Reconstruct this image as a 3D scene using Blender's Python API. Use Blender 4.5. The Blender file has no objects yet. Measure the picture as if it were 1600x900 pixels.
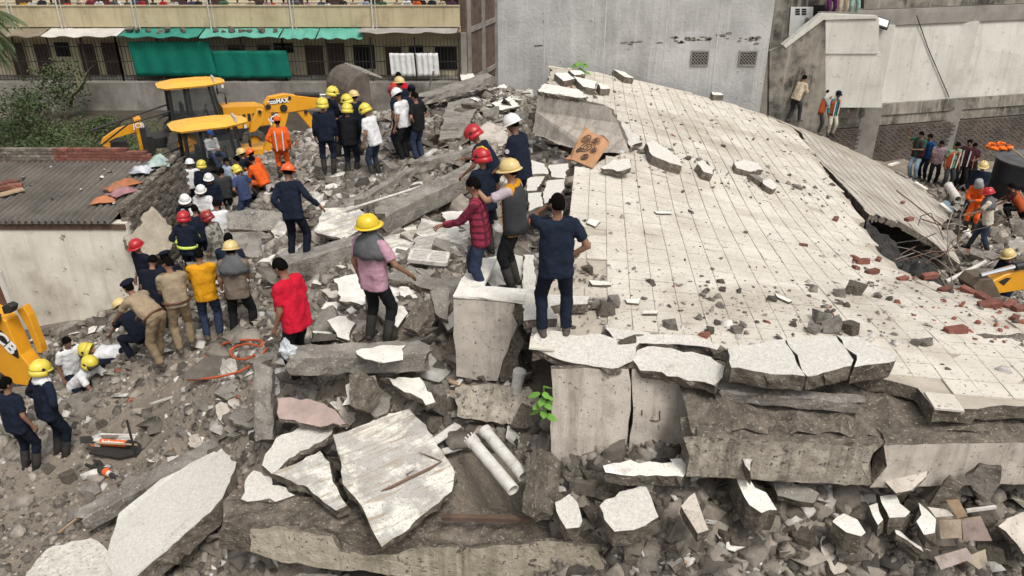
import bpy, bmesh, math, random
import numpy as np
from mathutils import Vector, Matrix, Euler, noise
random.seed(7); rng = np.random.default_rng(7)
R = math.radians
scene = bpy.context.scene
col = scene.collection

# ------------------------------------------------------------------ camera
FPX = 1200.0; PITCH = R(26.0); CAMZ = 10.0
cam = bpy.data.cameras.new('camera'); camo = bpy.data.objects.new('camera', cam); col.objects.link(camo)
cam.sensor_width = 36.0; cam.lens = 36.0 * FPX / 1600.0
cam.clip_start = 0.1; cam.clip_end = 2000
camo.location = (0, 0, CAMZ); camo.rotation_euler = (math.pi / 2 - PITCH, 0, 0)
scene.camera = camo
scene.render.resolution_x = 1024; scene.render.resolution_y = 576

# ------------------------------------------------------------------ sky and sun (bright overcast)
SUN_EL, SUN_AZ = R(58), R(150)
world = bpy.data.worlds.new('World'); scene.world = world; world.use_nodes = True
wn = world.node_tree.nodes; wl = world.node_tree.links
for n in list(wn): wn.remove(n)
sky = wn.new('ShaderNodeTexSky'); sky.sky_type = 'NISHITA'; sky.sun_disc = False
sky.sun_elevation = SUN_EL; sky.sun_rotation = SUN_AZ; sky.air_density = 1.0; sky.dust_density = 6.0; sky.ozone_density = 1.0
hs = wn.new('ShaderNodeHueSaturation'); hs.inputs['Saturation'].default_value = 0.22
bg = wn.new('ShaderNodeBackground'); bg.inputs['Strength'].default_value = 0.15
wo = wn.new('ShaderNodeOutputWorld')
wl.new(sky.outputs[0], hs.inputs['Color']); wl.new(hs.outputs[0], bg.inputs[0]); wl.new(bg.outputs[0], wo.inputs[0])
sl = bpy.data.lights.new('sun', 'SUN'); sl.energy = 1.5; sl.angle = R(12); sl.color = (1.0, 0.955, 0.88)
so = bpy.data.objects.new('sun', sl); col.objects.link(so)
sd = Vector((math.sin(SUN_AZ) * math.cos(SUN_EL), math.cos(SUN_AZ) * math.cos(SUN_EL), math.sin(SUN_EL)))
so.rotation_euler = sd.to_track_quat('Z', 'Y').to_euler(); so.location = (0, 0, 40)
vs = scene.view_settings; vs.view_transform = 'Standard'; vs.look = 'None'; vs.exposure = 0.15; vs.gamma = 1.0

# ------------------------------------------------------------------ pixel directions of the 1600x900 photograph
CF = Vector((0, math.cos(PITCH), -math.sin(PITCH))); CU = Vector((0, math.sin(PITCH), math.cos(PITCH))); CX = Vector((1, 0, 0))
CO = Vector((0, 0, CAMZ))
def ray(u, v): return CF + CX * ((u - 800) / FPX) + CU * ((450 - v) / FPX)
def PZ(u, v, z): d = ray(u, v); return CO + d * ((z - CAMZ) / d.z)
def PY(u, v, y): d = ray(u, v); return CO + d * (y / d.y)
def PT(u, v, t): return CO + ray(u, v) * t

# ------------------------------------------------------------------ materials
MATS = {}
def mk(name, c1, c2=None, scale=2.5, rough=0.88, bump=0.3, bscale=45.0, speck=None, stain=None, metal=0.0, spec=0.3, streak=None, contrast=(0.35, 0.65), bdist=0.02, coat=0.0, attr=None, rnd=0.0, world_co=False, sdir=(3.0, 3.0, 0.16), srot=0.0):
    """speck=(colour, scale, threshold); stain=(colour, scale, lo, hi); streak=(colour, amount) vertical run marks"""
    if name in MATS: return MATS[name]
    m = bpy.data.materials.new(name); m.use_nodes = True
    nt = m.node_tree; N = nt.nodes; L = nt.links
    b = N['Principled BSDF']; b.inputs['Roughness'].default_value = rough; b.inputs['Metallic'].default_value = metal
    b.inputs['Specular IOR Level'].default_value = spec
    if coat: b.inputs['Coat Weight'].default_value = coat
    tc = N.new('ShaderNodeTexCoord'); oi = N.new('ShaderNodeObjectInfo')
    if world_co:
        co = N.new('ShaderNodeNewGeometry').outputs['Position']
    else:
        mul = N.new('ShaderNodeMath'); mul.operation = 'MULTIPLY'; mul.inputs[1].default_value = 57.0; L.new(oi.outputs['Random'], mul.inputs[0])
        add = N.new('ShaderNodeVectorMath'); add.operation = 'ADD'; L.new(tc.outputs['Object'], add.inputs[0]); L.new(mul.outputs[0], add.inputs[1])
        co = add.outputs[0]
    def noise_tex(sc, det=8, rg=0.6, vec=None):
        n = N.new('ShaderNodeTexNoise'); n.inputs['Scale'].default_value = sc; n.inputs['Detail'].default_value = det; n.inputs['Roughness'].default_value = rg
        L.new(vec or co, n.inputs['Vector']); return n.outputs['Fac']
    def ramp(fac, lo, hi):
        r = N.new('ShaderNodeMapRange'); r.inputs['From Min'].default_value = lo; r.inputs['From Max'].default_value = hi; L.new(fac, r.inputs['Value']); return r.outputs[0]
    def mix(fac, a, bb, mode='MIX'):
        x = N.new('ShaderNodeMix'); x.data_type = 'RGBA'; x.blend_type = mode
        if isinstance(fac, float): x.inputs[0].default_value = fac
        else: L.new(fac, x.inputs[0])
        for i, q in ((6, a), (7, bb)):
            if isinstance(q, tuple): x.inputs[i].default_value = (*q, 1)
            else: L.new(q, x.inputs[i])
        return x.outputs[2]
    if attr:
        at = N.new('ShaderNodeAttribute'); at.attribute_name = attr; cur = at.outputs['Color']
        cur = mix(ramp(noise_tex(scale), *contrast), cur, mix(1.0, cur, c2 or c1, 'MULTIPLY'))
    else:
        cur = mix(ramp(noise_tex(scale), *contrast), c1, c2 or tuple(x * 0.75 for x in c1))
    if stain:
        cur = mix(ramp(noise_tex(stain[1], 10, 0.68), stain[2], stain[3]), cur, stain[0])
    if streak:
        mp = N.new('ShaderNodeMapping'); mp.vector_type = 'TEXTURE' if srot else 'POINT'; mp.inputs['Scale'].default_value = tuple(1 / x for x in sdir) if srot else sdir; mp.inputs['Rotation'].default_value = (0, 0, srot); L.new(co, mp.inputs['Vector'])
        cur = mix(ramp(noise_tex(1.6, 9, 0.7, mp.outputs[0]), 0.50, 0.50 + streak[1]), cur, streak[0])
    if speck:
        cur = mix(ramp(noise_tex(speck[1], 3, 0.7), speck[2], speck[2] + 0.06), cur, speck[0])
    if rnd:
        mr = N.new('ShaderNodeMapRange'); mr.inputs['To Min'].default_value = 1 - rnd; mr.inputs['To Max'].default_value = 1 + rnd; L.new(oi.outputs['Random'], mr.inputs['Value'])
        hv = N.new('ShaderNodeHueSaturation'); L.new(mr.outputs[0], hv.inputs['Value']); L.new(cur, hv.inputs['Color']); cur = hv.outputs[0]
    L.new(cur, b.inputs['Base Color'])
    if bump:
        bn = N.new('ShaderNodeBump'); bn.inputs['Strength'].default_value = bump; bn.inputs['Distance'].default_value = bdist
        L.new(noise_tex(bscale, 6, 0.65), bn.inputs['Height']); L.new(bn.outputs[0], b.inputs['Normal'])
    MATS[name] = m; return m

M_CONC = mk('concrete_grey', (0.30, 0.275, 0.24), (0.18, 0.162, 0.14), scale=4, bump=0.9, bscale=20, speck=((0.46, 0.44, 0.40), 30, 0.60), stain=((0.10, 0.088, 0.075), 2.2, 0.50, 0.68), bdist=.04)
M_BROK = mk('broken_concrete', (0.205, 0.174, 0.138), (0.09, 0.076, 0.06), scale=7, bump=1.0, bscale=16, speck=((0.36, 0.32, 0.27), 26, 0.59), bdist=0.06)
M_WHITE = mk('white_plaster', (0.80, 0.77, 0.71), (0.64, 0.605, 0.54), scale=5, bump=0.6, bscale=34, speck=((0.24, 0.21, 0.18), 44, 0.615), stain=((0.33, 0.29, 0.235), 3.2, 0.57, 0.76), bdist=.03)
M_CHINA = mk('mosaic_chip_floor', (0.83, 0.80, 0.735), (0.66, 0.62, 0.55), scale=26, bump=1.0, bscale=60, speck=((0.25, 0.22, 0.185), 62, 0.625), stain=((0.36, 0.315, 0.255), 2.2, 0.60, 0.80), bdist=.035)
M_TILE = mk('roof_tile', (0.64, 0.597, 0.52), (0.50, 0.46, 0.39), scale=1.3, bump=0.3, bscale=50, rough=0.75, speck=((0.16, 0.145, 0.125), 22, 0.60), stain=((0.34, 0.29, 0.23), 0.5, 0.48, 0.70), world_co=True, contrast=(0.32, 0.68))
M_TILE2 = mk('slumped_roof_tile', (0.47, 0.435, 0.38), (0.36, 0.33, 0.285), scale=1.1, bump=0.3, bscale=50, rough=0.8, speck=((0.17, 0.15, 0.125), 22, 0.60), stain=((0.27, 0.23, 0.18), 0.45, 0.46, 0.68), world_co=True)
M_JOINT = mk('tile_bed', (0.45, 0.40, 0.33), (0.34, 0.30, 0.245), scale=4, bump=0.6, bscale=30)
M_BEIGE = mk('weathered_beige_paint', (0.44, 0.395, 0.325), (0.25, 0.22, 0.175), scale=9, bump=0.7, bscale=26, speck=((0.09, 0.08, 0.068), 16, 0.575), stain=((0.13, 0.113, 0.092), 1.9, 0.50, 0.68), streak=((0.14, 0.12, 0.098), 0.18), bdist=.03)
M_PANEL = mk('parapet_face', (0.55, 0.50, 0.435), (0.42, 0.375, 0.32), scale=4, bump=0.45, bscale=40, speck=((0.15, 0.125, 0.10), 20, 0.615), stain=((0.25, 0.215, 0.175), 1.5, 0.52, 0.74), streak=((0.19, 0.16, 0.128), 0.26))
M_GREYSLAB = mk('grey_white_slab', (0.46, 0.445, 0.415), (0.34, 0.325, 0.30), scale=1.4, bump=0.7, bscale=28, speck=((0.20, 0.175, 0.145), 40, 0.595), stain=((0.70, 0.67, 0.60), 2.4, 0.47, 0.58), streak=((0.33, 0.28, 0.21), 0.13), sdir=(.8, 9, 9), srot=.55)
M_DUST = mk('dusty_ground', (0.285, 0.242, 0.192), (0.18, 0.152, 0.12), scale=0.9, bump=1.0, bscale=14, speck=((0.36, 0.325, 0.28), 26, 0.61), stain=((0.095, 0.082, 0.066), 0.5, 0.52, 0.72), bdist=0.06, world_co=True)
M_ROCK = mk('rubble_stone', (1, 1, 1), (0.62, 0.60, 0.58), scale=7, bump=0.7, bscale=35, attr='tint')
M_BRICK = mk('red_brick', (0.215, 0.082, 0.058), (0.14, 0.055, 0.04), scale=12, bump=0.6, bscale=40, stain=((0.25, 0.19, 0.155), 8, 0.55, 0.75), rnd=0.3)
M_GBRICK = mk('grey_brick', (0.205, 0.176, 0.144), (0.10, 0.086, 0.07), scale=12, bump=0.8, bscale=34, stain=((0.40, 0.365, 0.315), 7, 0.56, 0.74), rnd=0.35)
M_PVC = mk('white_pipe', (0.62, 0.60, 0.56), (0.50, 0.475, 0.43), scale=6, rough=0.5, bump=0.08, stain=((0.28, 0.24, 0.20), 7, 0.52, 0.72))
M_WOOD = mk('wood', (0.40, 0.29, 0.18), (0.27, 0.19, 0.12), scale=8, bump=0.3, bscale=40)
M_DKWOOD = mk('dark_wood', (0.13, 0.085, 0.06), (0.075, 0.05, 0.035), scale=8, bump=0.3, bscale=40)
M_STEEL = mk('dark_steel', (0.055, 0.052, 0.05), (0.035, 0.033, 0.03), rough=0.6, metal=0.4, bump=0.1)
M_RUST = mk('rusty_bar', (0.16, 0.10, 0.07), (0.10, 0.065, 0.05), rough=0.8, bump=0.3)
M_BLACK = mk('black_rubber', (0.022, 0.021, 0.02), (0.04, 0.037, 0.034), rough=0.75, bump=0.2)
M_CHROME = mk('chrome_rod', (0.75, 0.75, 0.75), (0.7, 0.7, 0.7), rough=0.2, metal=1.0, bump=0)
M_YEL = mk('machine_yellow', (0.72, 0.33, 0.016), (0.62, 0.27, 0.014), scale=2, rough=0.45, bump=0.05, stain=((0.30, 0.20, 0.09), 3, 0.60, 0.85), spec=0.5)
M_ROOFY = mk('cab_roof_yellow', (0.80, 0.42, 0.06), (0.74, 0.36, 0.04), scale=2, rough=0.45, bump=0.05, stain=((0.62, 0.42, 0.20), 2, 0.55, 0.85), spec=0.5)

# ------------------------------------------------------------------ mesh helpers
def finish(name, verts, faces, mats, parent=None, mi=None, smooth=False, center=True, base=False):
    me = bpy.data.meshes.new(name)
    V = np.array([tuple(v) for v in verts], dtype=float)
    c = np.zeros(3)
    if center and parent is None:
        c = V.mean(axis=0)
        if base: c[2] = V[:, 2].min()
        V = V - c
    me.from_pydata(V.tolist(), [], [tuple(f) for f in faces])
    for m in (mats if isinstance(mats, (list, tuple)) else [mats]): me.materials.append(m)
    if mi is not None: me.polygons.foreach_set('material_index', mi)
    if smooth: me.polygons.foreach_set('use_smooth', [True] * len(me.polygons))
    me.update()
    o = bpy.data.objects.new(name, me); col.objects.link(o); o.location = c
    if parent is not None: o.parent = parent
    return o
class MB:
    def __init__(s): s.v = []; s.f = []; s.m = []
    def add(s, vs, fs, mi=0):
        o = len(s.v); s.v += [Vector(v) for v in vs]; s.f += [tuple(i + o for i in f) for f in fs]; s.m += [mi] * len(fs); return s
    def box(s, x0, x1, y0, y1, z0, z1, mi=0, M=None):
        vs = [Vector((x, y, z)) for z in (z0, z1) for y in (y0, y1) for x in (x0, x1)]
        if M is not None: vs = [M @ v for v in vs]
        return s.add(vs, [(0, 2, 3, 1), (4, 5, 7, 6), (0, 1, 5, 4), (2, 6, 7, 3), (0, 4, 6, 2), (1, 3, 7, 5)], mi)
    def bar(s, p, q, w, h, mi=0, up=Vector((0, 0, 1))):
        p = Vector(p); q = Vector(q); d = (q - p).normalized()
        sx = d.cross(up)
        sx = sx.normalized() if sx.length > 1e-4 else Vector((1, 0, 0))
        sz = sx.cross(d)
        vs = [e + sx * (a * w / 2) + sz * (b * h / 2) for e in (p, q) for a, b in ((-1, -1), (1, -1), (1, 1), (-1, 1))]
        return s.add(vs, [(0, 1, 2, 3), (7, 6, 5, 4), (0, 4, 5, 1), (1, 5, 6, 2), (2, 6, 7, 3), (3, 7, 4, 0)], mi)
    def tube(s, pts, r, n=8, mi=0, cap=True, inner=None):
        pts = [Vector(p) for p in pts]; rs = r if isinstance(r, (list, tuple)) else [r] * len(pts)
        rings = []; prev = None
        for i, p in enumerate(pts):
            d = (pts[min(i + 1, len(pts) - 1)] - pts[max(i - 1, 0)]).normalized()
            if prev is None:
                a = d.orthogonal().normalized()
            else:
                a = (prev - d * prev.dot(d))
                a = a.normalized() if a.length > 1e-5 else d.orthogonal().normalized()
            prev = a; b = d.cross(a)
            rings.append([p + (a * math.cos(t) + b * math.sin(t)) * rs[i] for t in [2 * math.pi * k / n for k in range(n)]])
        vs = [v for r_ in rings for v in r_]; fs = []
        for i in range(len(pts) - 1):
            for k in range(n): fs.append((i * n + k, i * n + (k + 1) % n, (i + 1) * n + (k + 1) % n, (i + 1) * n + k))
        if cap: fs.append(tuple(range(n))[::-1]); fs.append(tuple((len(pts) - 1) * n + k for k in range(n)))
        return s.add(vs, fs, mi)
    def lathe(s, prof, n=16, mi=0, M=None, sx=1, sy=1):
        vs = []; fs = []
        for (r, z) in prof:
            for k in range(n):
                t = 2 * math.pi * k / n; v = Vector((r * math.cos(t) * sx, r * math.sin(t) * sy, z)); vs.append(M @ v if M is not None else v)
        for i in range(len(prof) - 1):
            for k in range(n): fs.append((i * n + k, i * n + (k + 1) % n, (i + 1) * n + (k + 1) % n, (i + 1) * n + k))
        return s.add(vs, fs, mi)
    def prism(s, poly, axis_off, mi=0):
        """poly: closed outline of Vectors; extruded by axis_off"""
        n = len(poly); vs = [Vector(p) for p in poly] + [Vector(p) + axis_off for p in poly]
        fs = [tuple(range(n))[::-1], tuple(range(n, 2 * n))] + [(i, (i + 1) % n, n + (i + 1) % n, n + i) for i in range(n)]
        return s.add(vs, fs, mi)
    def build(s, name, mats, parent=None, smooth=False, base=False):
        return finish(name, s.v, s.f, mats, parent, s.m, smooth, True, base)
def tag(o, label=None, cat=None, group=None, kind=None):
    if label: o['label'] = label
    if cat: o['category'] = cat
    if group: o['group'] = group
    if kind: o['kind'] = kind
    return o
def empty(name, loc, rz=0.0):
    o = bpy.data.objects.new(name, None); o.empty_display_size = 0.1; col.objects.link(o); o.location = loc; o.rotation_euler = (0, 0, rz); return o
def copy_tree(o, parent=None):
    c = o.copy(); col.objects.link(c); c.parent = parent
    for ch in list(o.children): copy_tree(ch, c)
    return c
def jag_outline(pts, step, amp, seed):
    """subdivide a closed 3-D outline and roughen it"""
    rnd = random.Random(seed); out = []
    n = len(pts); nrm = newell(pts)
    for i in range(n):
        a, b = pts[i], pts[(i + 1) % n]; d = b - a; L = d.length
        k = max(1, min(16, int(L / step))); side = d.cross(nrm).normalized() if L > 1e-6 else Vector()
        w = 0.0
        for j in range(k):
            t = j / k
            if j: t += rnd.uniform(-0.3, 0.3) / k
            w = 0.5 * w + rnd.gauss(0, amp) if j else rnd.gauss(0, amp * 0.4)
            out.append(a + d * t + side * w)
    return out
def newell(pts):
    n = Vector()
    for i in range(len(pts)):
        a, b = pts[i], pts[(i + 1) % len(pts)]
        n += Vector(((a.y - b.y) * (a.z + b.z), (a.z - b.z) * (a.x + b.x), (a.x - b.x) * (a.y + b.y)))
    return n.normalized()
SEED = [100]
def slab(name, pts, thick, mats, label=None, cat=None, group=None, step=0.085, amp=0.022, parent=None, down=None):
    """a broken plate: pts is the upper face (world), thickness goes against its normal; two materials: face, broken edge"""
    SEED[0] += 1; rnd = random.Random(SEED[0])
    pts = [Vector(p) for p in pts]
    n = newell(pts)
    if n.dot(CO - pts[0]) < 0: pts = pts[::-1]; n = -n
    out = jag_outline(pts, step, amp, SEED[0]); k = len(out)
    dn = (down or -n) * thick
    mid = [p + dn * 0.5 + Vector((rnd.gauss(0, 1), rnd.gauss(0, 1), rnd.gauss(0, 1))) * min(amp, thick * .2) for p in out]
    cen = sum(out, Vector()) / k
    bot = [p + dn + (cen - p) * rnd.uniform(-0.02, 0.05) for p in out]
    top2 = [p + n * rnd.uniform(-0.004, 0.004) for p in out]
    V = top2 + mid + bot; F = [tuple(range(k)), tuple(range(2 * k, 3 * k))[::-1]]; mi = [0, 1]
    for r in (0, 1):
        for i in range(k):
            j = (i + 1) % k; F.append((r * k + i, (r + 1) * k + i, (r + 1) * k + j, r * k + j)); mi.append(1)
    o = finish(name, V, F, mats, parent, mi)
    bm = bmesh.new(); bm.from_mesh(o.data); bmesh.ops.recalc_face_normals(bm, faces=bm.faces); bmesh.ops.triangulate(bm, faces=[f for f in bm.faces if len(f.verts) > 4], ngon_method='EAR_CLIP'); bm.to_mesh(o.data); bm.free()
    return tag(o, label, cat, group)
def beam(name, p0, p1, w, h, mat, label=None, cat='beam', group=None, seg=14, amp=0.007, roll=0.0, parent=None, rough_end=0.05, dark_top=False):
    """broken concrete beam between the centres of its ends: rounded, chipped section"""
    SEED[0] += 1; rnd = random.Random(SEED[0])
    p0 = Vector(p0); p1 = Vector(p1); d = (p1 - p0).normalized(); sx = d.cross(Vector((0, 0, 1)))
    sx = sx.normalized() if sx.length > 1e-3 else Vector((1, 0, 0)); sz = sx.cross(d)
    if roll: q = Matrix.Rotation(roll, 3, d); sx = q @ sx; sz = q @ sz
    c = 0.08 * min(w, h)
    prof = []
    for (a, b, ca, cb) in ((-1, -1, 1, 0), (-1, -1, 0, 1)): pass
    hw, hh = w / 2, h / 2
    prof = [(-hw + c, -hh), (0, -hh), (hw - c, -hh), (hw, -hh + c), (hw, 0), (hw, hh - c), (hw - c, hh), (0, hh), (-hw + c, hh), (-hw, hh - c), (-hw, 0), (-hw, -hh + c)]
    n = len(prof); V = []; F = []
    for i in range(seg + 1):
        t = i / seg; e = p0.lerp(p1, t)
        for (a, b) in prof:
            off = Vector((rnd.gauss(0, amp), rnd.gauss(0, amp), rnd.gauss(0, amp)))
            if i in (0, seg): off += d * rnd.gauss(0, rough_end)
            if rnd.random() < 0.04: off -= (sx * a + sz * b) * 0.15
            V.append(e + sx * a + sz * b + off)
    for i in range(seg):
        for k in range(n): F.append((i * n + k, i * n + (k + 1) % n, (i + 1) * n + (k + 1) % n, (i + 1) * n + k))
    mi = [1 if dark_top and (f_ % n) in (5, 6, 7, 8) else 0 for f_ in range(len(F))]
    e0 = len(V); V.append(p0 - d * 0.01); V.append(p1 + d * 0.01)
    for k in range(n): F.append((e0, (k + 1) % n, k)); F.append((e0 + 1, seg * n + k, seg * n + (k + 1) % n)); mi += [1, 1]
    ms = list(mat) if isinstance(mat, (list, tuple)) else [mat, M_BROK]
    return tag(finish(name, V, F, ms, parent, mi), label, cat if parent is None else None, group)
def uvz(*pts): return [PZ(*p) for p in pts]

# ------------------------------------------------------------------ terrain: heights where people and pieces stand
TC = [  # (u, v, z) seen ground points
 (45,735,1.95),(95,712,1.95),(0,900,2.1),(0,780,1.9),(120,860,2.3),(170,650,2.15),(60,620,1.5),(20,560,1.3),(130,600,1.45),(190,560,2.3),(60,510,1.45),(180,500,1.9),(240,575,2.75),
 (290,548,3.0),(335,530,3.1),(380,527,3.2),(230,700,2.35),(300,640,2.9),(260,760,2.35),(330,700,2.9),(380,620,3.55),(420,580,4.0),(340,580,3.2),(460,600,4.2),(250,450,2.3),(200,430,2.0),(300,400,2.4),(350,420,2.8),
 (475,405,4.0),(430,440,3.9),(520,430,4.3),(560,520,4.75),(600,535,4.85),(660,500,4.85),(700,430,4.75),(650,390,4.6),(560,400,4.4),(500,360,4.1),(400,400,3.2),(680,560,4.55),(560,600,4.3),(640,620,4.2),(700,620,4.3),
 (440,278,3.05),(515,270,4.2),(550,274,4.1),(585,278,4.2),(630,252,4.4),(650,252,4.4),(600,310,4.3),(700,260,4.6),(720,330,4.6),(740,200,4.7),(690,190,4.6),(760,170,4.8),(800,150,4.9),(740,135,4.7),(640,190,4.1),(420,320,2.7),(460,300,3.1),(380,330,2.2),(350,330,1.9),
 (430,215,2.3),(470,210,2.8),(300,300,1.2),(780,400,4.9),(780,300,5.0),(800,240,5.0),(760,450,4.85),
 (380,760,3.0),(450,760,3.3),(560,780,3.4),(700,780,3.6),(820,770,3.9),(450,660,3.7),(560,640,3.95),(760,690,4.1),(800,640,4.3),(350,840,2.5),(260,880,2.25),(420,880,2.55),(600,895,2.75),(800,895,2.95),(950,870,3.45),
 (870,760,4.2),(950,760,4.2),(1050,760,4.2),(1150,740,4.25),(1250,760,4.25),(1350,780,4.2),(1450,800,4.15),(1550,800,4.1),(1600,860,3.9),(1300,880,3.8),(1100,880,3.7),(1450,880,3.85),(1000,820,4.0),(1200,820,4.0),
 (1430,400,1.1),(1500,425,1.7),(1540,392,2.0),(1515,340,1.8),(1470,292,1.7),(1425,280,1.7),(1580,350,1.8),(1600,420,2.1),(1560,470,2.3),(1480,435,1.9),(1400,395,1.2),(1240,195,2.5),(1290,215,2.1),(1600,320,1.7),(1560,280,1.6),(1500,270,1.6)]
TW = [(-3, 34, 1.5), (-8, 34, 0.4), (-14, 30, 0.2), (-20, 30, -0.6), (-12, 38, -0.8), (-25, 40, -1), (-4, 42, -0.8), (0, 40, -0.5), (-30, 20, -0.5), (-18, 18, 0.3), (-13, 20, 0.6), (-22, 8, 1.0), (-12, 6, 1.8), (-12, 12, 1.2), (-14, 14, 1.2),
      (3, 10, 4.4), (5, 10, 4.3), (2, 14, 4.2), (4, 14, 3.6), (6, 14, 2.6), (2, 20, 4.0), (4, 20, 3.2), (7, 20, 2.2), (2, 24, 4.2), (5, 24, 3.2), (8, 24, 2.2), (9, 20, 1.5), (11, 22, 1.0), (8, 17, 1.8), (6, 12, 3.4), (7.5, 12, 2.6), (9, 12, 2.2), (3, 7.6, 4.5), (5.5, 7.6, 4.4), (8, 8, 4.0), (10, 8, 3.0), (12, 12, 2.0), (16, 16, 1.5), (18, 22, 1.3), (16, 28, 1.2), (12, 29, 1.2), (8, 30, 1), (22, 12, 1), (14, 6, 2),
      (-4, 4, 2.0), (0, 4, 2.6), (4, 4, 3.2), (8, 5, 3.4), (-8, 4, 2.0), (20, 40, 0), (30, 20, 0.5), (25, 30, 0.5), (1, 30, 3.0), (-1.5, 29, 3.8), (-2, 27, 4.2)]
TP = np.array([tuple(PZ(*p)) for p in TC] + TW)
def _kern(r): return np.sqrt(r * r + 0.35 ** 2)
_A = _kern(np.linalg.norm(TP[:, None, :2] - TP[None, :, :2], axis=2)) - 0.02 * 0
_n = len(TP); _K = np.zeros((_n + 1, _n + 1)); _K[:_n, :_n] = _A + np.eye(_n) * (-0.25); _K[:_n, _n] = 1; _K[_n, :_n] = 1
_W = np.linalg.solve(_K, np.append(TP[:, 2], 0))
def vnoise(x, y, s, seed):
    """cheap lattice value noise, vectorised"""
    x = np.asarray(x) * s + seed * 17.3; y = np.asarray(y) * s + seed * 9.1
    xi = np.floor(x).astype(np.int64); yi = np.floor(y).astype(np.int64); fx = x - xi; fy = y - yi
    fx = fx * fx * (3 - 2 * fx); fy = fy * fy * (3 - 2 * fy)
    def h(a, b): q = (a * 374761393 + b * 668265263 + seed * 144665) & 0x7fffffff; q = ((q ^ (q >> 13)) * 1274126177) & 0x7fffffff; return ((q ^ (q >> 16)) & 0xffff) / 65535.0
    return (h(xi, yi) * (1 - fx) + h(xi + 1, yi) * fx) * (1 - fy) + (h(xi, yi + 1) * (1 - fx) + h(xi + 1, yi + 1) * fx) * fy - 0.5
def TZ0(x, y):
    x = np.atleast_1d(np.asarray(x, float)); y = np.atleast_1d(np.asarray(y, float)); out = np.empty(len(x))
    for i in range(0, len(x), 4000):
        r = np.hypot(x[i:i + 4000, None] - TP[None, :, 0], y[i:i + 4000, None] - TP[None, :, 1]); out[i:i + 4000] = _kern(r) @ _W[:_n] + _W[_n]
    return out
def TZ(x, y):
    z = TZ0(x, y); x = np.atleast_1d(np.asarray(x, float)); y = np.atleast_1d(np.asarray(y, float))
    n = 0.16 * vnoise(x, y, 1.1, 1) + 0.11 * vnoise(x, y, 2.7, 2) + 0.06 * vnoise(x, y, 6.0, 3)
    edge = np.clip(np.minimum(np.minimum(x + 27, 27 - x), np.minimum(y - 2, 43 - y)) / 4.0, 0, 1)
    return np.maximum(z + n, -1.3) * edge + (-1.3) * (1 - edge)
def tz(x, y): return float(TZ(x, y)[0])
GX = np.concatenate([np.arange(-27, -12, 0.4), np.arange(-12, 14, 0.17), np.arange(14, 27.1, 0.4)]); GY = np.concatenate([np.arange(2, 5, 0.3), np.arange(5, 30, 0.17), np.arange(30, 43.2, 0.4)])
XX, YY = np.meshgrid(GX, GY); ZZ = TZ(XX.ravel(), YY.ravel())
nx, ny = len(GX), len(GY)
ii = np.arange(nx * ny).reshape(ny, nx)
q = np.stack([ii[:-1, :-1], ii[:-1, 1:], ii[1:, 1:], ii[1:, :-1]], axis=-1).reshape(-1, 4)
def mesh_np(name, V, Fq, mats, smooth=False):
    me = bpy.data.meshes.new(name); me.vertices.add(len(V)); me.vertices.foreach_set('co', V.astype(np.float32).ravel())
    k = Fq.shape[1]; me.loops.add(Fq.size); me.loops.foreach_set('vertex_index', Fq.astype(np.int32).ravel())
    me.polygons.add(len(Fq)); me.polygons.foreach_set('loop_start', np.arange(0, Fq.size, k, dtype=np.int32))
    if smooth: me.polygons.foreach_set('use_smooth', np.ones(len(Fq), bool))
    for m in mats: me.materials.append(m)
    me.update(calc_edges=True); me.validate(); return me
me = mesh_np('rubble_mound', np.stack([XX.ravel(), YY.ravel(), ZZ], 1), q, [M_DUST], True)
o = bpy.data.objects.new('rubble_mound', me); col.objects.link(o); tag(o, 'dusty grey-brown heap of pulverised concrete under the collapsed building', None, None, 'structure')
M_GROUND = mk('bare_ground', (0.16, 0.135, 0.105), (0.10, 0.088, 0.07), scale=0.3, bump=0.6, bscale=6)
o = MB().add([(-400, -300, -1.15), (400, -300, -1.15), (400, 600, -1.15), (-400, 600, -1.15)], [(0, 1, 2, 3)]).build('ground', [M_GROUND]); tag(o, 'flat bare earth around the collapse site', None, None, 'structure')

# dark garden soil behind the shed, laid over the heap's skirt
sx_ = np.arange(-27, -9.5, .5); sy_ = np.arange(19.6, 48.2, .5); SXX, SYY = np.meshgrid(sx_, sy_); SZ = np.where(SYY.ravel() < 42.5, TZ(SXX.ravel(), np.minimum(SYY.ravel(), 42.9)), -1.15) + .06
ii = np.arange(SXX.size).reshape(SXX.shape); sq = np.stack([ii[:-1, :-1], ii[:-1, 1:], ii[1:, 1:], ii[1:, :-1]], -1).reshape(-1, 4)
keep = (SXX[:-1, :-1].ravel() + (SYY[:-1, :-1].ravel() - 20) * -.12 < -13.2 + 1.2 * vnoise(SXX[:-1, :-1].ravel(), SYY[:-1, :-1].ravel(), .3, 5))
o = bpy.data.objects.new('soil', mesh_np('soil', np.stack([SXX.ravel(), SYY.ravel(), SZ], 1), sq[keep], [mk('dark_soil', (.075, .062, .045), (.045, .038, .028), scale=1.5, bump=.8, bscale=8, bdist=.06)], True)); col.objects.link(o); tag(o, 'dark overgrown garden soil behind the shed', None, None, 'structure')
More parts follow.
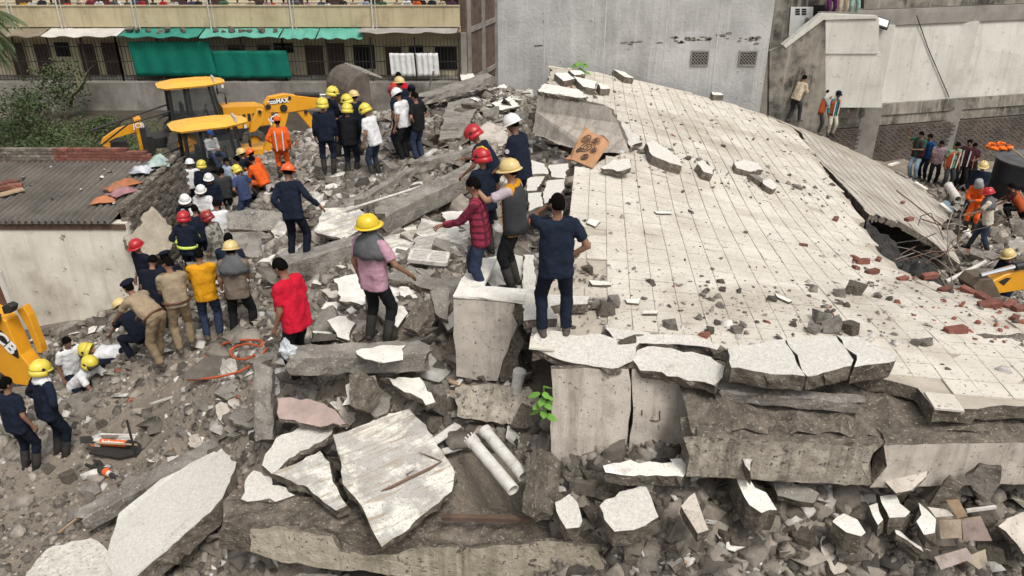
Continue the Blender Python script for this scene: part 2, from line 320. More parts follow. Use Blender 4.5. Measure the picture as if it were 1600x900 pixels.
# ------------------------------------------------------------------ the fallen tiled roof
def rbf(points, smooth=0.15, c=1.0):
    P_ = np.array([tuple(p) for p in points]); n = len(P_)
    k = lambda r: np.sqrt(r * r + c * c)
    K = np.zeros((n + 3, n + 3)); K[:n, :n] = k(np.linalg.norm(P_[:, None, :2] - P_[None, :, :2], axis=2)) - smooth * np.eye(n)
    K[:n, n] = 1; K[:n, n + 1:] = P_[:, :2]; K[n, :n] = 1; K[n + 1:, :n] = P_[:, :2].T
    w = np.linalg.solve(K, np.concatenate([P_[:, 2], np.zeros(3)]))
    def fz(x, y):
        x = np.atleast_1d(np.asarray(x, float)); y = np.atleast_1d(np.asarray(y, float))
        return k(np.hypot(x[:, None] - P_[None, :, 0], y[:, None] - P_[None, :, 1])) @ w[:n] + w[n] + w[n + 1] * x + w[n + 2] * y
    return fz
def inside(poly, x, y):
    r = np.zeros(len(x), bool); n = len(poly); j = n - 1
    for i in range(n):
        xi, yi = poly[i]; xj, yj = poly[j]
        c = ((yi > y) != (yj > y)) & (x < (xj - xi) * (y - yi) / (yj - yi + 1e-12) + xi); r ^= c; j = i
    return r
def to_edge(poly, x, y):
    best = np.full(len(x), 1e9); bx = x.copy(); by = y.copy()
    for i in range(len(poly)):
        ax, ay = poly[i]; cx, cy = poly[(i + 1) % len(poly)]; dx, dy = cx - ax, cy - ay
        t = np.clip(((x - ax) * dx + (y - ay) * dy) / (dx * dx + dy * dy + 1e-12), 0, 1); px, py = ax + t * dx, ay + t * dy
        d = np.hypot(x - px, y - py); m = d < best; best[m] = d[m]; bx[m] = px[m]; by[m] = py[m]
    return best, bx, by
def roof_piece(name, outline, extra, ang, tile_mat, thick, label, cell=0.15, tile=0.3, gap=.0035, jit=1.0, missing=None, seed=1, warp=None):
    fz0 = rbf([PZ(*p) for p in outline + extra])
    fz = (lambda x, y: fz0(x, y) + warp(np.atleast_1d(x), np.atleast_1d(y))) if warp else fz0
    poly = [(p.x, p.y) for p in (PZ(*q_) for q_ in outline)]
    # roughen the plan outline
    rj = random.Random(seed); rp = []
    for i in range(len(poly)):
        a = Vector(poly[i]); b = Vector(poly[(i + 1) % len(poly)]); k = max(1, int((b - a).length / 0.22)); n2 = Vector((-(b - a).y, (b - a).x)).normalized()
        for j in range(k): rp.append(tuple(a.lerp(b, j / k) + n2 * rj.gauss(0, 0.035) * (1 if j else 0)))
    poly = rp
    ca, sa = math.cos(ang), math.sin(ang); px = np.array([p[0] for p in poly]); py = np.array([p[1] for p in poly])
    gu = px * ca + py * sa; gv = -px * sa + py * ca
    U = np.arange(math.floor(gu.min() / tile) * tile, gu.max() + tile, cell); V_ = np.arange(math.floor(gv.min() / tile) * tile, gv.max() + tile, cell)
    A, B = np.meshgrid(U, V_); X = (A * ca - B * sa).ravel(); Y = (A * sa + B * ca).ravel()
    nxx = len(U); idx = np.arange(len(X)).reshape(len(V_), nxx)
    cx = ((A[:-1, :-1] + cell / 2) * ca - (B[:-1, :-1] + cell / 2) * sa).ravel(); cy = ((A[:-1, :-1] + cell / 2) * sa + (B[:-1, :-1] + cell / 2) * ca).ravel()
    ok = inside(poly, cx, cy)
    quads = np.stack([idx[:-1, :-1], idx[:-1, 1:], idx[1:, 1:], idx[1:, :-1]], -1).reshape(-1, 4)[ok]
    used = np.unique(quads); rem = -np.ones(len(X), int); rem[used] = np.arange(len(used)); quads = rem[quads]; X = X[used]; Y = Y[used]
    # boundary vertices slide onto the broken outline
    from collections import Counter
    ec = Counter()
    for f in quads.tolist():
        for i in range(4): e = (f[i], f[(i + 1) % 4]); ec[tuple(sorted(e))] += 1
    bv = sorted({v for e, c in ec.items() if c == 1 for v in e}); bd, bx, by = to_edge(poly, X[bv], Y[bv]); X[bv] = bx; Y[bv] = by
    Z = fz(X, Y) - 0.02; n = len(X)
    V = np.concatenate([np.stack([X, Y, Z], 1), np.stack([X, Y, Z - thick + 0.03 * rng.standard_normal(n)], 1)])
    faces = quads.tolist() + [[a + n for a in f[::-1]] for f in quads.tolist()]
    for f in quads.tolist():
        for i in range(4):
            a, b = f[i], f[(i + 1) % 4]
            if ec[tuple(sorted((a, b)))] == 1: faces.append([b, a, a + n, b + n])
    root = empty(name, (float(X.mean()), float(Y.mean()), float(Z.min() - thick))); off = np.array(root.location)
    finish('slab_body', V - off, faces, [M_JOINT, M_BROK], root, [0] * len(quads) + [1] * (len(faces) - len(quads)))
    tag(root, label, 'roof slab')
    # tiles
    TU = np.arange(math.floor(gu.min() / tile) * tile, gu.max() + tile, tile); TV = np.arange(math.floor(gv.min() / tile) * tile, gv.max() + tile, tile)
    A, B = np.meshgrid(TU + tile / 2, TV + tile / 2); X = (A * ca - B * sa).ravel(); Y = (A * sa + B * ca).ravel()
    ed, _, _ = to_edge(poly, X, Y); ok = inside(poly, X, Y) & (ed > 0.07); X = X[ok]; Y = Y[ok]
    if missing is not None: k = ~missing(X, Y); X = X[k]; Y = Y[k]
    e = 0.1; Z = fz(X, Y); zx = (fz(X + e, Y) - fz(X - e, Y)) / (2 * e); zy = (fz(X, Y + e) - fz(X, Y - e)) / (2 * e)
    order = np.argsort(np.hypot(np.hypot(X, Y), Z - CAMZ))
    s2 = tile / 2 - gap
    base = np.array([(-s2, -s2, 0), (s2, -s2, 0), (s2, s2, 0), (-s2, s2, 0), (-s2, -s2, -0.022), (s2, -s2, -0.022), (s2, s2, -0.022), (-s2, s2, -0.022)])
    bf = [(0, 1, 2, 3), (0, 4, 5, 1), (1, 5, 6, 2), (2, 6, 7, 3), (3, 7, 4, 0)]
    cut = [(-s2, -s2, 0), (s2, -s2, 0), (s2, s2 * .1, 0), (s2 * .2, s2, 0), (-s2, s2, 0)]
    def plate(poly2):
        k = len(poly2); vs = list(poly2) + [(x, y, -0.022) for x, y, z in poly2]; return vs, [tuple(range(k))] + [(i, i + k, (i + 1) % k + k, (i + 1) % k) for i in range(k)]
    metas = []
    for vs, fs in ((base.tolist(), bf), plate(cut)):
        m_ = bpy.data.meshes.new('tile'); m_.from_pydata(vs, [], fs); m_.materials.append(tile_mat); m_.update(); metas.append(m_)
    rr = random.Random(seed + 5); bigV = []; bigF = []
    for rank, i in enumerate(order):
        nrm = Vector((-zx[i], -zy[i], 1)).normalized(); xa = Vector((ca, sa, zx[i] * ca + zy[i] * sa)).normalized(); ya = nrm.cross(xa)
        tl = Matrix((xa, ya, nrm)).transposed()
        lift = abs(rr.gauss(0, 0.003 * jit)); jz = rr.gauss(0, 0.007 * jit); tl = tl @ Euler((rr.gauss(0, 0.006 * jit), rr.gauss(0, 0.006 * jit), jz)).to_matrix()
        if rr.random() < 0.04: tl = tl @ Euler((rr.gauss(0, 0.03), rr.gauss(0, 0.03), rr.gauss(0, 0.03))).to_matrix(); lift += 0.008
        M4 = Matrix.Translation(Vector((X[i], Y[i], Z[i] + lift)) - Vector(off)) @ tl.to_4x4()
        if rank < 300:
            t = bpy.data.objects.new('tile', metas[1] if rr.random() < 0.06 else metas[0]); col.objects.link(t); t.parent = root; t.matrix_local = M4 @ Matrix.Rotation(rr.randrange(4) * math.pi / 2, 4, 'Z')
        else:
            b0 = len(bigV); bigV += [tuple(M4 @ Vector(v)) for v in base]; bigF += [tuple(k + b0 for k in f) for f in bf]
    if bigF:
        t = finish('tile_field', bigV, bigF, [tile_mat], root); t['kind'] = 'stuff'
    return root, fz, poly
OUT_A = [(862,103,5.5),(950,115,5.15),(1060,140,4.65),(1190,176,4.05),(1240,200,3.75),(1300,280,4.0),(1346,338,4.3),(1370,390,4.5),(1424,432,4.75),(1530,458,5.05),(1600,478,5.2),(1720,505,5.25),(1830,560,5.3),(1860,628,5.42),
         (1600,634,5.45),(1460,640,5.45),(1435,605,5.47),(1400,592,5.5),(1270,560,5.5),(1140,545,5.52),(1000,528,5.55),(832,542,5.57),(842,470,5.52),(885,400,5.52),(893,330,5.55),(902,262,5.6),(985,235,5.55),(960,190,5.55),(850,150,5.6)]
EXT_A = [(1490,520,5.42),(1300,470,5.3),(1150,400,5.3),(1100,300,5.2),(1200,300,4.75),(1060,200,5.1),(1250,400,5.1),(1350,440,5.05),(1000,400,5.5),(1150,200,4.5),(1600,560,5.42)]
def miss_a(x, y):
    m = np.zeros(len(x), bool)
    for (u, v, z, r) in ((930,360,5.55,0.28),(905,420,5.52,0.5),(900,500,5.55,0.45),(880,120,5.5,0.7),(1420,600,5.5,0.3),(930,140,5.4,0.4)):
        p = PZ(u, v, z); m |= np.hypot(x - p.x, y - p.y) < r
    return m | (rng.random(len(x)) < 0.003)
roofA, zA, polyA = roof_piece('tiled_roof_sheet', OUT_A, EXT_A, R(-6), M_TILE, 0.16, 'huge cream tiled terrace slab fallen in one sheet and sloping down to the right', missing=miss_a, seed=3, warp=lambda x, y: 0.03 * vnoise(x, y, 0.5, 8))
OUT_B = [(1196,180,3.75),(1290,215,2.85),(1370,252,2.25),(1440,290,1.85),(1484,334,1.75),(1470,352,1.95),(1500,405,2.15),(1500,416,2.15),(1450,370,2.65),(1402,342,3.2),(1356,332,3.95),(1310,280,3.85),(1250,203,3.6)]
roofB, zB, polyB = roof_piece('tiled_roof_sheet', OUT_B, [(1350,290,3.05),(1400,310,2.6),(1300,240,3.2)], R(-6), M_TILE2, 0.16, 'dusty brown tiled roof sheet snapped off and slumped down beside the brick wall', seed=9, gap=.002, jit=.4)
def on_roof(u, v):
    """where a pixel direction meets the fallen roof"""
    ts = np.linspace(6, 32, 900); d = ray(u, v); xs = d.x * ts; ys = d.y * ts; zs = CAMZ + d.z * ts
    m = zs < zA(xs, ys); k = int(np.argmax(m)); return Vector((xs[k], ys[k], float(zA(xs[k], ys[k])[0])))
def ground_at(u, v):
    ts = np.linspace(5, 50, 1500); d = ray(u, v); xs = d.x * ts; ys = d.y * ts; zs = CAMZ + d.z * ts
    m = zs < TZ(xs, ys); k = int(np.argmax(m)) if m.any() else int(np.argmin(np.abs(zs)))
    return Vector((xs[k], ys[k], zs[k]))
def SP(name, poly, lift, du=0.0, dv=0.0, thick=0.12, mats=None, label=None, cat='slab', group=None, zc=None, **kw):
    """plate whose outline is seen at the given pixels, lying on the heap; du, dv = rise in metres per 100 px right / down"""
    uc = sum(p[0] for p in poly) / len(poly); vc = sum(p[1] for p in poly) / len(poly)
    z0 = (ground_at(uc, vc).z if zc is None else zc) + lift
    return slab(name, [PZ(u, v, z0 + du * (u - uc) / 100 + dv * (v - vc) / 100) for u, v in poly], thick, mats or [M_WHITE, M_BROK], label, cat, group, **kw)

# ---- beams and walls along the broken front of the roof
def dirt_ledge():
    mb = MB(); N_ = 40; rows = 5
    a0 = PZ(1070, 640, 5.2); a1 = PZ(1900, 650, 5.25)
    vs = []; fs = []
    for j in range(rows):
        for i in range(N_ + 1):
            t = i / N_; p = a0.lerp(a1, t); y = a0.y - 0.40 + j * 0.42
            vs.append((p.x + 0.02 * rng.standard_normal(), y + 0.03 * rng.standard_normal(), 5.20 + 0.05 * j + 0.03 * rng.standard_normal() - (0.03 if j == 0 else 0)))
    for j in range(rows - 1):
        for i in range(N_): a = j * (N_ + 1) + i; fs.append((a, a + 1, a + N_ + 2, a + N_ + 1))
    mb.add(vs, fs); return mb.build('dirt_ledge', [M_BROK])
tag(dirt_ledge(), 'dark broken ledge of soil and mortar on top of the long beige roof beam', 'ledge')
pb0 = PZ(1082, 668, 5.28); pb1 = PZ(1380, 684, 5.22)
beam('edge_girder', pb0 + Vector((0, .16, -.36)), pb1 + Vector((0, .16, -.36)), 0.34, 0.56, M_BEIGE, 'mottled beige roof edge beam with broken right end behind the cracked panel', seg=30, amp=0.005, dark_top=True)
pb2 = PZ(1388, 684, 5.23); pb3 = PZ(1900, 672, 5.25)
beam('edge_girder', pb2 + Vector((0, .16, -.36)), pb3 + Vector((0, .16, -.36)), 0.34, 0.60, M_PANEL, 'pale weathered roof edge beam running out below the clean tiled corner', seg=30, amp=0.004, dark_top=True)
# plates that broke off along the roof front
FR = [M_CHINA, M_BROK]
slab('concrete_fragment', uvz((838,520,5.62),(940,525,5.62),(1000,535,5.62),(990,565,5.55),(955,575,5.5),(870,560,5.5),(835,545,5.52)), 0.12, FR, 'speckled floor plate under the feet of the man holding a phone', 'slab')
slab('concrete_fragment', uvz((945,512,5.66),(1010,518,5.68),(1090,527,5.66),(1126,538,5.64),(1120,546,5.62),(1010,536,5.62),(960,528,5.62)), 0.12, FR, 'long thin white floor strip broken up beside the phone man\'s feet', 'slab')
slab('concrete_fragment', uvz((985,560,5.55),(1010,540,5.6),(1080,550,5.62),(1133,570,5.6),(1128,590,5.52),(1120,604,5.5),(1060,588,5.5),(1000,578,5.5)), 0.13, FR, 'white speckled floor plate with blunt right end above the cracked panel', 'slab')
slab('concrete_fragment', uvz((1138,542,5.78),(1225,530,5.8),(1258,588,5.74),(1205,585,5.74),(1143,575,5.76)), 0.19, FR, 'thick white floor block raised on the roof edge, grey pipe stub at its left', 'slab', amp=0.012)
slab('concrete_fragment', uvz((1228,530,5.8),(1306,525,5.82),(1335,562,5.8),(1330,572,5.76),(1262,588,5.74)), 0.19, FR, 'thick white floor block in the middle of the raised row on the roof edge', 'slab', amp=0.012)
slab('concrete_fragment', uvz((1309,525,5.82),(1340,526,5.82),(1402,555,5.8),(1398,564,5.78),(1334,573,5.76),(1340,562,5.8)), 0.22, FR, 'thick white floor block with rubble end, last of the raised row', 'slab', amp=0.012)
beam('concrete_strip', PZ(1118, 612, 5.35), PZ(1340, 632, 5.35), 0.16, 0.14, [M_CONC, M_BROK], 'pale mortar kerb strip lying below the raised white floor blocks', 'strip', seg=12)
# corner parapet and the panel leaning at its right
def parapet_corner():
    root = empty('parapet_corner', PZ(760, 600, 4.7)); o0 = Vector(root.location)
    a = PZ(708, 462, 5.72); b = PZ(818, 470, 5.72); w = 0.33
    f = b - a; f.z = 0; fx = f.normalized(); fy = Vector((-fx.y, fx.x, 0))
    L1 = f.length
    c = PZ(746, 402, 5.72); L2 = (c - a).dot(fy)
    def plate(poly, z0, z1, name, m, amp=0.02):
        pts = [a + fx * x + fy * y + Vector((0, 0, z1 - a.z)) - o0 for x, y in poly]; 
        return slab(name, pts, z1 - z0, m, step=0.12, amp=amp, parent=root, down=Vector((0, 0, -1)))
    top = [(0, 0), (L1, 0.0), (L1, w), (w, w), (w, L2), (0.02, L2)]
    plate(top, 5.72 - 0.05, 5.72, 'coping', [M_WHITE, M_WHITE], 0.006)
    # outer faces with a broken right edge
    h = 1.02
    pts = [a + fx * x + Vector((0, 0, z)) - o0 for x, z in ((0, -.05), (L1 * .88, -.05), (L1 * .86, -.2), (L1 * .92, -.34), (L1 * .82, -.58), (L1 * .7, -.88), (L1 * .62, -1.2), (L1 * .3, -1.22), (0, -1.18))]
    slab('front_face', pts, 0.22, [M_PANEL, M_BROK], step=0.12, amp=0.01, parent=root)
    pts = [a + fy * y + Vector((0, 0, z)) - o0 + fx * 0.001 for y, z in ((.22, -.05), (.22, -1.18), (L2, -1.1), (L2, -.05))]
    slab('side_face', pts, 0.2, [M_PANEL, M_BROK], step=0.2, amp=0.01, parent=root, down=fx)
    pts = [a + fx * x + fy * 0.03 + Vector((0, 0, z)) - o0 for x, z in ((L1 * .9, -.06), (L1 * .99, -.06), (L1 * .96, -.5), (L1 * .9, -1.2), (L1 * .66, -1.2))]
    slab('broken_core', pts, 0.24, [M_BROK, M_BROK], step=0.1, amp=0.03, parent=root)
    tag(root, 'white topped corner of the terrace parapet with broken beige front face', 'parapet'); return root
parapet_corner()
slab('mossy_wall_stub', uvz((712,605,4.62),(790,603,4.66),(835,612,4.66),(856,640,4.5),(850,668,4.28),(760,660,4.32),(714,650,4.36)), 0.3, [M_BEIGE, M_BROK], 'mossy beige lower wall stub under the parapet corner', 'wall stub', amp=0.025)
yc = PZ(960, 578, 5.45).y
def panel(poly, label, tk=0.11):
    pts = [PY(u, v, yc - (v - 578) * 0.0009) for u, v in poly]; return slab('cracked_panel', pts, tk, [M_PANEL, M_BROK], label, 'wall panel', step=0.16, amp=0.008)
panel([(861,576),(982,577),(985,600),(986,640),(981,680),(977,708),(965,719),(930,727),(872,732),(862,730)], 'pale parapet panel with dark left margin, left half of the cracked pair')
panel([(987,577),(1064,577),(1066,592),(1074,600),(1073,625),(1082,648),(1080,665),(1092,697),(1089,714),(1030,712),(981,718),(982,706),(985,680),(990,640)], 'pale parapet panel with rust marks and ragged right edge, right half of the cracked pair')
def rust_hook(u, v0, v1, lab, foot=0):
    pts = [PY(u, v0, yc - (v0 - 578) * 0.0009 - 0.01), PY(u, v1, yc - (v1 - 578) * 0.0009 - 0.012)]
    if foot: pts += [PY(u - 6, v1 + 2, yc - 0.085), PY(u - foot, v1, yc - 0.085)]
    tag(MB().tube(pts, 0.007, 5).build('rusty_hook', [M_RUST]), lab, 'hook')
rust_hook(1003, 641, 649, 'short straight rusty peg in the right half of the cracked panel')
rust_hook(1031, 642, 656, 'bent rusty hook in the right half of the cracked panel', 15)

# ---- lower beam and the large plates at the front
l0 = PZ(352, 800, 3.62); l1 = PZ(640, 812, 3.72); l2 = PZ(942, 838, 3.85)
beam('concrete_girder', l0 + Vector((0, .1, -.22)), l2 + Vector((0, .1, -.30)), 0.5, 0.50, [M_BROK, M_BROK], 'long dark floor beam with peeling beige plaster along the front of the wreck', seg=30, amp=0.02)
fpts = [(392,826),(440,822),(470,832),(520,838),(532,862),(600,868),(640,858),(720,856),(800,852),(868,845),(930,855),(944,884),(940,905),(820,905),(700,905),(545,892),(440,880),(390,862)]
def on_face(u, v, off): 
    # front face of the lower beam: vertical plane through l0..l2
    n = Vector(((l2 - l0).y, -(l2 - l0).x, 0)).normalized(); p0 = l0 + Vector((0, .1, 0)) + n * (0.25 + off); d = ray(u, v); t = (p0 - CO).dot(n) / d.dot(n); return CO + d * t
bo = slab('mossy_plaster_sheet', [on_face(u, v, 0.035) for u, v in fpts], 0.05, [mk('tan_plaster', (.50, .445, .355), (.34, .295, .225), scale=7, bump=.7, bscale=24, speck=((.13, .11, .085), 15, .585), stain=((.21, .185, .13), 1.8, .50, .68), streak=((.19, .175, .115), .2), bdist=.03), M_BROK], 'ragged mossy beige plaster sheet on the front of the long dark beam', 'plaster', amp=0.014)
SPL = lambda *a, **k: SP('concrete_fragment', *a, **k)
big = slab('concrete_fragment', uvz((520,680,4.18),(585,655,4.22),(640,638,4.25),(668,672,4.22),(690,705,4.17),(711,738,4.12),(705,768,4.06),(655,808,4.0),(597,855,3.92),(575,815,4.0),(560,782,4.05),(536,755,4.1),(533,720,4.14)), 0.13, [M_GREYSLAB, M_BROK], 'large grey-white ceiling plate with a rust streak lying across the front beam', 'slab', amp=0.012)
def zbig(u, v): return 4.185 - .0016 * (v - 660) + .0002 * (u - 600)
bl_ = Vector(big.location)
for cr, w_ in (([(690,722),(672,733),(640,748),(612,762),(596,768)], .02), ([(690,722),(676,716),(655,708)], .012), ([(640,748),(636,742),(648,735)], .008)):
    pts = []
    for (u, v) in cr:   # where the crack meets the plate's own plane
        n_ = newell([big.matrix_basis @ Vector(big.data.vertices[i].co) for i in range(0, 3)]); pts.append((u, v))
    pl3 = [PZ(520,680,4.18), PZ(711,738,4.12), PZ(597,855,3.92)]; n_ = (pl3[1] - pl3[0]).cross(pl3[2] - pl3[0]).normalized(); n_ = n_ if n_.z > 0 else -n_
    q3 = [CO + ray(u, v) * ((pl3[0] - CO).dot(n_) / ray(u, v).dot(n_)) + n_ * .012 - bl_ for u, v in pts]; MB().tube(q3, [w_ * .3] + [w_] * (len(q3) - 2) + [w_ * .3], 5).build('rust_crack', [M_RUST], big)
slab('concrete_fragment', uvz((427,740,3.98),(500,704,4.05),(515,722,4.04),(520,752,4.0),(541,790,3.92),(525,797,3.9),(508,787,3.92),(488,770,3.93),(455,752,3.95)), 0.14, [M_GREYSLAB, M_BROK], 'smaller grey plate with ragged lower edge beside the big rust-streaked plate', 'slab', amp=0.015)
slab('concrete_fragment', uvz((408,728,3.95),(432,684,4.05),(478,665,4.08),(530,660,4.1),(518,678,4.08),(470,705,4.03),(424,740,3.94)), 0.12, FR, 'speckled cream floor plate tucked behind the two grey plates', 'slab')
slab('concrete_fragment', uvz((376,780,3.72),(395,735,3.8),(424,745,3.8),(460,775,3.74),(430,785,3.7)), 0.08, FR, 'flat speckled remnant on top of the long front beam, left of the grey plates', 'slab')
slab('concrete_fragment', uvz((166,868,2.60),(186,802,2.74),(215,778,2.80),(262,744,2.90),(320,712,3.02),(347,701,3.08),(369,722,3.18),(352,770,3.14),(330,800,3.08),(270,850,2.92),(214,900,2.76),(200,925,2.68),(176,900,2.6)), 0.27, FR, 'long white mosaic floor plate sloping down at the lower end of the dirt ramp', 'slab', amp=0.014)
slab('concrete_fragment', uvz((38,905,2.5),(72,858,2.6),(112,846,2.62),(142,842,2.62),(168,858,2.6),(176,885,2.55),(172,925,2.48),(60,930,2.45)), 0.16, [mk('pebbly_mosaic', (.80, .775, .70), (.62, .58, .50), scale=9, bump=1.0, bscale=22, bdist=.08, speck=((.30, .265, .22), 24, .60)), M_BROK], 'rough white mosaic plate with a rounded edge beside the long white plate', 'slab', amp=0.02)
beam('concrete_girder', PZ(132, 812, 2.6), PZ(345, 700, 2.85), 0.28, 0.26, [M_CONC, M_BROK], 'dark half buried beam along the upper side of the long white plate', seg=12)
slab('pink_tiled_piece', uvz((434,622,4.35),(480,622,4.38),(520,640,4.35),(541,662,4.3),(500,668,4.22),(436,655,4.24)), 0.1, [mk('pink_tile', (0.40, 0.30, 0.265), (0.31, 0.235, 0.21), scale=5, bump=0.3, rough=0.6, stain=((.24, .20, .17), 4, .5, .7)), M_BROK], 'pinkish tiled wall piece with a curved broken edge behind the speckled plate', 'wall piece')
beam('concrete_girder', PZ(452, 564, 4.78), PZ(668, 556, 4.8), 0.34, 0.30, [M_CONC, M_BROK], 'smooth grey beam lying level behind the parapet corner, in front of the red shirt man', seg=14, amp=0.01)
SPL([(556,548),(590,540),(634,540),(628,562),(600,567),(570,560)], 0, zc=4.97, thick=0.03, label='thin white plaster flake lying on the level grey beam')
beam('column_stub', PZ(415, 690, 3.75), PZ(412, 575, 4.55), 0.24, 0.24, [M_CONC, M_BROK], 'upright broken column stub at the end of the level grey beam', 'column')
beam('concrete_girder', PZ(438, 423, 4.25), PZ(632, 364, 4.6), 0.38, 0.36, [M_CONC, M_BROK], 'grey roof beam under the feet of the man in navy overalls', seg=16)
beam('concrete_girder', PZ(590, 348, 4.9), PZ(752, 268, 5.15), 0.44, 0.40, [M_CONC, M_BROK], 'long grey beam rising towards the group in helmets on the slab', seg=16)
beam('concrete_girder', PZ(500, 352, 4.25), PZ(655, 262, 4.6), 0.2, 0.22, [M_CONC, M_BROK], 'thin grey beam behind the white pipe, half buried in rubble', seg=14)
beam('concrete_girder', PZ(640, 262, 4.65), PZ(742, 240, 4.85), 0.26, 0.26, [M_CONC, M_BROK], 'short grey beam lying behind the long rising beam', seg=10)
beam('concrete_girder', PZ(660, 155, 4.85), PZ(768, 122, 5.35), 0.7, 0.22, [M_CONC, M_BROK], 'wide grey slab beam tipped up on top of the far rubble heap', seg=12)
tag(MB().tube([PZ(542, 328, 4.72), PZ(672, 287, 4.95)], 0.028, 8).build('white_pipe', [M_PVC], smooth=True), 'thin white pipe lying against the long rising beam', 'pipe')
for i_, (poly, lift, du, dv, th, m, lab) in enumerate([
 ([(592,342),(625,337),(655,340),(648,375),(638,404),(596,418),(590,380)], .2, 0, -.1, .12, [M_GREYSLAB, M_BROK], 'flat grey-white floor plate behind the man in the pink shirt'),
 ([(658,341),(700,348),(735,350),(728,400),(715,428),(641,406)], .2, 0, -.1, .12, [M_GREYSLAB, M_BROK], 'cracked grey-white floor plate under the louvred grille'),
 ([(522,436),(560,428),(605,425),(650,440),(690,470),(640,480),(530,470)], .15, 0, -.1, .12, [M_WHITE, M_BROK], 'dusty white floor plate behind the knees of the man in the pink shirt'),
 ([(600,430),(640,414),(720,434),(715,455),(700,462),(650,445)], .14, 0, -.1, .1, [M_CONC, M_BROK], 'dull grey plate below the louvred grille'),
 ([(512,500),(540,494),(556,505),(545,532),(528,525)], .15, .1, -.3, .06, [M_WHITE, M_BROK], 'small bright white plate left of the boots of the man in the pink shirt'),
 ([(610,480),(630,478),(637,490),(622,512),(612,505)], .15, -.2, -.4, .06, [M_WHITE, M_BROK], 'small bright white plate right of the boots of the man in the pink shirt'),
 ([(690,505),(705,490),(714,470),(714,505),(700,517)], .2, .3, -.4, .06, [M_WHITE, M_BROK], 'white splinter plate against the left side of the parapet corner'),
 ([(595,590),(655,590),(680,628),(665,632),(640,615)], .3, .1, -.15, .1, [M_WHITE, M_BROK], 'white topped plate tilted behind the big rust-streaked plate'),
 ([(540,602),(552,595),(560,612),(548,632),(534,632)], .3, 0, -.5, .05, [M_WHITE, M_BROK], 'curved white flake standing in front of the level grey beam'),
 ([(572,588),(586,585),(592,605),(580,610)], .25, 0, -.4, .05, [M_WHITE, M_BROK], 'small white flake beside the dark upright block'),
 ([(350,358),(392,352),(440,372),(452,400),(400,402),(356,395)], .3, .1, -.4, .12, [M_CONC, M_BROK], 'dull grey concrete sheet left of the man standing on the beam'),
 ([(402,410),(440,392),(470,405),(440,414)], .1, 0, -.1, .1, [M_WHITE, M_BROK], 'dusty white plate at the end of the beam under the navy overalls'),
 ([(490,360),(505,325),(560,322),(580,350),(540,375),(510,368)], .45, 0, -.5, .08, [M_GREYSLAB, M_BROK], 'splintered whitish sheet leaning in front of the thin grey beam'),
 ([(535,315),(568,297),(570,318),(545,330)], .4, 0, -.6, .06, [M_CONC, M_BROK], 'grey triangular sheet standing behind the white pipe'),
 ([(690,332),(720,328),(745,338),(740,352),(700,348)], .12, 0, -.1, .1, [M_WHITE, M_BROK], 'white plate in the hollow behind the pointing hand'),
 ([(640,330),(680,318),(690,330),(660,340)], .12, 0, -.1, .1, [M_WHITE, M_BROK], 'white plate beneath the long rising beam'),
 ([(742,215),(760,190),(792,200),(795,222),(770,232)], .3, 0, -.5, .1, [M_PANEL, M_BROK], 'pale sheet leaning behind the officer with the white helmet'),
 ([(685,218),(700,160),(735,152),(745,170),(720,215)], .2, 0, -.15, .12, [M_CONC, M_BROK], 'long grey plate lying flat on the far rubble heap'),
 ([(765,140),(790,130),(800,148),(775,155)], .2, 0, -.2, .08, [M_WHITE, M_BROK], 'white plate near the top of the far rubble heap'),
 ([(770,160),(800,150),(812,166),(780,172)], .2, 0, -.2, .08, [M_WHITE, M_BROK], 'white plate below the top of the far rubble heap, by the grey wall'),
 ([(716,115),(735,110),(742,120),(722,126)], .25, 0, -.3, .08, [M_WHITE, M_BROK], 'small white plate on the far heap beside the white stick'),
]): SPL(poly, lift, du, dv, th, m, lab)
# pieces on and around the upper end of the roof
slab('propped_wall_piece', uvz((832,208,5.2),(842,143,6.15),(905,153,6.25),(952,168,6.2),(966,192,5.95),(974,215,5.72),(985,240,5.5),(930,238,5.35),(880,228,5.22)), 0.16, [M_PANEL, M_BROK], 'large pale beige wall slab propped up at the edge of the tiled roof', 'wall slab', amp=0.012)
slab('plaster_block', uvz((842,143,6.16),(850,130,6.1),(905,140,6.1),(915,152,6.1),(905,153,6.25)), 0.1, [M_WHITE, M_BROK], 'bright white broken top behind the propped beige wall slab', 'slab', amp=0.02)
slab('concrete_fragment', uvz((970,195,5.75),(1000,212,5.72),(1003,222,5.7),(985,232,5.6)), 0.1, FR, 'small white wedge at the right corner of the propped beige wall slab', 'slab')
slab('concrete_fragment', uvz((938,262,5.68),(958,250,5.76),(985,248,5.76),(986,262,5.7),(965,268,5.66)), 0.1, FR, 'white wedge leaning beside the carved wooden panel', 'slab')
ONR = lambda poly, lift, th, lab, m=None, dv=0.0: slab('roof_fragment', [on_roof(u, v) + Vector((0, 0, lift)) for u, v in poly], th, m or FR, lab, 'slab', amp=0.012)
ONR([(1008,238),(1020,234),(1040,247),(1060,262),(1064,275),(1045,270),(1018,258)], .2, .2, 'long thick white fragment lying across the upper tiled roof')
ONR([(1088,268),(1096,265),(1114,278),(1112,286),(1098,282)], .18, .18, 'small thick white fragment between two larger ones on the tiled roof')
ONR([(1146,263),(1160,258),(1184,264),(1190,275),(1170,278),(1148,272)], .14, .14, 'flat white fragment with dark edge, rightmost big one on the upper roof')
ONR([(1168,280),(1180,281),(1196,290),(1188,294)], .12, .12, 'narrow fragment just below the flat white fragment on the roof', [M_CONC, M_BROK])
ONR([(1190,290),(1202,288),(1213,300),(1206,306),(1193,298)], .13, .13, 'small white cube fragment at the end of the row on the upper roof')
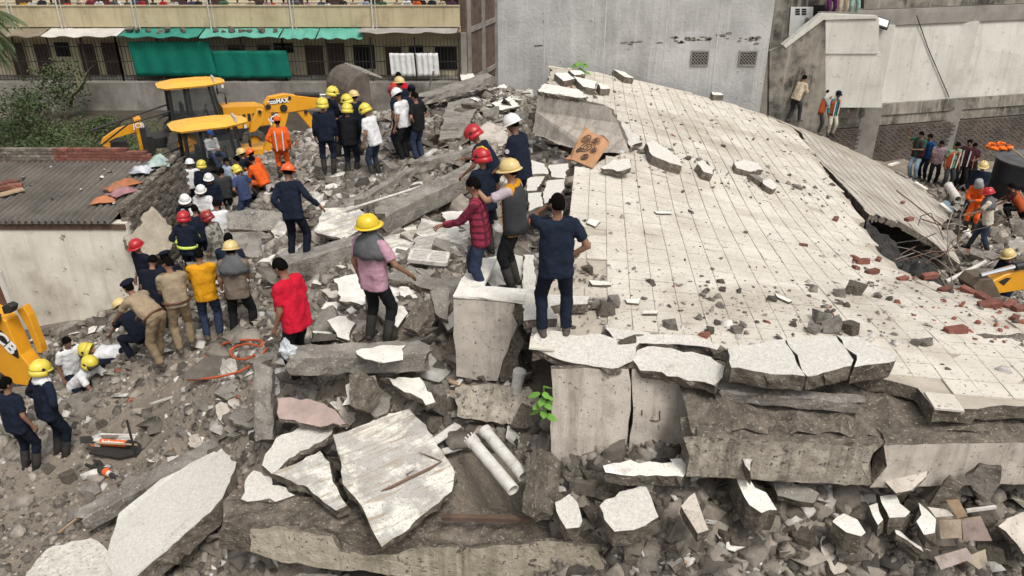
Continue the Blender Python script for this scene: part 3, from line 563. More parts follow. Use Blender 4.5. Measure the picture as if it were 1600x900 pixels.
for poly, lab in [([(866,125),(885,124),(898,134),(880,138)], 'white coping stone at the top corner of the fallen roof'), ([(896,130),(915,134),(932,138),(928,150),(910,146)], 'thick white coping block second from the top corner of the roof'), ([(934,140),(948,144),(953,150),(938,150)], 'small white coping block third from the top corner of the roof'), ([(888,120),(905,120),(915,126),(898,128)], 'thin white plate behind the coping blocks'), ([(958,118),(975,122),(990,132),(975,130)], 'narrow white strip along the back edge of the roof near the plants'), ([(1110,153),(1125,154),(1130,158),(1114,158)], 'narrow white strip along the back edge of the roof below the air bricks')]:
    ONR(poly, .2, .2, lab, [M_WHITE, M_BROK])
# broken terrace floor behind the group
for poly, zz, lab in [
 ([(822,248),(850,256),(855,272),(823,273)], 5.6, 'white terrace plate behind the back of the officer with the white helmet'),
 ([(822,275),(852,275),(838,298),(824,298)], 5.55, 'white terrace plate below the first one, split by a dark crack'),
 ([(858,258),(888,255),(884,279),(862,276)], 5.6, 'square white terrace plate beside the dark crack'),
 ([(856,282),(882,280),(876,312),(850,318),(848,300)], 5.58, 'white terrace plate with a hairline crack above the phone man\'s head'),
 ([(825,302),(846,300),(848,322),(826,330)], 5.56, 'white terrace plate just behind the phone man\'s raised hand'),
 ([(866,325),(880,330),(874,345),(862,342)], 5.58, 'small white plate right of the phone man\'s head'),
 ([(818,398),(834,398),(838,470),(820,478),(816,440)], 5.6, 'narrow white plate between the gumboots and the phone man'),
 ([(818,462),(838,458),(920,463),(918,475),(860,478),(870,498),(818,500)], 5.66, 'white floor plate behind the phone man\'s knees'),
 ([(752,404),(800,396),(817,400),(818,462),(775,458),(762,440)], 5.52, 'dusty white terrace plate inside the parapet corner')]:
    slab('terrace_plate', uvz(*[(u, v, zz) for u, v in poly]), 0.12, FR, lab, 'slab', amp=0.012)

# crumpled black sheet, added so the hole between the roof sheets looks dark
def blackout():
    A, B, C_, D = PZ(1346,336,4.1), PZ(1490,432,2.3), PZ(1450,434,4.0), PZ(1362,372,4.25); n = 26; vs = []; fs = []
    for j in range(n + 1):
        for i in range(n + 1):
            p = A.lerp(B, i / n).lerp(D.lerp(C_, i / n), j / n); p.z += .45 * noise.noise(p * 1.6) + .16 * noise.noise(p * 5.0) - .25; vs.append(p)
    for j in range(n):
        for i in range(n): k = j * (n + 1) + i; fs.append((k, k + 1, k + n + 2, k + n + 1))
    o = MB().add(vs, fs).build('blackout_sheet', [mk('hole_black', (.020, .019, .018), (.055, .05, .044), scale=6, bump=1.0, bscale=10, bdist=.08, rough=.8)]); o.modifiers.new('s', 'SOLIDIFY').thickness = .03; tag(o, 'black crumpled sheet added to darken the hole between the two roof sheets', 'tar sheet')
blackout()
# ------------------------------------------------------------------ loose rubble
def chunk_mesh(seed, mats, flat=1.0, slots=False):
    """an angular broken lump, about 1 m across"""
    rnd = random.Random(seed); bm = bmesh.new(); bmesh.ops.create_cube(bm, size=1.0)
    for v in bm.verts: v.co += Vector((rnd.uniform(-.2, .2), rnd.uniform(-.2, .2), rnd.uniform(-.16, .16)))
    for _ in range(rnd.choice((2, 3))):
        n = Vector((rnd.gauss(0, 1), rnd.gauss(0, 1), rnd.gauss(0, .8))).normalized(); d = rnd.uniform(0.28, 0.42)
        r = bmesh.ops.bisect_plane(bm, geom=bm.verts[:] + bm.edges[:] + bm.faces[:], plane_co=n * d, plane_no=n, clear_outer=True)
        ed = [e for e in r['geom_cut'] if isinstance(e, bmesh.types.BMEdge)]
        if ed: bmesh.ops.contextual_create(bm, geom=ed)
    bmesh.ops.bevel(bm, geom=bm.edges[:], offset=0.035, segments=1, affect='EDGES')
    bmesh.ops.triangulate(bm, faces=bm.faces)
    for v in bm.verts: v.co += Vector((rnd.gauss(0, .012), rnd.gauss(0, .012), rnd.gauss(0, .012))); v.co.z *= flat
    bmesh.ops.recalc_face_normals(bm, faces=bm.faces)
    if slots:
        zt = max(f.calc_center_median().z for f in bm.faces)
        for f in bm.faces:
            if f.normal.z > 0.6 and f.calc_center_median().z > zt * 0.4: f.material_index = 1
    m = bpy.data.meshes.new('chunk'); bm.to_mesh(m); bm.free()
    for x in mats: m.materials.append(x)
    return m
CH_DARK = [chunk_mesh(s, [M_BROK], random.Random(s).uniform(.6, .95)) for s in range(8)]
CH_GREY = [chunk_mesh(s + 20, [M_CONC], random.Random(s).uniform(.5, .9)) for s in range(8)]
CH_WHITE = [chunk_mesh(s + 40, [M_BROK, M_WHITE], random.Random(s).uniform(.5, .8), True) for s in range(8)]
CH_BRICK = [chunk_mesh(s + 60, [M_BRICK], .6) for s in range(4)]
def brick_mesh(name, m, seed):
    rnd = random.Random(seed); bm = bmesh.new(); bmesh.ops.create_cube(bm, size=1.0)
    bmesh.ops.scale(bm, vec=(0.225, 0.105, 0.072), verts=bm.verts); bmesh.ops.bevel(bm, geom=bm.edges[:], offset=0.006, segments=1, affect='EDGES')
    for v in bm.verts: v.co += Vector((rnd.gauss(0, .0022), rnd.gauss(0, .0022), rnd.gauss(0, .0022)))
    me_ = bpy.data.meshes.new(name); bm.to_mesh(me_); bm.free(); me_.materials.append(m); return me_
BR_RED = [brick_mesh('brick', M_BRICK, i) for i in range(4)]; BR_GREY = [brick_mesh('brick', M_GBRICK, i + 9) for i in range(4)]
def place(name, me_, loc, size, label, cat, group, rot=None):
    o = bpy.data.objects.new(name, me_); col.objects.link(o); o.location = loc; o.scale = (size,) * 3 if not isinstance(size, tuple) else size
    o.rotation_euler = rot or (random.gauss(0, .25), random.gauss(0, .25), random.uniform(0, 6.28)); return tag(o, label, cat, group)
# --- bulk of small stones, as one mesh
SHED = (-22.0, -8.1, 15.3, 19.2)
def rocks(name, X, Y, Zb, S, tint, sink=0.25, flat=(0.35, 0.9), kind_lab=''):
    n = len(X)
    cube = np.array([(-1, -1, -1), (1, -1, -1), (1, 1, -1), (-1, 1, -1), (-1, -1, 1), (1, -1, 1), (1, 1, 1), (-1, 1, 1)], float) * 0.5
    fq = np.array([(4, 5, 6, 7), (0, 1, 5, 4), (1, 2, 6, 5), (2, 3, 7, 6), (3, 0, 4, 7)])
    V = np.repeat(cube[None], n, 0) + rng.uniform(-.3, .3, (n, 8, 3))
    V[:, 4:, :2] *= rng.uniform(0.55, 1.0, (n, 1, 1))
    V[:, :, 0] *= rng.uniform(.8, 1.5, (n, 1)); V[:, :, 1] *= rng.uniform(.6, 1.0, (n, 1)); V[:, :, 2] *= rng.uniform(flat[0], flat[1], (n, 1))
    a = rng.uniform(0, 6.28, n); b = rng.normal(0, .35, n); c = rng.normal(0, .35, n)
    ca, sa, cb, sb, cc, sc = np.cos(a), np.sin(a), np.cos(b), np.sin(b), np.cos(c), np.sin(c)
    x, y, z = V[:, :, 0], V[:, :, 1], V[:, :, 2]
    y, z = y * cb[:, None] - z * sb[:, None], y * sb[:, None] + z * cb[:, None]
    x, z = x * cc[:, None] + z * sc[:, None], -x * sc[:, None] + z * cc[:, None]
    x, y = x * ca[:, None] - y * sa[:, None], x * sa[:, None] + y * ca[:, None]
    V = np.stack([x, y, z], -1) * S[:, None, None]
    V[:, :, 0] += X[:, None]; V[:, :, 1] += Y[:, None]; V[:, :, 2] += (Zb + S * (0.3 - sink))[:, None]
    F = (fq[None] + (np.arange(n) * 8)[:, None, None]).reshape(-1, 4)
    me_ = mesh_np(name, V.reshape(-1, 3), F, [M_ROCK])
    ca_ = me_.color_attributes.new('tint', 'FLOAT_COLOR', 'POINT')
    cc_ = np.ones((n, 8, 4), np.float32); cc_[:, :, :3] = tint[:, None, :]; ca_.data.foreach_set('color', cc_.ravel())
    o = bpy.data.objects.new(name, me_); col.objects.link(o); return tag(o, kind_lab, None, None, 'stuff')
def tints(n, white=0.10, red=0.01, dark=0.18):
    g = rng.uniform(0.11, 0.36, n); t = np.stack([g * 1.08, g * 0.965, g * 0.815], 1); r = rng.random(n)
    d = r < dark; t[d] = t[d] * 0.5
    w = (r > 1 - white); t[w] = np.stack([rng.uniform(.40, .74, w.sum())] * 3, 1) * np.array([1.0, .965, .90])
    k = (r > 1 - white - red) & (r <= 1 - white); t[k] = np.array([.33, .12, .08]) * rng.uniform(.7, 1.2, (k.sum(), 1))
    return t
KEEP = [(PZ(737, 688, 4.42), PZ(802, 766, 4.3), .22), (PZ(757, 672, 4.42), PZ(818, 745, 4.3), .22), (PZ(155, 706, 2.3), PZ(210, 706, 2.3), .2)]   # pipes and pump lie on top
def free(X, Y, roof=False):
    m = ~((X > SHED[0]) & (X < SHED[1]) & (Y > SHED[2]) & (Y < SHED[3]))
    for a, b, r_ in KEEP:
        ab = b - a; t = np.clip(((X - a.x) * ab.x + (Y - a.y) * ab.y) / (ab.x ** 2 + ab.y ** 2), 0, 1); m &= np.hypot(X - a.x - t * ab.x, Y - a.y - t * ab.y) > r_
    if not roof: m &= ~inside(polyA, X, Y) & ~inside(polyB, X, Y) & ~((X > -0.5) & (Y > 26.2))
    return m
def scatter(n, x0, x1, y0, y1, dens=None):
    X = rng.uniform(x0, x1, n); Y = rng.uniform(y0, y1, n); m = free(X, Y)
    if dens is not None: m &= rng.random(n) < dens(X, Y)
    return X[m], Y[m]
# ramp of trodden dust at left is barer than the rest
def dens(X, Y, big=False):
    c = PZ(190, 700, 2.3); d = np.exp(-(((X - c.x) / 2.6) ** 2 + ((Y - c.y) / 2.6) ** 2) ** 2); patch = 0.5 + 1.3 * vnoise(X, Y, 0.8, 21)
    return np.clip(1 - (0.93 if big else 0.6) * d, 0, 1) * np.clip(0.55 + patch * 0.6, 0.15, 1)
X, Y = scatter(95000, -12, 14, 5, 16, dens); S = np.clip(rng.lognormal(-3.3, 0.62, len(X)), .014, .2)
rocks('small_rubble', X, Y, TZ(X, Y), S, tints(len(X), 0.09), kind_lab='small broken stone and mortar bits over the near heap')
X, Y = scatter(42000, -12, 15, 15, 29, dens); S = np.clip(rng.lognormal(-2.65, 0.6, len(X)), .03, .3)
rocks('small_rubble', X, Y, TZ(X, Y), S, tints(len(X), 0.10), kind_lab='small broken stone and mortar bits over the far heap')
X, Y = scatter(5200, -11.5, 14, 5, 27, lambda a, b: dens(a, b, True)); S = np.clip(rng.lognormal(-1.95, 0.4, len(X)), .08, .36)
rocks('rubble_lumps', X, Y, TZ(X, Y), S, tints(len(X), 0.13, 0.0), sink=.12, kind_lab='countless fist to head sized concrete lumps over the heap')
X, Y = scatter(4200, -11.5, 14, 5, 27, lambda a, b: dens(a, b, True)); S = np.clip(rng.lognormal(-1.55, 0.42, len(X)), .12, .55)
rocks('rubble_shards', X, Y, TZ(X, Y), S, tints(len(X), 0.17, 0.0), sink=.16, flat=(.14, .3), kind_lab='countless flat shards of floor and wall over the heap')
n = 6500; X = rng.uniform(.3, 7.0, n); Y = rng.uniform(5.95, 7.9, n); S = np.clip(rng.lognormal(-2.55, .5, n), .03, .22)
rocks('block_field_rubble', X, Y, TZ(X, Y), S, tints(n, .07, 0.0, .35) * .9, sink=.1, flat=(.4, .9), kind_lab='stones and brick bits packed between the broken blocks below the roof beam')
# grit on the roof
n = 9000; px_ = np.array(polyA); X = rng.uniform(px_[:, 0].min(), px_[:, 0].max(), n); Y = rng.uniform(px_[:, 1].min(), px_[:, 1].max(), n)
def near(us, s): 
    d = np.zeros(len(X))
    for (u, v) in us: p = on_roof(u, v); d = np.maximum(d, np.exp(-(((X - p.x) ** 2 + (Y - p.y) ** 2) / s ** 2)))
    return d
pr = 0.10 + near([(1120,490),(1140,530),(1100,460),(1300,470),(1290,520),(920,500),(900,430),(1250,300),(1080,250),(1140,280),(1400,440),(1530,500),(1580,510),(930,140),(1000,240)], 0.75)
m = inside(polyA, X, Y) & (rng.random(n) < pr); X = X[m]; Y = Y[m]; S = np.clip(rng.lognormal(-3.6, .6, len(X)), .010, .10)
t = tints(len(X), .16, 0.02, .25); p = on_roof(1570, 505); k = np.hypot(X - p.x, Y - p.y) < 1.3; k &= rng.random(len(X)) < .7; t[k] = np.array([.36, .13, .09]) * rng.uniform(.6, 1.2, (k.sum(), 1))
rocks('roof_grit', X, Y, zA(X, Y), S, t, sink=.05, flat=(.25, .7), kind_lab='grit and mortar crumbs strewn on the fallen tiled roof')
# --- bricks and lumps one can pick out on the roof
BK = [(1420,345,0.5,1,'red'),(1410,318,.9,.7,'red'),(1255,385,0,.6,'red'),(1305,345,1.2,.9,'red'),(1345,412,.5,1.2,'red'),(1337,420,1.4,.7,'red'),(1362,428,.2,1.0,'red'),(1372,408,1.1,.8,'red'),(1335,405,2.0,.7,'red'),(1410,438,.3,.8,'red'),(1452,434,.1,1.1,'red'),(1475,456,.6,1.0,'red'),(1512,458,2.2,1,'red'),(1535,468,2.0,1,'red'),(1545,480,.1,1.25,'red'),(1492,520,-.05,1.15,'red'),(1575,480,.4,1,'red'),(1592,486,.2,1,'red'),(1585,500,1.0,.8,'red')]
TXT = ['right way up brick', 'half brick']
for i, (u, v, a, s, c_) in enumerate(BK):
    p = on_roof(u, v); near_lab = 'lone red brick lying on clean cream tiles' if (u, v) == (1492, 520) else 'loose red brick fallen on the tiled roof near its broken edge'
    place('brick', BR_RED[i % 4], p + Vector((0, 0, .034 * s)), s, near_lab, 'brick', 'red bricks on the fallen roof' if 'lone' not in near_lab else None, (random.gauss(0, .12), random.gauss(0, .12), a + random.uniform(-.2, .2)))
for i, (u, v, s) in enumerate([(1045,512,.17),(1112,470,.10),(1150,520,.13),(1160,512,.10),(1120,508,.09),(1110,520,.12),(1310,462,.22),(1335,460,.26),(1370,465,.12),(1325,480,.1),(1240,510,.1),(1282,503,.24),(1300,518,.26),(1270,520,.2),(1325,520,.22),(1430,540,.12),(1446,540,.16),(1105,455,.1),(1245,295,.2),(1205,470,.14),(1125,480,.12),(1300,290,.14),(1232,275,.1),(918,425,.18),(897,400,.16),(935,480,.2),(950,490,.24),(960,478,.2),(980,540,.2),(1000,535,.22),(1165,365,.08),(1390,470,.1),(1090,500,.1),(1130,455,.09),(1000,240,.15),(1075,250,.14),(1130,230,.1)]):
    p = on_roof(u, v); dk = random.random() < .35; s *= .85
    place('rubble_chunk', random.choice(CH_DARK if dk else CH_GREY), p + Vector((0, 0, s * .2)), s, 'loose grey concrete lump lying on the cream tiled roof', 'rubble', 'lumps on the fallen roof')
for i, (poly, lab) in enumerate([([(920,442),(948,445),(955,450),(925,449)], 'flat tile shard right of the phone man\'s elbow'), ([(922,345),(938,350),(930,358),(916,352)], 'broken tile shard in the gap of the tiled floor'), ([(1022,333),(1048,334),(1049,337),(1026,337)], 'thin tile shard in the middle of the tiled roof'), ([(1210,463),(1225,468),(1238,474),(1232,476),(1214,468)], 'long tile shard near the grey lumps on the roof'), ([(1005,489),(1028,490),(1026,495),(1003,495)], 'grey stone sliver on the tiles by the phone man'), ([(977,471),(1000,471),(998,478),(979,477)], 'white tile sliver on the tiles by the phone man')]):
    slab('tile_shard', [on_roof(u, v) + Vector((0, 0, .035)) for u, v in poly], .03, [M_WHITE, M_BROK], lab, 'tile shard', amp=.004)
# --- field of blocks below the roof beam, front right
F2 = [M_WHITE, M_BROK]
for (poly, lift, du, dv, th, m, lab) in [
 ([(942,728),(985,720),(1050,722),(1048,717),(1072,716),(1077,732),(1068,745),(1000,742),(946,738)], .34, 0, -.15, .16, F2, 'long white topped slab piece right below the cracked panels'),
 ([(936,790),(960,776),(968,768),(990,765),(1008,757),(1016,775),(1028,808),(1008,822),(990,828),(960,830),(944,812)], 0.4, 0.0, -0.18, 0.27, FR, 'bright white square slab piece tilted towards the front, in the block field'),
 ([(868,785),(890,772),(903,785),(907,800),(905,824),(885,827),(874,808)], 0.4, 0.0, -0.18, 0.2, FR, 'cracked white slab piece left of the bright square one'),
 ([(1146,738),(1168,744),(1180,762),(1197,770),(1214,797),(1190,802),(1170,790),(1158,768)], 0.44, 0.0, -0.15, 0.34, F2, 'thick white faced wall lump with brick core leaning below the beige beam'),
 ([(1066,790),(1075,775),(1086,770),(1096,800),(1107,828),(1090,833),(1080,815)], 0.44, 0.05, -0.21, 0.17, [M_PANEL, M_BROK], 'pale pinkish tile piece cracked across on a grey block'),
 ([(1150,702),(1188,686),(1192,700),(1178,715),(1172,737)], 0.6, 0.1, -0.21, 0.24, [M_GREYSLAB, M_BROK], 'pale angular wall lump leaning on the beige beam'),
 ([(1300,815),(1318,802),(1340,812),(1354,832),(1345,838),(1322,832)], 0.36, 0.05, -0.12, 0.27, F2, 'white faced wall lump in the middle of the right block field'),
 ([(1375,775),(1400,772),(1422,800),(1415,808),(1390,810)], 0.4, 0.1, -0.15, 0.27, F2, 'white fluted faced lump in the right block field'),
 ([(1434,785),(1462,812),(1460,832),(1444,836),(1432,815)], 0.45, 0.15, -0.21, 0.24, F2, 'tall white pointed fragment in the right block field'),
 ([(1357,790),(1370,785),(1380,812),(1372,820)], 0.4, 0.1, -0.15, 0.2, F2, 'narrow pale fragment beside the white fluted lump'),
 ([(1395,820),(1440,855),(1442,862),(1400,835)], .3, 0.0, -0.09, .1, F2, 'thin pale strip lying between the white fragments and the wooden boards'),
 ([(1200,740),(1225,745),(1280,770),(1270,785),(1215,775)], .3, .1, -.3, .12, [M_CONC, M_BROK], 'dusty mortar crusted plate below the beige beam'),
 ([(1382,752),(1450,735),(1448,745),(1425,765),(1400,770)], .5, .1, -.3, .05, [M_PANEL, M_BROK], 'pale sheet in the dark hollow under the roof beam'),
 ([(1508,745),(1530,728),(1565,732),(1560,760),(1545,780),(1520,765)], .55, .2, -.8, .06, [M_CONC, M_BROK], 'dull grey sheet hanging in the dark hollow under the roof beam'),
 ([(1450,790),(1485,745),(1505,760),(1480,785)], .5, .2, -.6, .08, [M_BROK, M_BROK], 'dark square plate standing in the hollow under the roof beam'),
 ([(1560,822),(1600,800),(1640,840),(1610,880),(1590,850)], .3, -.2, -.4, .06, [M_PANEL, M_BROK], 'pale board at the far right of the block field'),
 ([(450,905),(470,895),(540,900),(545,915)], .2, 0, 0, .05, [M_CONC, M_BROK], 'grey board under the lower edge of the plaster sheet'),
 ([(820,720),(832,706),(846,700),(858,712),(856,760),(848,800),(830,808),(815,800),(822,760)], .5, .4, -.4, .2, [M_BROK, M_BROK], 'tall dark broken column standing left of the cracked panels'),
 ([(1080,705),(1120,690),(1128,705),(1100,722)], .45, 0, -.5, .1, [M_BROK, M_BROK], 'brown stone slab at the lower right corner of the cracked panels'),
 ([(545,585),(560,578),(588,605),(565,640),(548,635)], .45, .2, -.5, .2, [M_BROK, M_BROK], 'dark upright block in front of the level grey beam'),
 ([(574,640),(590,612),(612,620),(605,645),(585,652)], .2, 0, -.3, .16, [M_CONC, M_BROK], 'rounded mortar lump behind the big rust-streaked plate'),
 ([(628,510),(648,475),(668,468),(672,490),(652,520)], .4, .2, -.5, .16, [M_BROK, M_BROK], 'dark bundle-like block left of the parapet corner'),
 ([(672,455),(690,440),(702,448),(700,500),(680,490)], .4, 0, -.5, .1, [M_CONC, M_BROK], 'grey column piece standing left of the parapet corner'),
 ([(355,332),(400,326),(442,333),(440,358),(398,360),(358,358)], .75, 0, -.9, .3, [M_CONC, M_BROK], 'squared grey concrete block behind the men at the foot of the ramp'),
 ([(290,410),(330,404),(385,402),(395,420),(360,432),(300,425)], .2, 0, -.2, .12, [M_CONC, M_BROK], 'flat pale block in front of the yellow shirted man'),
 ([(1385,330),(1400,338),(1430,352),(1415,358),(1395,348)], .1, 0, 0, .05, [M_CONC, M_BROK], 'grey flap of roofing at the mouth of the dark hole'),
]: SP('concrete_block' if th > .13 else 'concrete_plate', poly, lift, du, dv, th, m, lab, 'block' if th > .13 else 'slab', amp=.012)
slab('leaning_stone_plate', [PY(198,383,15.2), PY(222,348,15.9), PY(224,333,16.2), PY(238,323,16.4), PY(262,350,16.3), PY(276,372,16.0), PY(262,395,15.4), PY(228,400,15.1)], .14, [mk('rough_stone', (0.40, 0.35, 0.27), (0.28, 0.245, 0.19), scale=4, bump=1.0, bscale=12, bdist=.05), M_BROK], 'big rough tan slab leaning against the side of the shed', 'slab', amp=.03)
# bricks one can pick out in the block field
LB = 'dusty brown brick block among the broken blocks below the roof beam'
for i in range(70):
    u = random.uniform(880, 1500); v = random.uniform(745, 870)
    if 860 < u < 1085 and v < 765: continue
    g = ground_at(u, v); s = random.uniform(.9, 1.9)
    place('brick_block', random.choice(BR_GREY), g + Vector((0, 0, .05 * s)), (s * .8, s * 1.1, s * 1.2), LB, 'brick', 'brown bricks below the roof beam', (random.gauss(0, .5), random.gauss(0, .5), random.uniform(0, 6.3)))
# loose lumps elsewhere
def lumps(n, u0, u1, v0, v1, s0, s1, pw, pg, where):
    for i in range(n):
        u = random.uniform(u0, u1); v = random.uniform(v0, v1); g = ground_at(u, v)
        if inside(polyA, np.array([g.x]), np.array([g.y]))[0] or not free(np.array([g.x]), np.array([g.y]))[0]: continue
        r = random.random(); s = random.uniform(s0, s1); w = r < pw
        me_ = random.choice(CH_WHITE if w else CH_GREY if r < pw + pg else CH_DARK)
        place('rubble_chunk', me_, g + Vector((0, 0, s * .12)), s, ('white faced broken plaster lump ' if w else 'pale grey broken concrete lump ' if r < pw + pg else 'dark brown broken mortar lump ') + where, 'rubble', ('white lumps ' if w else 'pale lumps ' if r < pw + pg else 'dark lumps ') + where)
for (n_, u0, u1, v0, v1, s0, s1, pw, pg, where) in [
 (80, 870, 1590, 740, 872, .12, .30, .12, .25, 'in the block field below the roof beam'), (55, 440, 860, 560, 770, .12, .32, .2, .3, 'between the level grey beam and the big grey plates'), (30, 420, 720, 420, 540, .12, .34, .3, .4, 'around the man in the pink shirt'),
 (30, 420, 760, 250, 400, .15, .4, .25, .5, 'around the long rising beam'), (26, 600, 830, 130, 230, .2, .5, .35, .4, 'on the far heap below the grey house'), (26, 60, 240, 490, 560, .15, .36, .25, .5, 'at the foot of the cream shed wall'),
 (26, 60, 380, 620, 880, .10, .26, .2, .55, 'on the dirt ramp near the black mat'), (26, 1420, 1600, 340, 450, .2, .5, .25, .5, 'beside the slumped roof sheet'), (12, 880, 960, 480, 520, .12, .22, .2, .4, 'by the feet of the phone man')]:
    lumps(n_, u0, u1, v0, v1, s0, s1, pw, pg, where)

# mid-sized flat plates lying about
def plate_mesh(seed, mats):
    rnd = random.Random(seed); n = rnd.choice((5, 6, 7)); el = rnd.uniform(.5, .8); pts = [Vector((math.cos(t) * rnd.uniform(.38, .55), math.sin(t) * rnd.uniform(.38, .55) * el, 0)) for t in sorted(rnd.uniform(0, 6.28) if False else 6.283 * i / n + rnd.uniform(-.3, .3) for i in range(n))]
    out = jag_outline(pts, .1, .02, seed); k = len(out); th = rnd.uniform(.09, .17)
    V = out + [p * rnd.uniform(.95, 1.04) + Vector((0, 0, -th)) for p in out]; bm = bmesh.new(); vs = [bm.verts.new(v) for v in V]
    bm.faces.new(vs[:k]); f = bm.faces.new(vs[k:][::-1]); f.material_index = 1
    for i in range(k): bm.faces.new((vs[i], vs[i + k], vs[(i + 1) % k + k], vs[(i + 1) % k])).material_index = 1
    bmesh.ops.recalc_face_normals(bm, faces=bm.faces); bmesh.ops.triangulate(bm, faces=[f for f in bm.faces if len(f.verts) > 4], ngon_method='EAR_CLIP')
    m = bpy.data.meshes.new('plate'); bm.to_mesh(m); bm.free()
    for x in mats: m.materials.append(x)
    return m
PL = [[plate_mesh(s * 7 + j, [f, M_BROK]) for s in range(5)] for j, f in enumerate((M_CONC, M_WHITE, M_GREYSLAB, M_PANEL))]
NAMES = ('dull grey', 'dirty white', 'grey-white', 'pale beige')
rq = random.Random(77)
for (n_, u0, u1, v0, v1, s0, s1, where) in [(26, 430, 730, 290, 440, .4, 1.0, 'around the fallen beams'), (20, 430, 700, 430, 545, .3, .7, 'around the man in the pink shirt'), (18, 560, 820, 130, 240, .5, 1.2, 'on the far heap below the grey house'), (20, 440, 850, 580, 760, .3, .6, 'around the pair of drain pipes'), (22, 870, 1560, 745, 880, .25, .55, 'in the block field'), (14, 300, 440, 560, 700, .3, .7, 'beside the upright column stub'), (12, 1430, 1600, 345, 450, .5, 1.1, 'beside the slumped roof sheet'), (10, 240, 420, 700, 880, .25, .6, 'around the half buried beam'), (8, 60, 200, 492, 545, .4, .8, 'at the foot of the shed wall'), (10, 400, 520, 300, 420, .5, 1.0, 'behind the man in navy overalls')]:
    for _ in range(n_):
        u, v = rq.uniform(u0, u1), rq.uniform(v0, v1); g = ground_at(u, v)
        if not free(np.array([g.x]), np.array([g.y]))[0]: continue
        k = rq.choice((0, 0, 0, 1, 2, 3)); s = rq.uniform(s0, s1)
        place('loose_plate', rq.choice(PL[k]), g + Vector((0, 0, .06 * s + .04)), s, NAMES[k] + ' broken plate lying ' + where, 'plate', NAMES[k] + ' plates ' + where, (rq.gauss(.25, .35), rq.gauss(0, .35), rq.uniform(0, 6.28)))
# splintered battens and bars sticking about
for (n_, u0, u1, v0, v1, L_, where) in [(10, 430, 740, 250, 440, 1.1, 'near the fallen beams'), (8, 600, 830, 120, 230, 1.6, 'on the far heap'), (8, 440, 850, 590, 760, .7, 'near the drain pipes'), (9, 880, 1580, 745, 880, .6, 'in the block field'), (8, 1420, 1600, 340, 450, 1.4, 'beside the slumped roof sheet'), (5, 230, 400, 600, 820, .7, 'on the dirt ramp')]:
    for _ in range(n_):
        g = ground_at(rq.uniform(u0, u1), rq.uniform(v0, v1)); a = rq.uniform(0, 6.28); d = Vector((math.cos(a), math.sin(a), rq.uniform(-.1, .35))) * L_ * rq.uniform(.5, 1.1)
        tag(MB().bar(g + Vector((0, 0, .06)) - d * .4, g + Vector((0, 0, .08)) + d * .6, rq.uniform(.02, .06), rq.uniform(.015, .04)).build('splintered_batten', [rq.choice((M_WOOD, M_DKWOOD, M_PVC, M_CONC, M_RUST))]), 'thin splintered batten sticking out ' + where, 'batten', 'battens ' + where)
# ------------------------------------------------------------------ houses behind
M_GREYWALL = mk('grey_cement_render', (0.42, 0.415, 0.40), (0.31, 0.305, 0.295), scale=1.1, bump=0.6, bscale=9, speck=((0.20, 0.195, 0.19), 4.5, 0.64), stain=((0.23, 0.225, 0.215), 0.5, 0.48, 0.72), streak=((0.50, 0.495, 0.48), 0.35), bdist=.05)
M_CREAMP = mk('yellowish_parapet_render', (0.50, 0.425, 0.275), (0.40, 0.335, 0.21), scale=0.8, bump=0.2, bscale=9, stain=((0.20, 0.165, 0.11), 0.6, 0.56, 0.80), streak=((0.25, 0.205, 0.13), 0.35))
M_CREAMW = mk('cream_house_wall', (0.64, 0.57, 0.40), (0.54, 0.48, 0.33), scale=0.8, bump=0.1, stain=((0.26, 0.22, 0.15), 0.5, 0.58, 0.8))
M_PLINTH = mk('grey_plinth', (0.26, 0.245, 0.22), (0.18, 0.165, 0.145), scale=0.8, bump=0.3, bscale=8, stain=((0.09, 0.08, 0.065), 0.45, 0.48, 0.68), streak=((0.10, 0.09, 0.072), 0.35))
M_DOORB = mk('brown_door', (0.075, 0.042, 0.032), (0.045, 0.028, 0.022), scale=3, bump=0.1, rough=.6)
M_DARK = mk('dark_opening', (0.014, 0.013, 0.012), (0.02, 0.018, 0.016), rough=.9, bump=0)
M_TEAL = mk('green_shade_net', (0.0, 0.145, 0.10), (0.0, 0.115, 0.08), scale=1.2, bump=0.4, bscale=5, rough=.75, bdist=.1)
M_TEALP = mk('teal_tarpaulin', (0.12, 0.36, 0.28), (0.08, 0.28, 0.215), scale=1.0, bump=0.3, bscale=6, rough=.6, stain=((0.42, 0.52, 0.46), 0.8, 0.6, 0.85))
M_TEALD = mk('dull_teal_tarpaulin', (0.035, 0.23, 0.175), (0.025, 0.17, 0.13), scale=1.0, bump=0.3, bscale=6, rough=.6)
M_SHEET = mk('grey_roof_sheet', (0.34, 0.32, 0.29), (0.25, 0.235, 0.21), scale=1.0, bump=0.3, bscale=8, stain=((0.14, 0.125, 0.105), 0.8, 0.55, 0.8))
M_SHEETW = mk('pale_roof_sheet', (0.52, 0.50, 0.45), (0.43, 0.41, 0.37), scale=1.0, bump=0.3, bscale=8)
M_SHEETB = mk('brown_roof_sheet', (0.23, 0.185, 0.135), (0.17, 0.14, 0.10), scale=1.0, bump=0.3, bscale=8)
M_WHITEC = mk('white_cloth_sheet', (0.70, 0.70, 0.69), (0.60, 0.60, 0.59), scale=2, bump=0.5, bscale=4, bdist=.1)
M_BRWALL = mk('old_brown_brickwork', (0.145, 0.10, 0.078), (0.085, 0.062, 0.05), scale=2.0, bump=0.6, bscale=12, stain=((0.05, 0.042, 0.036), 0.5, 0.5, 0.72))
M_CEMENT = mk('cement_band', (0.27, 0.25, 0.225), (0.19, 0.175, 0.155), scale=1.2, bump=0.4, bscale=12, stain=((0.10, 0.09, 0.075), 0.9, 0.52, 0.75))
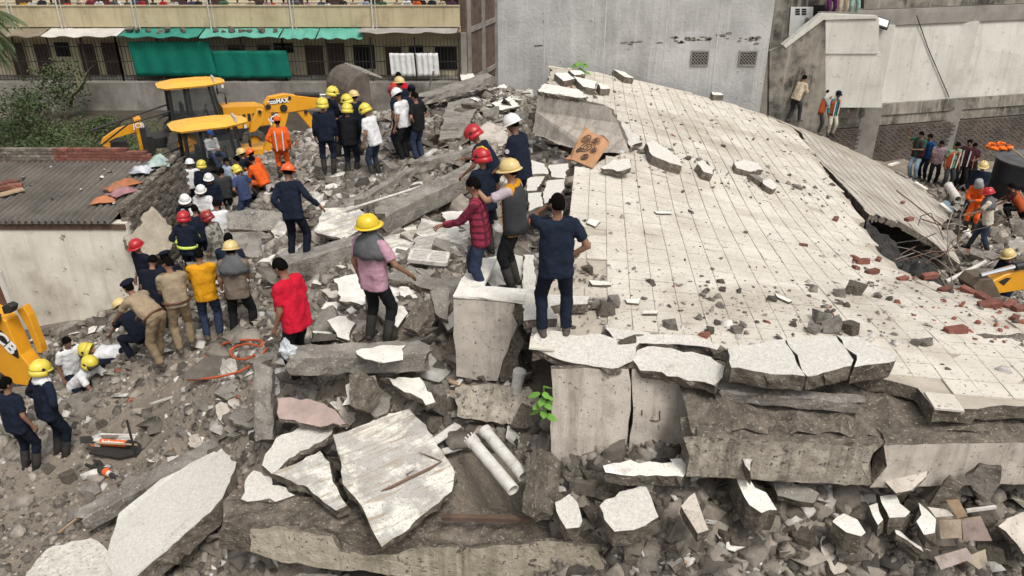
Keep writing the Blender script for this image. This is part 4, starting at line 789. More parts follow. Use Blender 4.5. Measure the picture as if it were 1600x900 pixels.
M_OFFW = mk('offwhite_house_render', (0.58, 0.56, 0.51), (0.48, 0.46, 0.41), scale=0.9, bump=0.4, bscale=12, speck=((.36, .34, .30), 5, .63), stain=((0.30, 0.28, 0.24), 0.5, 0.54, 0.78), streak=((0.36, 0.34, 0.295), 0.32))
M_MOSS = mk('stained_dark_render', (0.27, 0.245, 0.205), (0.15, 0.135, 0.112), scale=1.2, bump=0.6, bscale=10, stain=((0.04, 0.038, 0.032), 0.75, 0.47, 0.60), streak=((0.36, 0.33, 0.28), 0.25))
M_PIPEW = mk('old_white_drainpipe', (0.55, 0.53, 0.48), (0.42, 0.40, 0.36), scale=3, bump=.05, rough=.6)

YB = 50.0
def bx(u, v=60): return PY(u, v, YB).x
def bz(v, y=YB): return PY(800, v, y).z
ZP0, ZP1 = bz(41), bz(9)      # first floor parapet
root = empty('row_house', (bx(360), YB, -1.2)); tag(root, 'long cream row house with tarpaulin awnings and a crowded upper walkway', 'house')
rl = Vector(root.location)
def hp(name, mats, *boxes):
    mb = MB()
    for b in boxes: mb.box(b[0] - rl.x, b[1] - rl.x, b[2] - rl.y, b[3] - rl.y, b[4] - rl.z, b[5] - rl.z)
    return mb.build(name, [mats], root)
XL, XR = -42.0, bx(720)
zf = bz(121)
hp('plinth', M_PLINTH, (XL, XR + .3, YB - .15, YB + 6, -1.4, zf))
hp('wall', M_CREAMW, (XL, XR, YB + .9, YB + 6, zf, ZP0 - .36))
hp('walkway_slab', M_CREAMP, (XL, XR, YB - .1, YB + 2.2, ZP0 - .35, ZP0 - .05))
hp('parapet', M_CREAMP, (XL, XR, YB - .32, YB - .14, ZP0, ZP1))
hp('coping', M_CREAMP, (XL, XR, YB - .38, YB - .08, ZP1 + .004, ZP1 + .07))
hp('upper_wall', M_CREAMW, (XL, XR, YB + 2.2, YB + 6, ZP0 - .05, 8.2))
hp('end_pier', M_CEMENT, (XR + .002, XR + .35, YB - .1, YB + 2.4, zf, ZP0 - .4))
for i in range(12):
    x = bx(20 + i * 62); f = hp('door' if i % 3 else 'window', M_DOORB, (x - .5, x + .5, YB + 2.1, YB + 2.19, ZP0 if i % 3 else ZP0 + 1.0, ZP0 + 2.1))
zi = lambda v: PY(800, v, YB + .9).z
xi = lambda u: PY(u, 90, YB + .9).x
for (u0, u1, v0, v1) in [(58, 80, 68, 121), (128, 152, 68, 121), (163, 190, 66, 121), (478, 506, 70, 121), (513, 540, 67, 121), (603, 628, 72, 121), (20, 42, 66, 121), (248, 272, 68, 121), (290, 315, 68, 121), (360, 385, 70, 121), (405, 425, 70, 121)]:
    d = hp('door', M_DOORB, (xi(u0), xi(u1), YB + .82, YB + .89, zf + .004, zi(v0)))
    mb = MB(); w = .09
    for (a, b_, c_, e_) in ((xi(u0) - w, xi(u0), zf + .004, zi(v0) + w), (xi(u1), xi(u1) + w, zf + .004, zi(v0) + w), (xi(u0), xi(u1), zi(v0), zi(v0) + w)):
        mb.box(a - rl.x, b_ - rl.x, YB + .79 - rl.y, YB + .88 - rl.y, c_ - rl.z, e_ - rl.z)
    mb.build('frame', [M_CREAMP], d)
for (u0, u1, v0, v1) in [(553, 586, 70, 107), (680, 714, 73, 108), (90, 112, 66, 88), (430, 460, 67, 82), (640, 662, 71, 82)]:
    d = hp('window', M_DARK, (xi(u0), xi(u1), YB + .83, YB + .89, zi(v1), zi(v0)))
    mb = MB()
    for k in range(1, 7): x = xi(u0) + (xi(u1) - xi(u0)) * k / 7; mb.box(x - .012 - rl.x, x + .012 - rl.x, YB + .78 - rl.y, YB + .81 - rl.y, zi(v1) - rl.z, zi(v0) - rl.z)
    mb.build('grille', [M_STEEL], d)['kind'] = 'stuff'
for u in (20, 97, 213, 330, 457, 583):
    x = bx(u, 20); MB().tube([(x - rl.x, YB - .42 - rl.y, ZP0 - .5 - rl.z), (x - rl.x, YB - .42 - rl.y, ZP1 + 2.4 - rl.z)], .05, 8).build('drain_pipe', [M_PIPEW], root)
    MB().tube([(x + .22 - rl.x, YB - .40 - rl.y, ZP0 - .5 - rl.z), (x + .22 - rl.x, YB - .40 - rl.y, ZP1 + 2.4 - rl.z)], .025, 6).build('cable_pipe', [M_PIPEW], root)
mb = MB()
for k in range(2): mb.box(XL - rl.x, XR - rl.x, YB - .26 - rl.y, YB - .20 - rl.y, ZP1 + .16 + .2 * k - rl.z, ZP1 + .20 + .2 * k - rl.z)
mb.build('hand_rail', [M_STEEL], root)
# awnings, nets and fence are things of their own
def awning(u0, u1, m, lab, dz=0.0, name='awning', v0=43, v1=57):
    a0, a1 = bx(u0, 43), bx(u1, 43); mb = MB(); n = 16; vs = []; fs = []
    for j in range(4):
        for i in range(n + 1):
            t = i / n; s = j / 3; vs.append((a0 + (a1 - a0) * t, YB + .0 - .15 - 1.5 * s, bz(v0, YB - .15) * (1 - s) + bz(v1, YB - 1.65) * s + dz + .05 * math.sin(t * 19 + u0) * s + random.gauss(0, .012)))
    for j in range(3):
        for i in range(n): k = j * (n + 1) + i; fs.append((k, k + n + 1, k + n + 2, k + 1))
    o = mb.add(vs, fs).build(name, [m]); s_ = o.modifiers.new('s', 'SOLIDIFY'); s_.thickness = .03; tag(o, lab, 'awning')
awning(-30, 82, M_SHEETB, 'brown corrugated awning above the first doors of the row house')
awning(84, 200, M_SHEETW, 'pale grey sheet awning over two brown doors of the row house')
awning(202, 322, M_TEALD, 'dark teal tarpaulin awning weighted with bricks above the first green net', v1=58)
awning(324, 444, M_TEALP, 'washed out teal tarpaulin awning weighted with stones above the second net', v1=58)
awning(446, 500, M_TEALP, 'plain teal tarpaulin awning left of the seam, beside the grey sheet awning', v1=60)
awning(502, 572, M_TEALP, 'plain teal tarpaulin awning touching the grey sheet awning', v1=60)
awning(566, 716, M_SHEET, 'broad grey sheet awning at the brick end of the row house', v1=51)
for u in (203, 215, 231, 250, 262, 286, 337, 349, 361, 378, 390, 410, 430):
    p = PY(u, 49 + random.uniform(-2, 3), YB - .9); place('weight_stone', random.choice(CH_DARK), p + Vector((0, 0, .05)), random.uniform(.25, .4), 'dark stone holding down a teal tarpaulin awning', 'stone', 'stones on the awnings')
def net(u0, u1, v0, v1, m, lab, skew=8, cat='shade net', name='shade_net'):
    y = YB - 1.2; vs = []; fs = []; n, r = 20, 8
    a, b_ = PY(u0, v0, y), PY(u1, v0, y); c_, d_ = PY(u0 + skew, v1, y), PY(u1 + skew, v1, y)
    for j in range(r + 1):
        for i in range(n + 1):
            p = a.lerp(b_, i / n).lerp(c_.lerp(d_, i / n), j / r); vs.append((p.x, y + .06 * math.sin(i * 1.3 + u0) + random.gauss(0, .01), p.z + random.gauss(0, .006)))
    for j in range(r):
        for i in range(n): k = j * (n + 1) + i; fs.append((k, k + 1, k + n + 2, k + n + 1))
    o = MB().add(vs, fs).build(name, [m], smooth=True); s_ = o.modifiers.new('s', 'SOLIDIFY'); s_.thickness = .02; tag(o, lab, cat)
net(200, 326, 65, 119, M_TEAL, 'tall dark green shade net hung on the row house fence', 14)
net(328, 447, 79, 122, M_TEAL, 'lower dark green shade net with a loose right edge', 9)
net(608, 646, 83, 119, M_WHITEC, 'white cloth sheet tied to the fence, left one of two', 4, 'cloth', 'cloth_sheet')
net(649, 684, 83, 119, M_WHITEC, 'white cloth sheet tied to the fence, right one of two', 3, 'cloth', 'cloth_sheet')
for (u0, u1, lab) in ((0, 205, 'dark iron bar fence in front of the brown doors, left of the nets'), (205, 455, 'dark iron bar fence hidden behind the green shade nets'), (455, 720, 'dark iron bar fence with white cloth sheets tied on')):
    f = empty('iron_fence', (bx((u0 + u1) / 2), YB - 1.0, zf)); fl = Vector(f.location); tag(f, lab, 'fence')
    x0, x1 = bx(u0, 118), bx(u1, 118); ht = bz(60, YB - 1) - zf; mb = MB(); k = 0
    x = x0
    while x < x1: mb.box(x - fl.x - .012, x - fl.x + .012, -.012, .012, 0, ht); x += .22
    mb.build('bars', [M_STEEL], f)['kind'] = 'stuff'
    for zz in (.05, ht * .45, ht * .8): MB().box(x0 - fl.x, x1 - fl.x, -.03, -.018, zz, zz + .05).build('rail', [M_STEEL], f)
    for k in range(5): xx = x0 + (x1 - x0) * k / 4.0; MB().box(xx - fl.x - .04, xx - fl.x + .04, -.1, -.032, -1.6, ht + .1).build('post', [M_STEEL], f)
hp('front_terrace', M_PLINTH, (XL, XR, YB - 1.6, YB - .16, -1.4, zf - .02))
# brick flank between the row house and the grey wall
fl0 = Vector((XR + .4, YB + .2, 0)); fl1 = Vector((-0.3, YB + 9, 0)); fr = empty('brick_flank', (fl0.x, fl0.y, -1.2)); tag(fr, 'dark brown brick flank wall with concrete ribs at the end of the row house', 'wall')
d = (fl1 - fl0); mb = MB(); dn = Vector((d.y, -d.x, 0)).normalized()
mb.prism([Vector((0, 0, 0)), d, d + dn * -.4, dn * -.4], Vector((0, 0, 10.5))); mb.build('wall', [M_BRWALL], fr)
for t in (.02, .34, .66, .96):
    q0 = d * t; MB().bar(q0 + dn * .04, q0 + dn * .04 + Vector((0, 0, 10.4)), .3, .3).build('rib', [M_CEMENT], fr)
for z in (1.5, 4.6, 7.6): MB().bar(d * .03 + dn * .03 + Vector((0, 0, z)), d * .95 + dn * .03 + Vector((0, 0, z)), .12, .3).build('tie_beam', [M_CEMENT], fr)
# grey rendered house
YG = 26.6
xg0, xg1 = PY(778, 60, YG).x, PY(1203, 60, YG).x
gr = empty('grey_house', (4, YG, 0)); tag(gr, 'tall blank grey cement rendered house wall with two pierced air bricks', 'house')
gl = Vector(gr.location)
MB().box(xg0 - gl.x, xg1 - gl.x, 0, 9, -1.2, 12).build('wall', [M_GREYWALL], gr)
for u in (852, 948, 1045, 1128):
    a = PY(u, 0, YG - .005); MB().box(a.x - gl.x - .02, a.x - gl.x + .02, -.012, .01, 2, 11.9).build('render_seam', [mk('pale_seam', (.46, .455, .44))], gr)
for (u, v) in ((1093, 91), (1168, 91)):
    p = PY(u, v, YG); r_ = MB(); w, h = .27, .21
    r_.box(p.x - gl.x - w, p.x - gl.x + w, -.02, .02, p.z - h, p.z + h); ab = r_.build('air_brick', [M_DARK], gr)
    mb = MB()
    for (x0, x1, z0, z1) in ((-w - .03, w + .03, h, h + .04), (-w - .03, w + .03, -h - .04, -h), (-w - .03, -w, -h, h), (w, w + .03, -h, h)): mb.box(p.x - gl.x + x0, p.x - gl.x + x1, -.045, .015, p.z + z0, p.z + z1)
    for i in range(5):
        for j in range(4):
            cx, cz = -w + (i + .5) * 2 * w / 5, -h + (j + .5) * 2 * h / 4; k = 8
            pts = [(p.x - gl.x + cx + .045 * math.cos(t * 2 * math.pi / k), -.032, p.z + cz + .045 * math.sin(t * 2 * math.pi / k)) for t in range(k + 1)]; mb.tube(pts, .012, 4, cap=False)
    mb.build('lattice', [M_CEMENT], ab)['kind'] = 'stuff'
# flaked render patches
def flake(u, v, w, h, seed):
    rj = random.Random(seed); p = PY(u, v, YG); n = 16; pts = [Vector((p.x - gl.x + w * math.cos(t) * rj.uniform(.5, 1.1), -.003, p.z + h * math.sin(t) * rj.uniform(.4, 1.2))) for t in [2 * math.pi * i / n for i in range(n)]]
    MB().add(pts, [tuple(range(n))]).build('bare_patch', [M_BROK], gr)
rp = random.Random(4)
for i in range(34): u = rp.uniform(1050, 1190); flake(u, 61 + rp.gauss(0, 4) - (u - 1050) * .02, rp.uniform(.04, .16), rp.uniform(.02, .07), i)
for (u, v) in ((975, 67), (990, 66), (1000, 65), (1030, 67), (838, 72), (845, 71), (985, 69)): flake(u, v, .14, .04, int(u))
# right-hand off-white house with stair and brick foot
YR0, YR1 = 28.0, 31.0
def ry(u): return YR0 + (u - 1285) / 315.0 * 2.6
def PR(u, v, off=0.0): return PY(u, v, ry(u) + off)
rr = empty('offwhite_house', PR(1440, 250)); tag(rr, 'off-white rendered house with ribs, stained brick foot and an outside stair', 'house'); ro = Vector(rr.location)
def rquad(name, us, zs, off, thick, m, parent=None, jag=0.0):
    pts = []
    for (u, z) in zip(us, zs):
        y = ry(u) + off; x = (u - 800) / FPX * (y * math.cos(PITCH) + (CAMZ - z) * math.sin(PITCH)); pts.append(Vector((x, y, z)) - ro)
    nrm = Vector((0, -1, 0)); mb = MB()
    mb.prism(pts, Vector((0, thick, 0))); o = mb.build(name, [m], parent or rr)
    bm = bmesh.new(); bm.from_mesh(o.data); bmesh.ops.recalc_face_normals(bm, faces=bm.faces); bm.to_mesh(o.data); bm.free(); return o
zr = lambda u, v: PR(u, v).z
zt = zr(1450, 36); zb_ = zr(1450, 156); ztop = 10.5
rquad('wall', (1284, 1900, 1900, 1284), (zb_, zb_, zt, zt), .12, .3, M_OFFW)
rquad('upper_band', (1284, 1900, 1900, 1284), (zt, zt, zt + .55, zt + .5), .02, .4, M_CEMENT)
rquad('upper_wall', (1350, 1900, 1900, 1350), (zt + .55, zt + .55, ztop, ztop), .25, .3, M_MOSS)
for (ua, ub) in ((1374, 1360), (1502, 1482), (1640, 1615), (1770, 1745)):
    w = .32; y = ry(ua); x = PR(ua, 90).x; o = MB().box(x - w - ro.x, x + w - ro.x, y - .06 - ro.y, y + .118 - ro.y, .6 - ro.z, zt + .01 - ro.z).build('rib', [M_OFFW], rr)
    MB().box(x - w - .05 - ro.x, x + w + .05 - ro.x, y - .3 - ro.y, y + .1 - ro.y, .3 - ro.z, zb_ - .08 - ro.z).build('rib_foot', [M_CEMENT], rr)
rquad('cement_ledge', (1300, 1900, 1900, 1300), (zb_ - .42, zb_ - .42, zb_, zb_), -.06, .3, M_MOSS)
rquad('stained_strip', (1300, 1900, 1900, 1300), (zb_ - .8, zb_ - .8, zb_ - .42, zb_ - .42), .02, .3, M_MOSS)
rquad('foundation_core', (1280, 1900, 1900, 1280), (0, 0, zb_ - .8, zb_ - .8), .14, .3, M_BROK)
# rough brick courses of the foot: individual bricks, too many to name
mb = MB(); z = .4; row = 0; rj = random.Random(2)
xs0, xs1 = PR(1285, 200).x, PR(1900, 200).x
while z < zb_ - .86:
    x = xs0 + (.12 if row % 2 else 0)
    while x < xs1:
        u = 1285 + (x - xs0) / (xs1 - xs0) * 615; y = ry(u) + .05 + rj.gauss(0, .012)
        mb.box(x + .006 - ro.x, x + .224 - ro.x, y - ro.y, y + .12 - ro.y, z - ro.z, z + .066 - ro.z); x += .235
    z += .08; row += 1
mb.build('brick_courses', [mk('grimy_brick', (.15, .122, .102), (.095, .08, .068), scale=2.5, bump=.6, bscale=12, stain=((.055, .05, .043), .7, .48, .66))], rr)['kind'] = 'stuff'
# stair wall between the grey and the off-white house
ys = 27.6
def PSt(u, v, off=0): return PY(u, v, ys + off) - ro
o = MB().prism([PSt(1200, 300), PSt(1292, 300), PSt(1289, 28), PSt(1283, 24), PSt(1228, 70), PSt(1203, 80)], Vector((0, .25, 0))).build('stair_wall', [M_MOSS], rr)
o = MB().prism([PSt(1224, 71, -.04), PSt(1228, 75, -.04), PSt(1287, 31, -.04), PSt(1372, 29, -.04), PSt(1372, 25, -.04), PSt(1284, 22, -.04)], Vector((0, .34, 0))).build('stair_coping', [M_OFFW], rr)
o = MB().prism([PSt(1290, 31, .02), PSt(1290, 84, .02), PSt(1372, 84, .02), PSt(1374, 30, .02)], Vector((0, .2, 0))).build('landing_parapet', [M_OFFW], rr)
o = MB().prism([PSt(1288, 168, .07), PSt(1378, 168, .07), PSt(1376, 82, .07), PSt(1290, 82, .07)], Vector((0, .3, 0))).build('landing_base', [M_OFFW], rr)
yb = ys + 1.6
o = MB().prism([PY(1203, 110, yb) - ro, PY(1300, 110, yb) - ro, PY(1300, -120, yb) - ro, PY(1203, -120, yb) - ro], Vector((0, .2, 0))).build('stair_back_wall', [M_MOSS], rr)
o = MB().prism([PY(1232, 62, yb - .06) - ro, PY(1268, 62, yb - .06) - ro, PY(1271, 11, yb - .06) - ro, PY(1236, 11, yb - .06) - ro], Vector((0, .05, 0))).build('white_door', [mk('white_metal_door', (.60, .60, .58), (.52, .52, .5), scale=2, bump=.05)], rr)
for j in range(3):
    for k in range(2):
        u = 1243 + k * 10; v = 13.5 + j * 3.6; MB().prism([PY(u, v + 2.4, yb - .075) - ro, PY(u + 7, v + 2.4, yb - .075) - ro, PY(u + 7, v, yb - .075) - ro, PY(u, v, yb - .075) - ro], Vector((0, .02, 0))).build('louvre', [M_DARK], o)
MB().prism([PY(1269, 70, yb - .05) - ro, PY(1290, 70, yb - .05) - ro, PY(1290, 8, yb - .05) - ro, PY(1272, 8, yb - .05) - ro], Vector((0, .04, 0))).build('doorway', [M_DARK], rr)
MB().box(PY(1285, 25, ys).x - ro.x, PY(1380, 25, ys).x - ro.x, ys + .3 - ro.y, ys + 2 - ro.y, PY(1300, 36, ys).z - .1 - ro.z, PY(1300, 36, ys).z - ro.z).build('landing', [M_CEMENT], rr)
# floodlight and cable on the off-white house
fo = empty('floodlight', PR(1378, 36, -.25)); tag(fo, 'square floodlight fixed under the upper band of the off-white house', 'lamp')
MB().box(-.24, .24, -.05, .05, -.18, .18, M=Matrix.Rotation(R(-35), 4, 'X') @ Matrix.Rotation(R(20), 4, 'Y')).build('housing', [M_STEEL], fo)
MB().box(-.19, .19, -.062, -.052, -.13, .13, M=Matrix.Rotation(R(-35), 4, 'X') @ Matrix.Rotation(R(20), 4, 'Y')).build('glass', [mk('lamp_glass', (.55, .56, .56), (.5, .5, .5), rough=.2, bump=0)], fo)
MB().bar((0, .05, 0), (0, .34, .2), .05, .05).build('bracket', [M_STEEL], fo)
tag(MB().tube([PR(1432, 24, -.12), PR(1450, 75, -.12), PR(1483, 152, -.12)], .018, 5).build('hanging_cable', [M_BLACK]), 'thin black cable hanging slantwise across the off-white wall', 'cable')

# ------------------------------------------------------------------ shed at left with corrugated roof
sx0, sx1, sy0, sy1 = -22.0, PZ(190, 342, 4.15).x, PZ(100, 342, 4.1).y, PZ(100, 252, 4.45).y
sh = empty('shed', (-14, sy0, 1.0)); tag(sh, 'low cream walled shed with a dark corrugated roof beside the heap', 'shed'); so_ = Vector(sh.location)
def sb(name, m, *b): return MB().box(b[0] - so_.x, b[1] - so_.x, b[2] - so_.y, b[3] - so_.y, b[4] - so_.z, b[5] - so_.z).build(name, [m], sh)
M_SHEDW = mk('shed_cream_wall', (0.70, 0.665, 0.58), (0.58, 0.54, 0.455), scale=1.6, bump=0.3, bscale=20, speck=((0.22, 0.19, 0.15), 4, 0.645), stain=((0.27, 0.23, 0.175), 0.5, 0.52, 0.74), streak=((.36, .32, .25), .4))
sb('front_wall', M_SHEDW, sx0, sx1, sy0, sy0 + .22, -.5, 4.0)
sb('back_wall', M_BRWALL, sx0, sx1, sy1, sy1 + .24, -.5, 4.45)
mb = MB(); n = 720; prof = []
for j in range(2):
    for i in range(n + 1):
        x = sx0 - .1 + (sx1 - .18 - sx0) * i / n; zz = .045 * math.sin(i * 2 * math.pi / 7.5); prof.append((x - so_.x, (sy0 - .12 if j == 0 else sy1 + .02) - so_.y, (4.08 if j == 0 else 4.42) + zz - so_.z))
mb.add(prof, [(i, i + 1, n + 2 + i, n + 1 + i) for i in range(n)])
o = mb.build('corrugated_sheet', [mk('old_cement_sheet', (0.165, 0.148, 0.128), (0.095, 0.085, 0.073), scale=1.5, bump=0.4, bscale=14, speck=((0.42, 0.40, 0.36), 6, 0.70), stain=((0.085, 0.075, 0.062), 0.7, 0.52, 0.74))], sh); o.modifiers.new('s', 'SOLIDIFY').thickness = .02
sb('eave_board', M_DKWOOD, sx0, sx1 - .02, sy0 - .03, sy0 - .002, 3.86, 3.98)
# side wall of rough brick, courses built as bricks
sb('side_wall_core', M_BROK, sx1 - .2, sx1 - .02, sy0 + .23, sy1 - .004, -.5, 4.35)
mb = MB(); z = .6; row = 0
while z < 4.42:
    y = sy0 + .1 + (.11 if row % 2 else 0)
    while y < sy1 + .2:
        if z < 4.1 + .3 * (y - sy0) / (sy1 - sy0): a = rj.gauss(0, .02); mb.box(sx1 - .14 - so_.x, sx1 + .03 + a - so_.x, y - so_.y, y + .205 - so_.y, z - so_.z, z + .068 - so_.z)
        y += .225
    z += .085; row += 1
mb.build('side_brick_courses', [M_GBRICK], sh)['kind'] = 'stuff'
for k in range(13):
    y = sy0 + .2 + k * .26; 
    o = bpy.data.objects.new('brick', random.choice(BR_GREY)); col.objects.link(o); o.parent = sh; o.scale = (1, 1.1, 1.2); o.location = Vector((sx1 - .1, y, 4.18 + .32 * (y - sy0) / (sy1 - sy0) + .05)) - so_; o.rotation_euler = (random.gauss(0, .1), random.gauss(0, .08), math.pi / 2 + random.gauss(0, .12))
# loose brick courses along the back edge
for row in range(4):
    for k in range(15 if row < 3 else 10):
        u = 90 + k * 11.4 + (5 if row % 2 else 0)
        if u > 250 - row * 8: continue
        p = PY(u, 255, sy1 + .1); o = bpy.data.objects.new('brick', random.choice(BR_RED)); col.objects.link(o); o.parent = sh; o.location = Vector((p.x, sy1 + .1, 4.49 + row * .078)) - so_; o.rotation_euler = (0, 0, random.gauss(0, .05)); o.scale = (.86, 1.3, 1)
    for k in range(14):
        p = PY(-60 + k * 11 + (5 if row % 2 else 0), 255, sy1 + .1); o = bpy.data.objects.new('brick', random.choice(BR_GREY)); col.objects.link(o); o.parent = sh; o.location = Vector((p.x, sy1 + .1, 4.49 + row * .078)) - so_; o.rotation_euler = (0, 0, random.gauss(0, .06)); o.scale = (.86, 1.3, 1)
def onshed(u, v): 
    d = ray(u, v); n_ = Vector((0, -(4.42 - 4.08), sy1 - sy0 + .14)); p0 = Vector((0, sy0 - .12, 4.08)); return CO + d * ((p0 - CO).dot(n_) / d.dot(n_))
for i in range(13):
    u = random.uniform(20, 180); v = random.uniform(262, 322); place('roof_crumb', random.choice(CH_WHITE), onshed(u, v) + Vector((0, 0, .05)), random.uniform(.04, .10), 'small white plaster crumb lying on the corrugated shed roof', 'rubble', 'crumbs on the shed roof')
# rags and bags on the shed edge
def rag(name, u, v, w, l, h, m, lab, cat, rz=0.0, zo=0.0):
    c = onshed(u, v) + Vector((0, 0, zo)); n = 12; vs = []; fs = []; rj_ = random.Random(int(u * v))
    for j in range(n + 1):
        for i in range(n + 1):
            x = (i / n - .5); y = (j / n - .5); e = max(0, 1 - (2.1 * math.hypot(x, y)) ** 3); zz = h * e * (.6 + .8 * noise.noise(Vector((x * 4 + u, y * 4, v)))) + .04
            q_ = Vector((x * w * (1 + .25 * noise.noise(Vector((y * 3, u, 1)))), y * l * (1 + .25 * noise.noise(Vector((x * 3, v, 2)))), zz)); vs.append(Matrix.Rotation(rz, 3, 'Z') @ q_ + c)
    for j in range(n):
        for i in range(n): k = j * (n + 1) + i; fs.append((k, k + 1, k + n + 2, k + n + 1))
    o = MB().add(vs, fs).build(name, [m], smooth=True); o.modifiers.new('s', 'SOLIDIFY').thickness = .015; return tag(o, lab, cat)
cl = lambda nm, a, b_=None: mk('cloth_' + nm, a, b_ or tuple(x * .7 for x in a), scale=3, bump=.5, bscale=9, bdist=.05, rough=.9)
rag('plastic_sack', 250, 264, .55, .55, .22, mk('pale_sack', (.42, .48, .45), (.22, .32, .29), scale=3, bump=.4, bscale=8, rough=.5), 'crumpled pale green plastic sack on the shed wall', 'sack', .3, .1)
rag('plastic_bag', 223, 273, .5, .4, .2, mk('clear_bag', (.50, .51, .54), (.32, .33, .36), scale=4, bump=.5, bscale=10, rough=.3), 'crumpled grey plastic bag on the corner of the shed roof', 'bag', 0, .06)
rag('orange_rag', 193, 295, .35, .8, .16, cl('orange', (.42, .15, .06), (.25, .12, .07)), 'orange rag spread along the shed roof edge', 'rag', -.6, .05)
rag('pink_rag', 192, 305, .4, .6, .15, cl('pink', (.36, .18, .19), (.22, .12, .13)), 'faded pink rag beside the orange rag on the shed roof', 'rag', -.5, .04)
rag('orange_rag', 163, 318, .5, .32, .12, cl('orange2', (.45, .17, .08), (.28, .13, .08)), 'small orange rag at the corner of the shed roof', 'rag', .3, .03)
mb = MB()
p = onshed(0, 312); tag(MB().bar(onshed(-30, 318) + Vector((0, 0, .08)), onshed(38, 300) + Vector((0, 0, .08)), .25, .03).build('loose_board', [M_WOOD]), 'thin board sticking over the shed roof from the left', 'board')
for i, (u, v) in enumerate(((8, 296), (20, 292), (26, 298), (4, 302))):
    place('brick', BR_RED[i], onshed(u, v) + Vector((0, 0, .12)), 1.3, 'dull red brick on the loose board over the shed roof', 'brick', 'bricks on the shed roof board', (0, 0, .2 * i))
# brown panel with pale frame left of the shed wall
pn = empty('brown_panel', PZ(5, 520, 1.5)); tag(pn, 'brown panel with a pale diagonal frame post beside the cream shed wall', 'panel'); pl = Vector(pn.location)
yy = sy0 - .9
MB().prism([PY(-70, 425, yy) - pl, PY(2, 432, yy) - pl, PY(22, 492, yy) - pl, PY(-60, 500, yy) - pl], Vector((0, .04, 0))).build('sheet', [mk('maroon_sheet', (.17, .075, .05), (.12, .05, .036), scale=2, bump=.1)], pn)
MB().bar(PY(-2, 424, yy - .03) - pl, PY(28, 500, yy - .03) - pl, .1, .1, up=Vector((0, 1, 0))).build('frame_post', [M_OFFW], pn)
# ------------------------------------------------------------------ machines
M_GLASS = bpy.data.materials.new('cab_glass'); M_GLASS.use_nodes = True
_b = M_GLASS.node_tree.nodes['Principled BSDF']; _b.inputs['Base Color'].default_value = (.06, .075, .075, 1); _b.inputs['Roughness'].default_value = .04; _b.inputs['Alpha'].default_value = .22; _b.inputs['Specular IOR Level'].default_value = .6
M_BLKP = mk('black_machine_paint', (.02, .02, .02), (.032, .03, .028), rough=.5, bump=.05)
M_ROOFW = mk('pale_plate', (.55, .56, .55), (.35, .36, .36), scale=14, bump=.05, rough=.5)
M_WTXT = mk('white_lettering', (.78, .78, .76), (.72, .72, .70), scale=6, bump=0)
M_BTXT = mk('black_lettering', (.012, .012, .012), (.02, .02, .02), scale=6, bump=0)
M_TYRE = mk('dusty_tyre', (.05, .046, .04), (.10, .09, .075), scale=6, bump=.5, bscale=30, rough=.9)
def text_mesh(name, body, size, M4, mat, parent, extrude=.004, bold=0.0, sx=1.0):
    cu = bpy.data.curves.new(name, 'FONT'); cu.body = body; cu.size = size; cu.align_x = 'CENTER'; cu.align_y = 'CENTER'; cu.extrude = extrude; cu.offset = bold
    t = bpy.data.objects.new('tmp', cu); col.objects.link(t); dg = bpy.context.evaluated_depsgraph_get(); me_ = bpy.data.meshes.new_from_object(t.evaluated_get(dg)); bpy.data.objects.remove(t)
    me_.materials.clear(); me_.materials.append(mat); o = bpy.data.objects.new(name, me_); col.objects.link(o); o.parent = parent; o.matrix_local = M4 @ Matrix.Diagonal((sx, 1, 1, 1)); return o
def wheel(parent, x, y, r, w, rimc=M_YEL):
    M4 = Matrix.Translation((x, y, r)) @ Matrix.Rotation(math.pi / 2, 4, 'X'); mb = MB()
    mb.lathe([(r * .55, -w / 2), (r * .9, -w / 2), (r, -w * .35), (r, w * .35), (r * .9, w / 2), (r * .55, w / 2), (r * .5, w * .3), (r * .5, -w * .3), (r * .55, -w / 2)], 28, M=M4)
    for k in range(18):
        a = k * 2 * math.pi / 18; c = Vector((math.cos(a) * r * 1.0, math.sin(a) * r * 1.0, 0)); d_ = Vector((-math.sin(a), math.cos(a), 0))
        mb.bar(M4 @ (c + Vector((0, 0, -w * .42))), M4 @ (c + d_ * .08 * r * (1 if k % 2 else -1) + Vector((0, 0, w * .42))), .06 * r, .09 * r)
    t = mb.build('wheel', [M_TYRE], parent)
    mb = MB(); mb.lathe([(0.001, w * .18), (r * .2, w * .2), (r * .24, w * .12), (r * .52, w * .12), (r * .56, w * .3)], 20, M=M4); mb.lathe([(0.001, -w * .18), (r * .2, -w * .2), (r * .24, -w * .12), (r * .52, -w * .12), (r * .56, -w * .3)], 20, M=M4)
    mb.build('rim', [rimc], t)
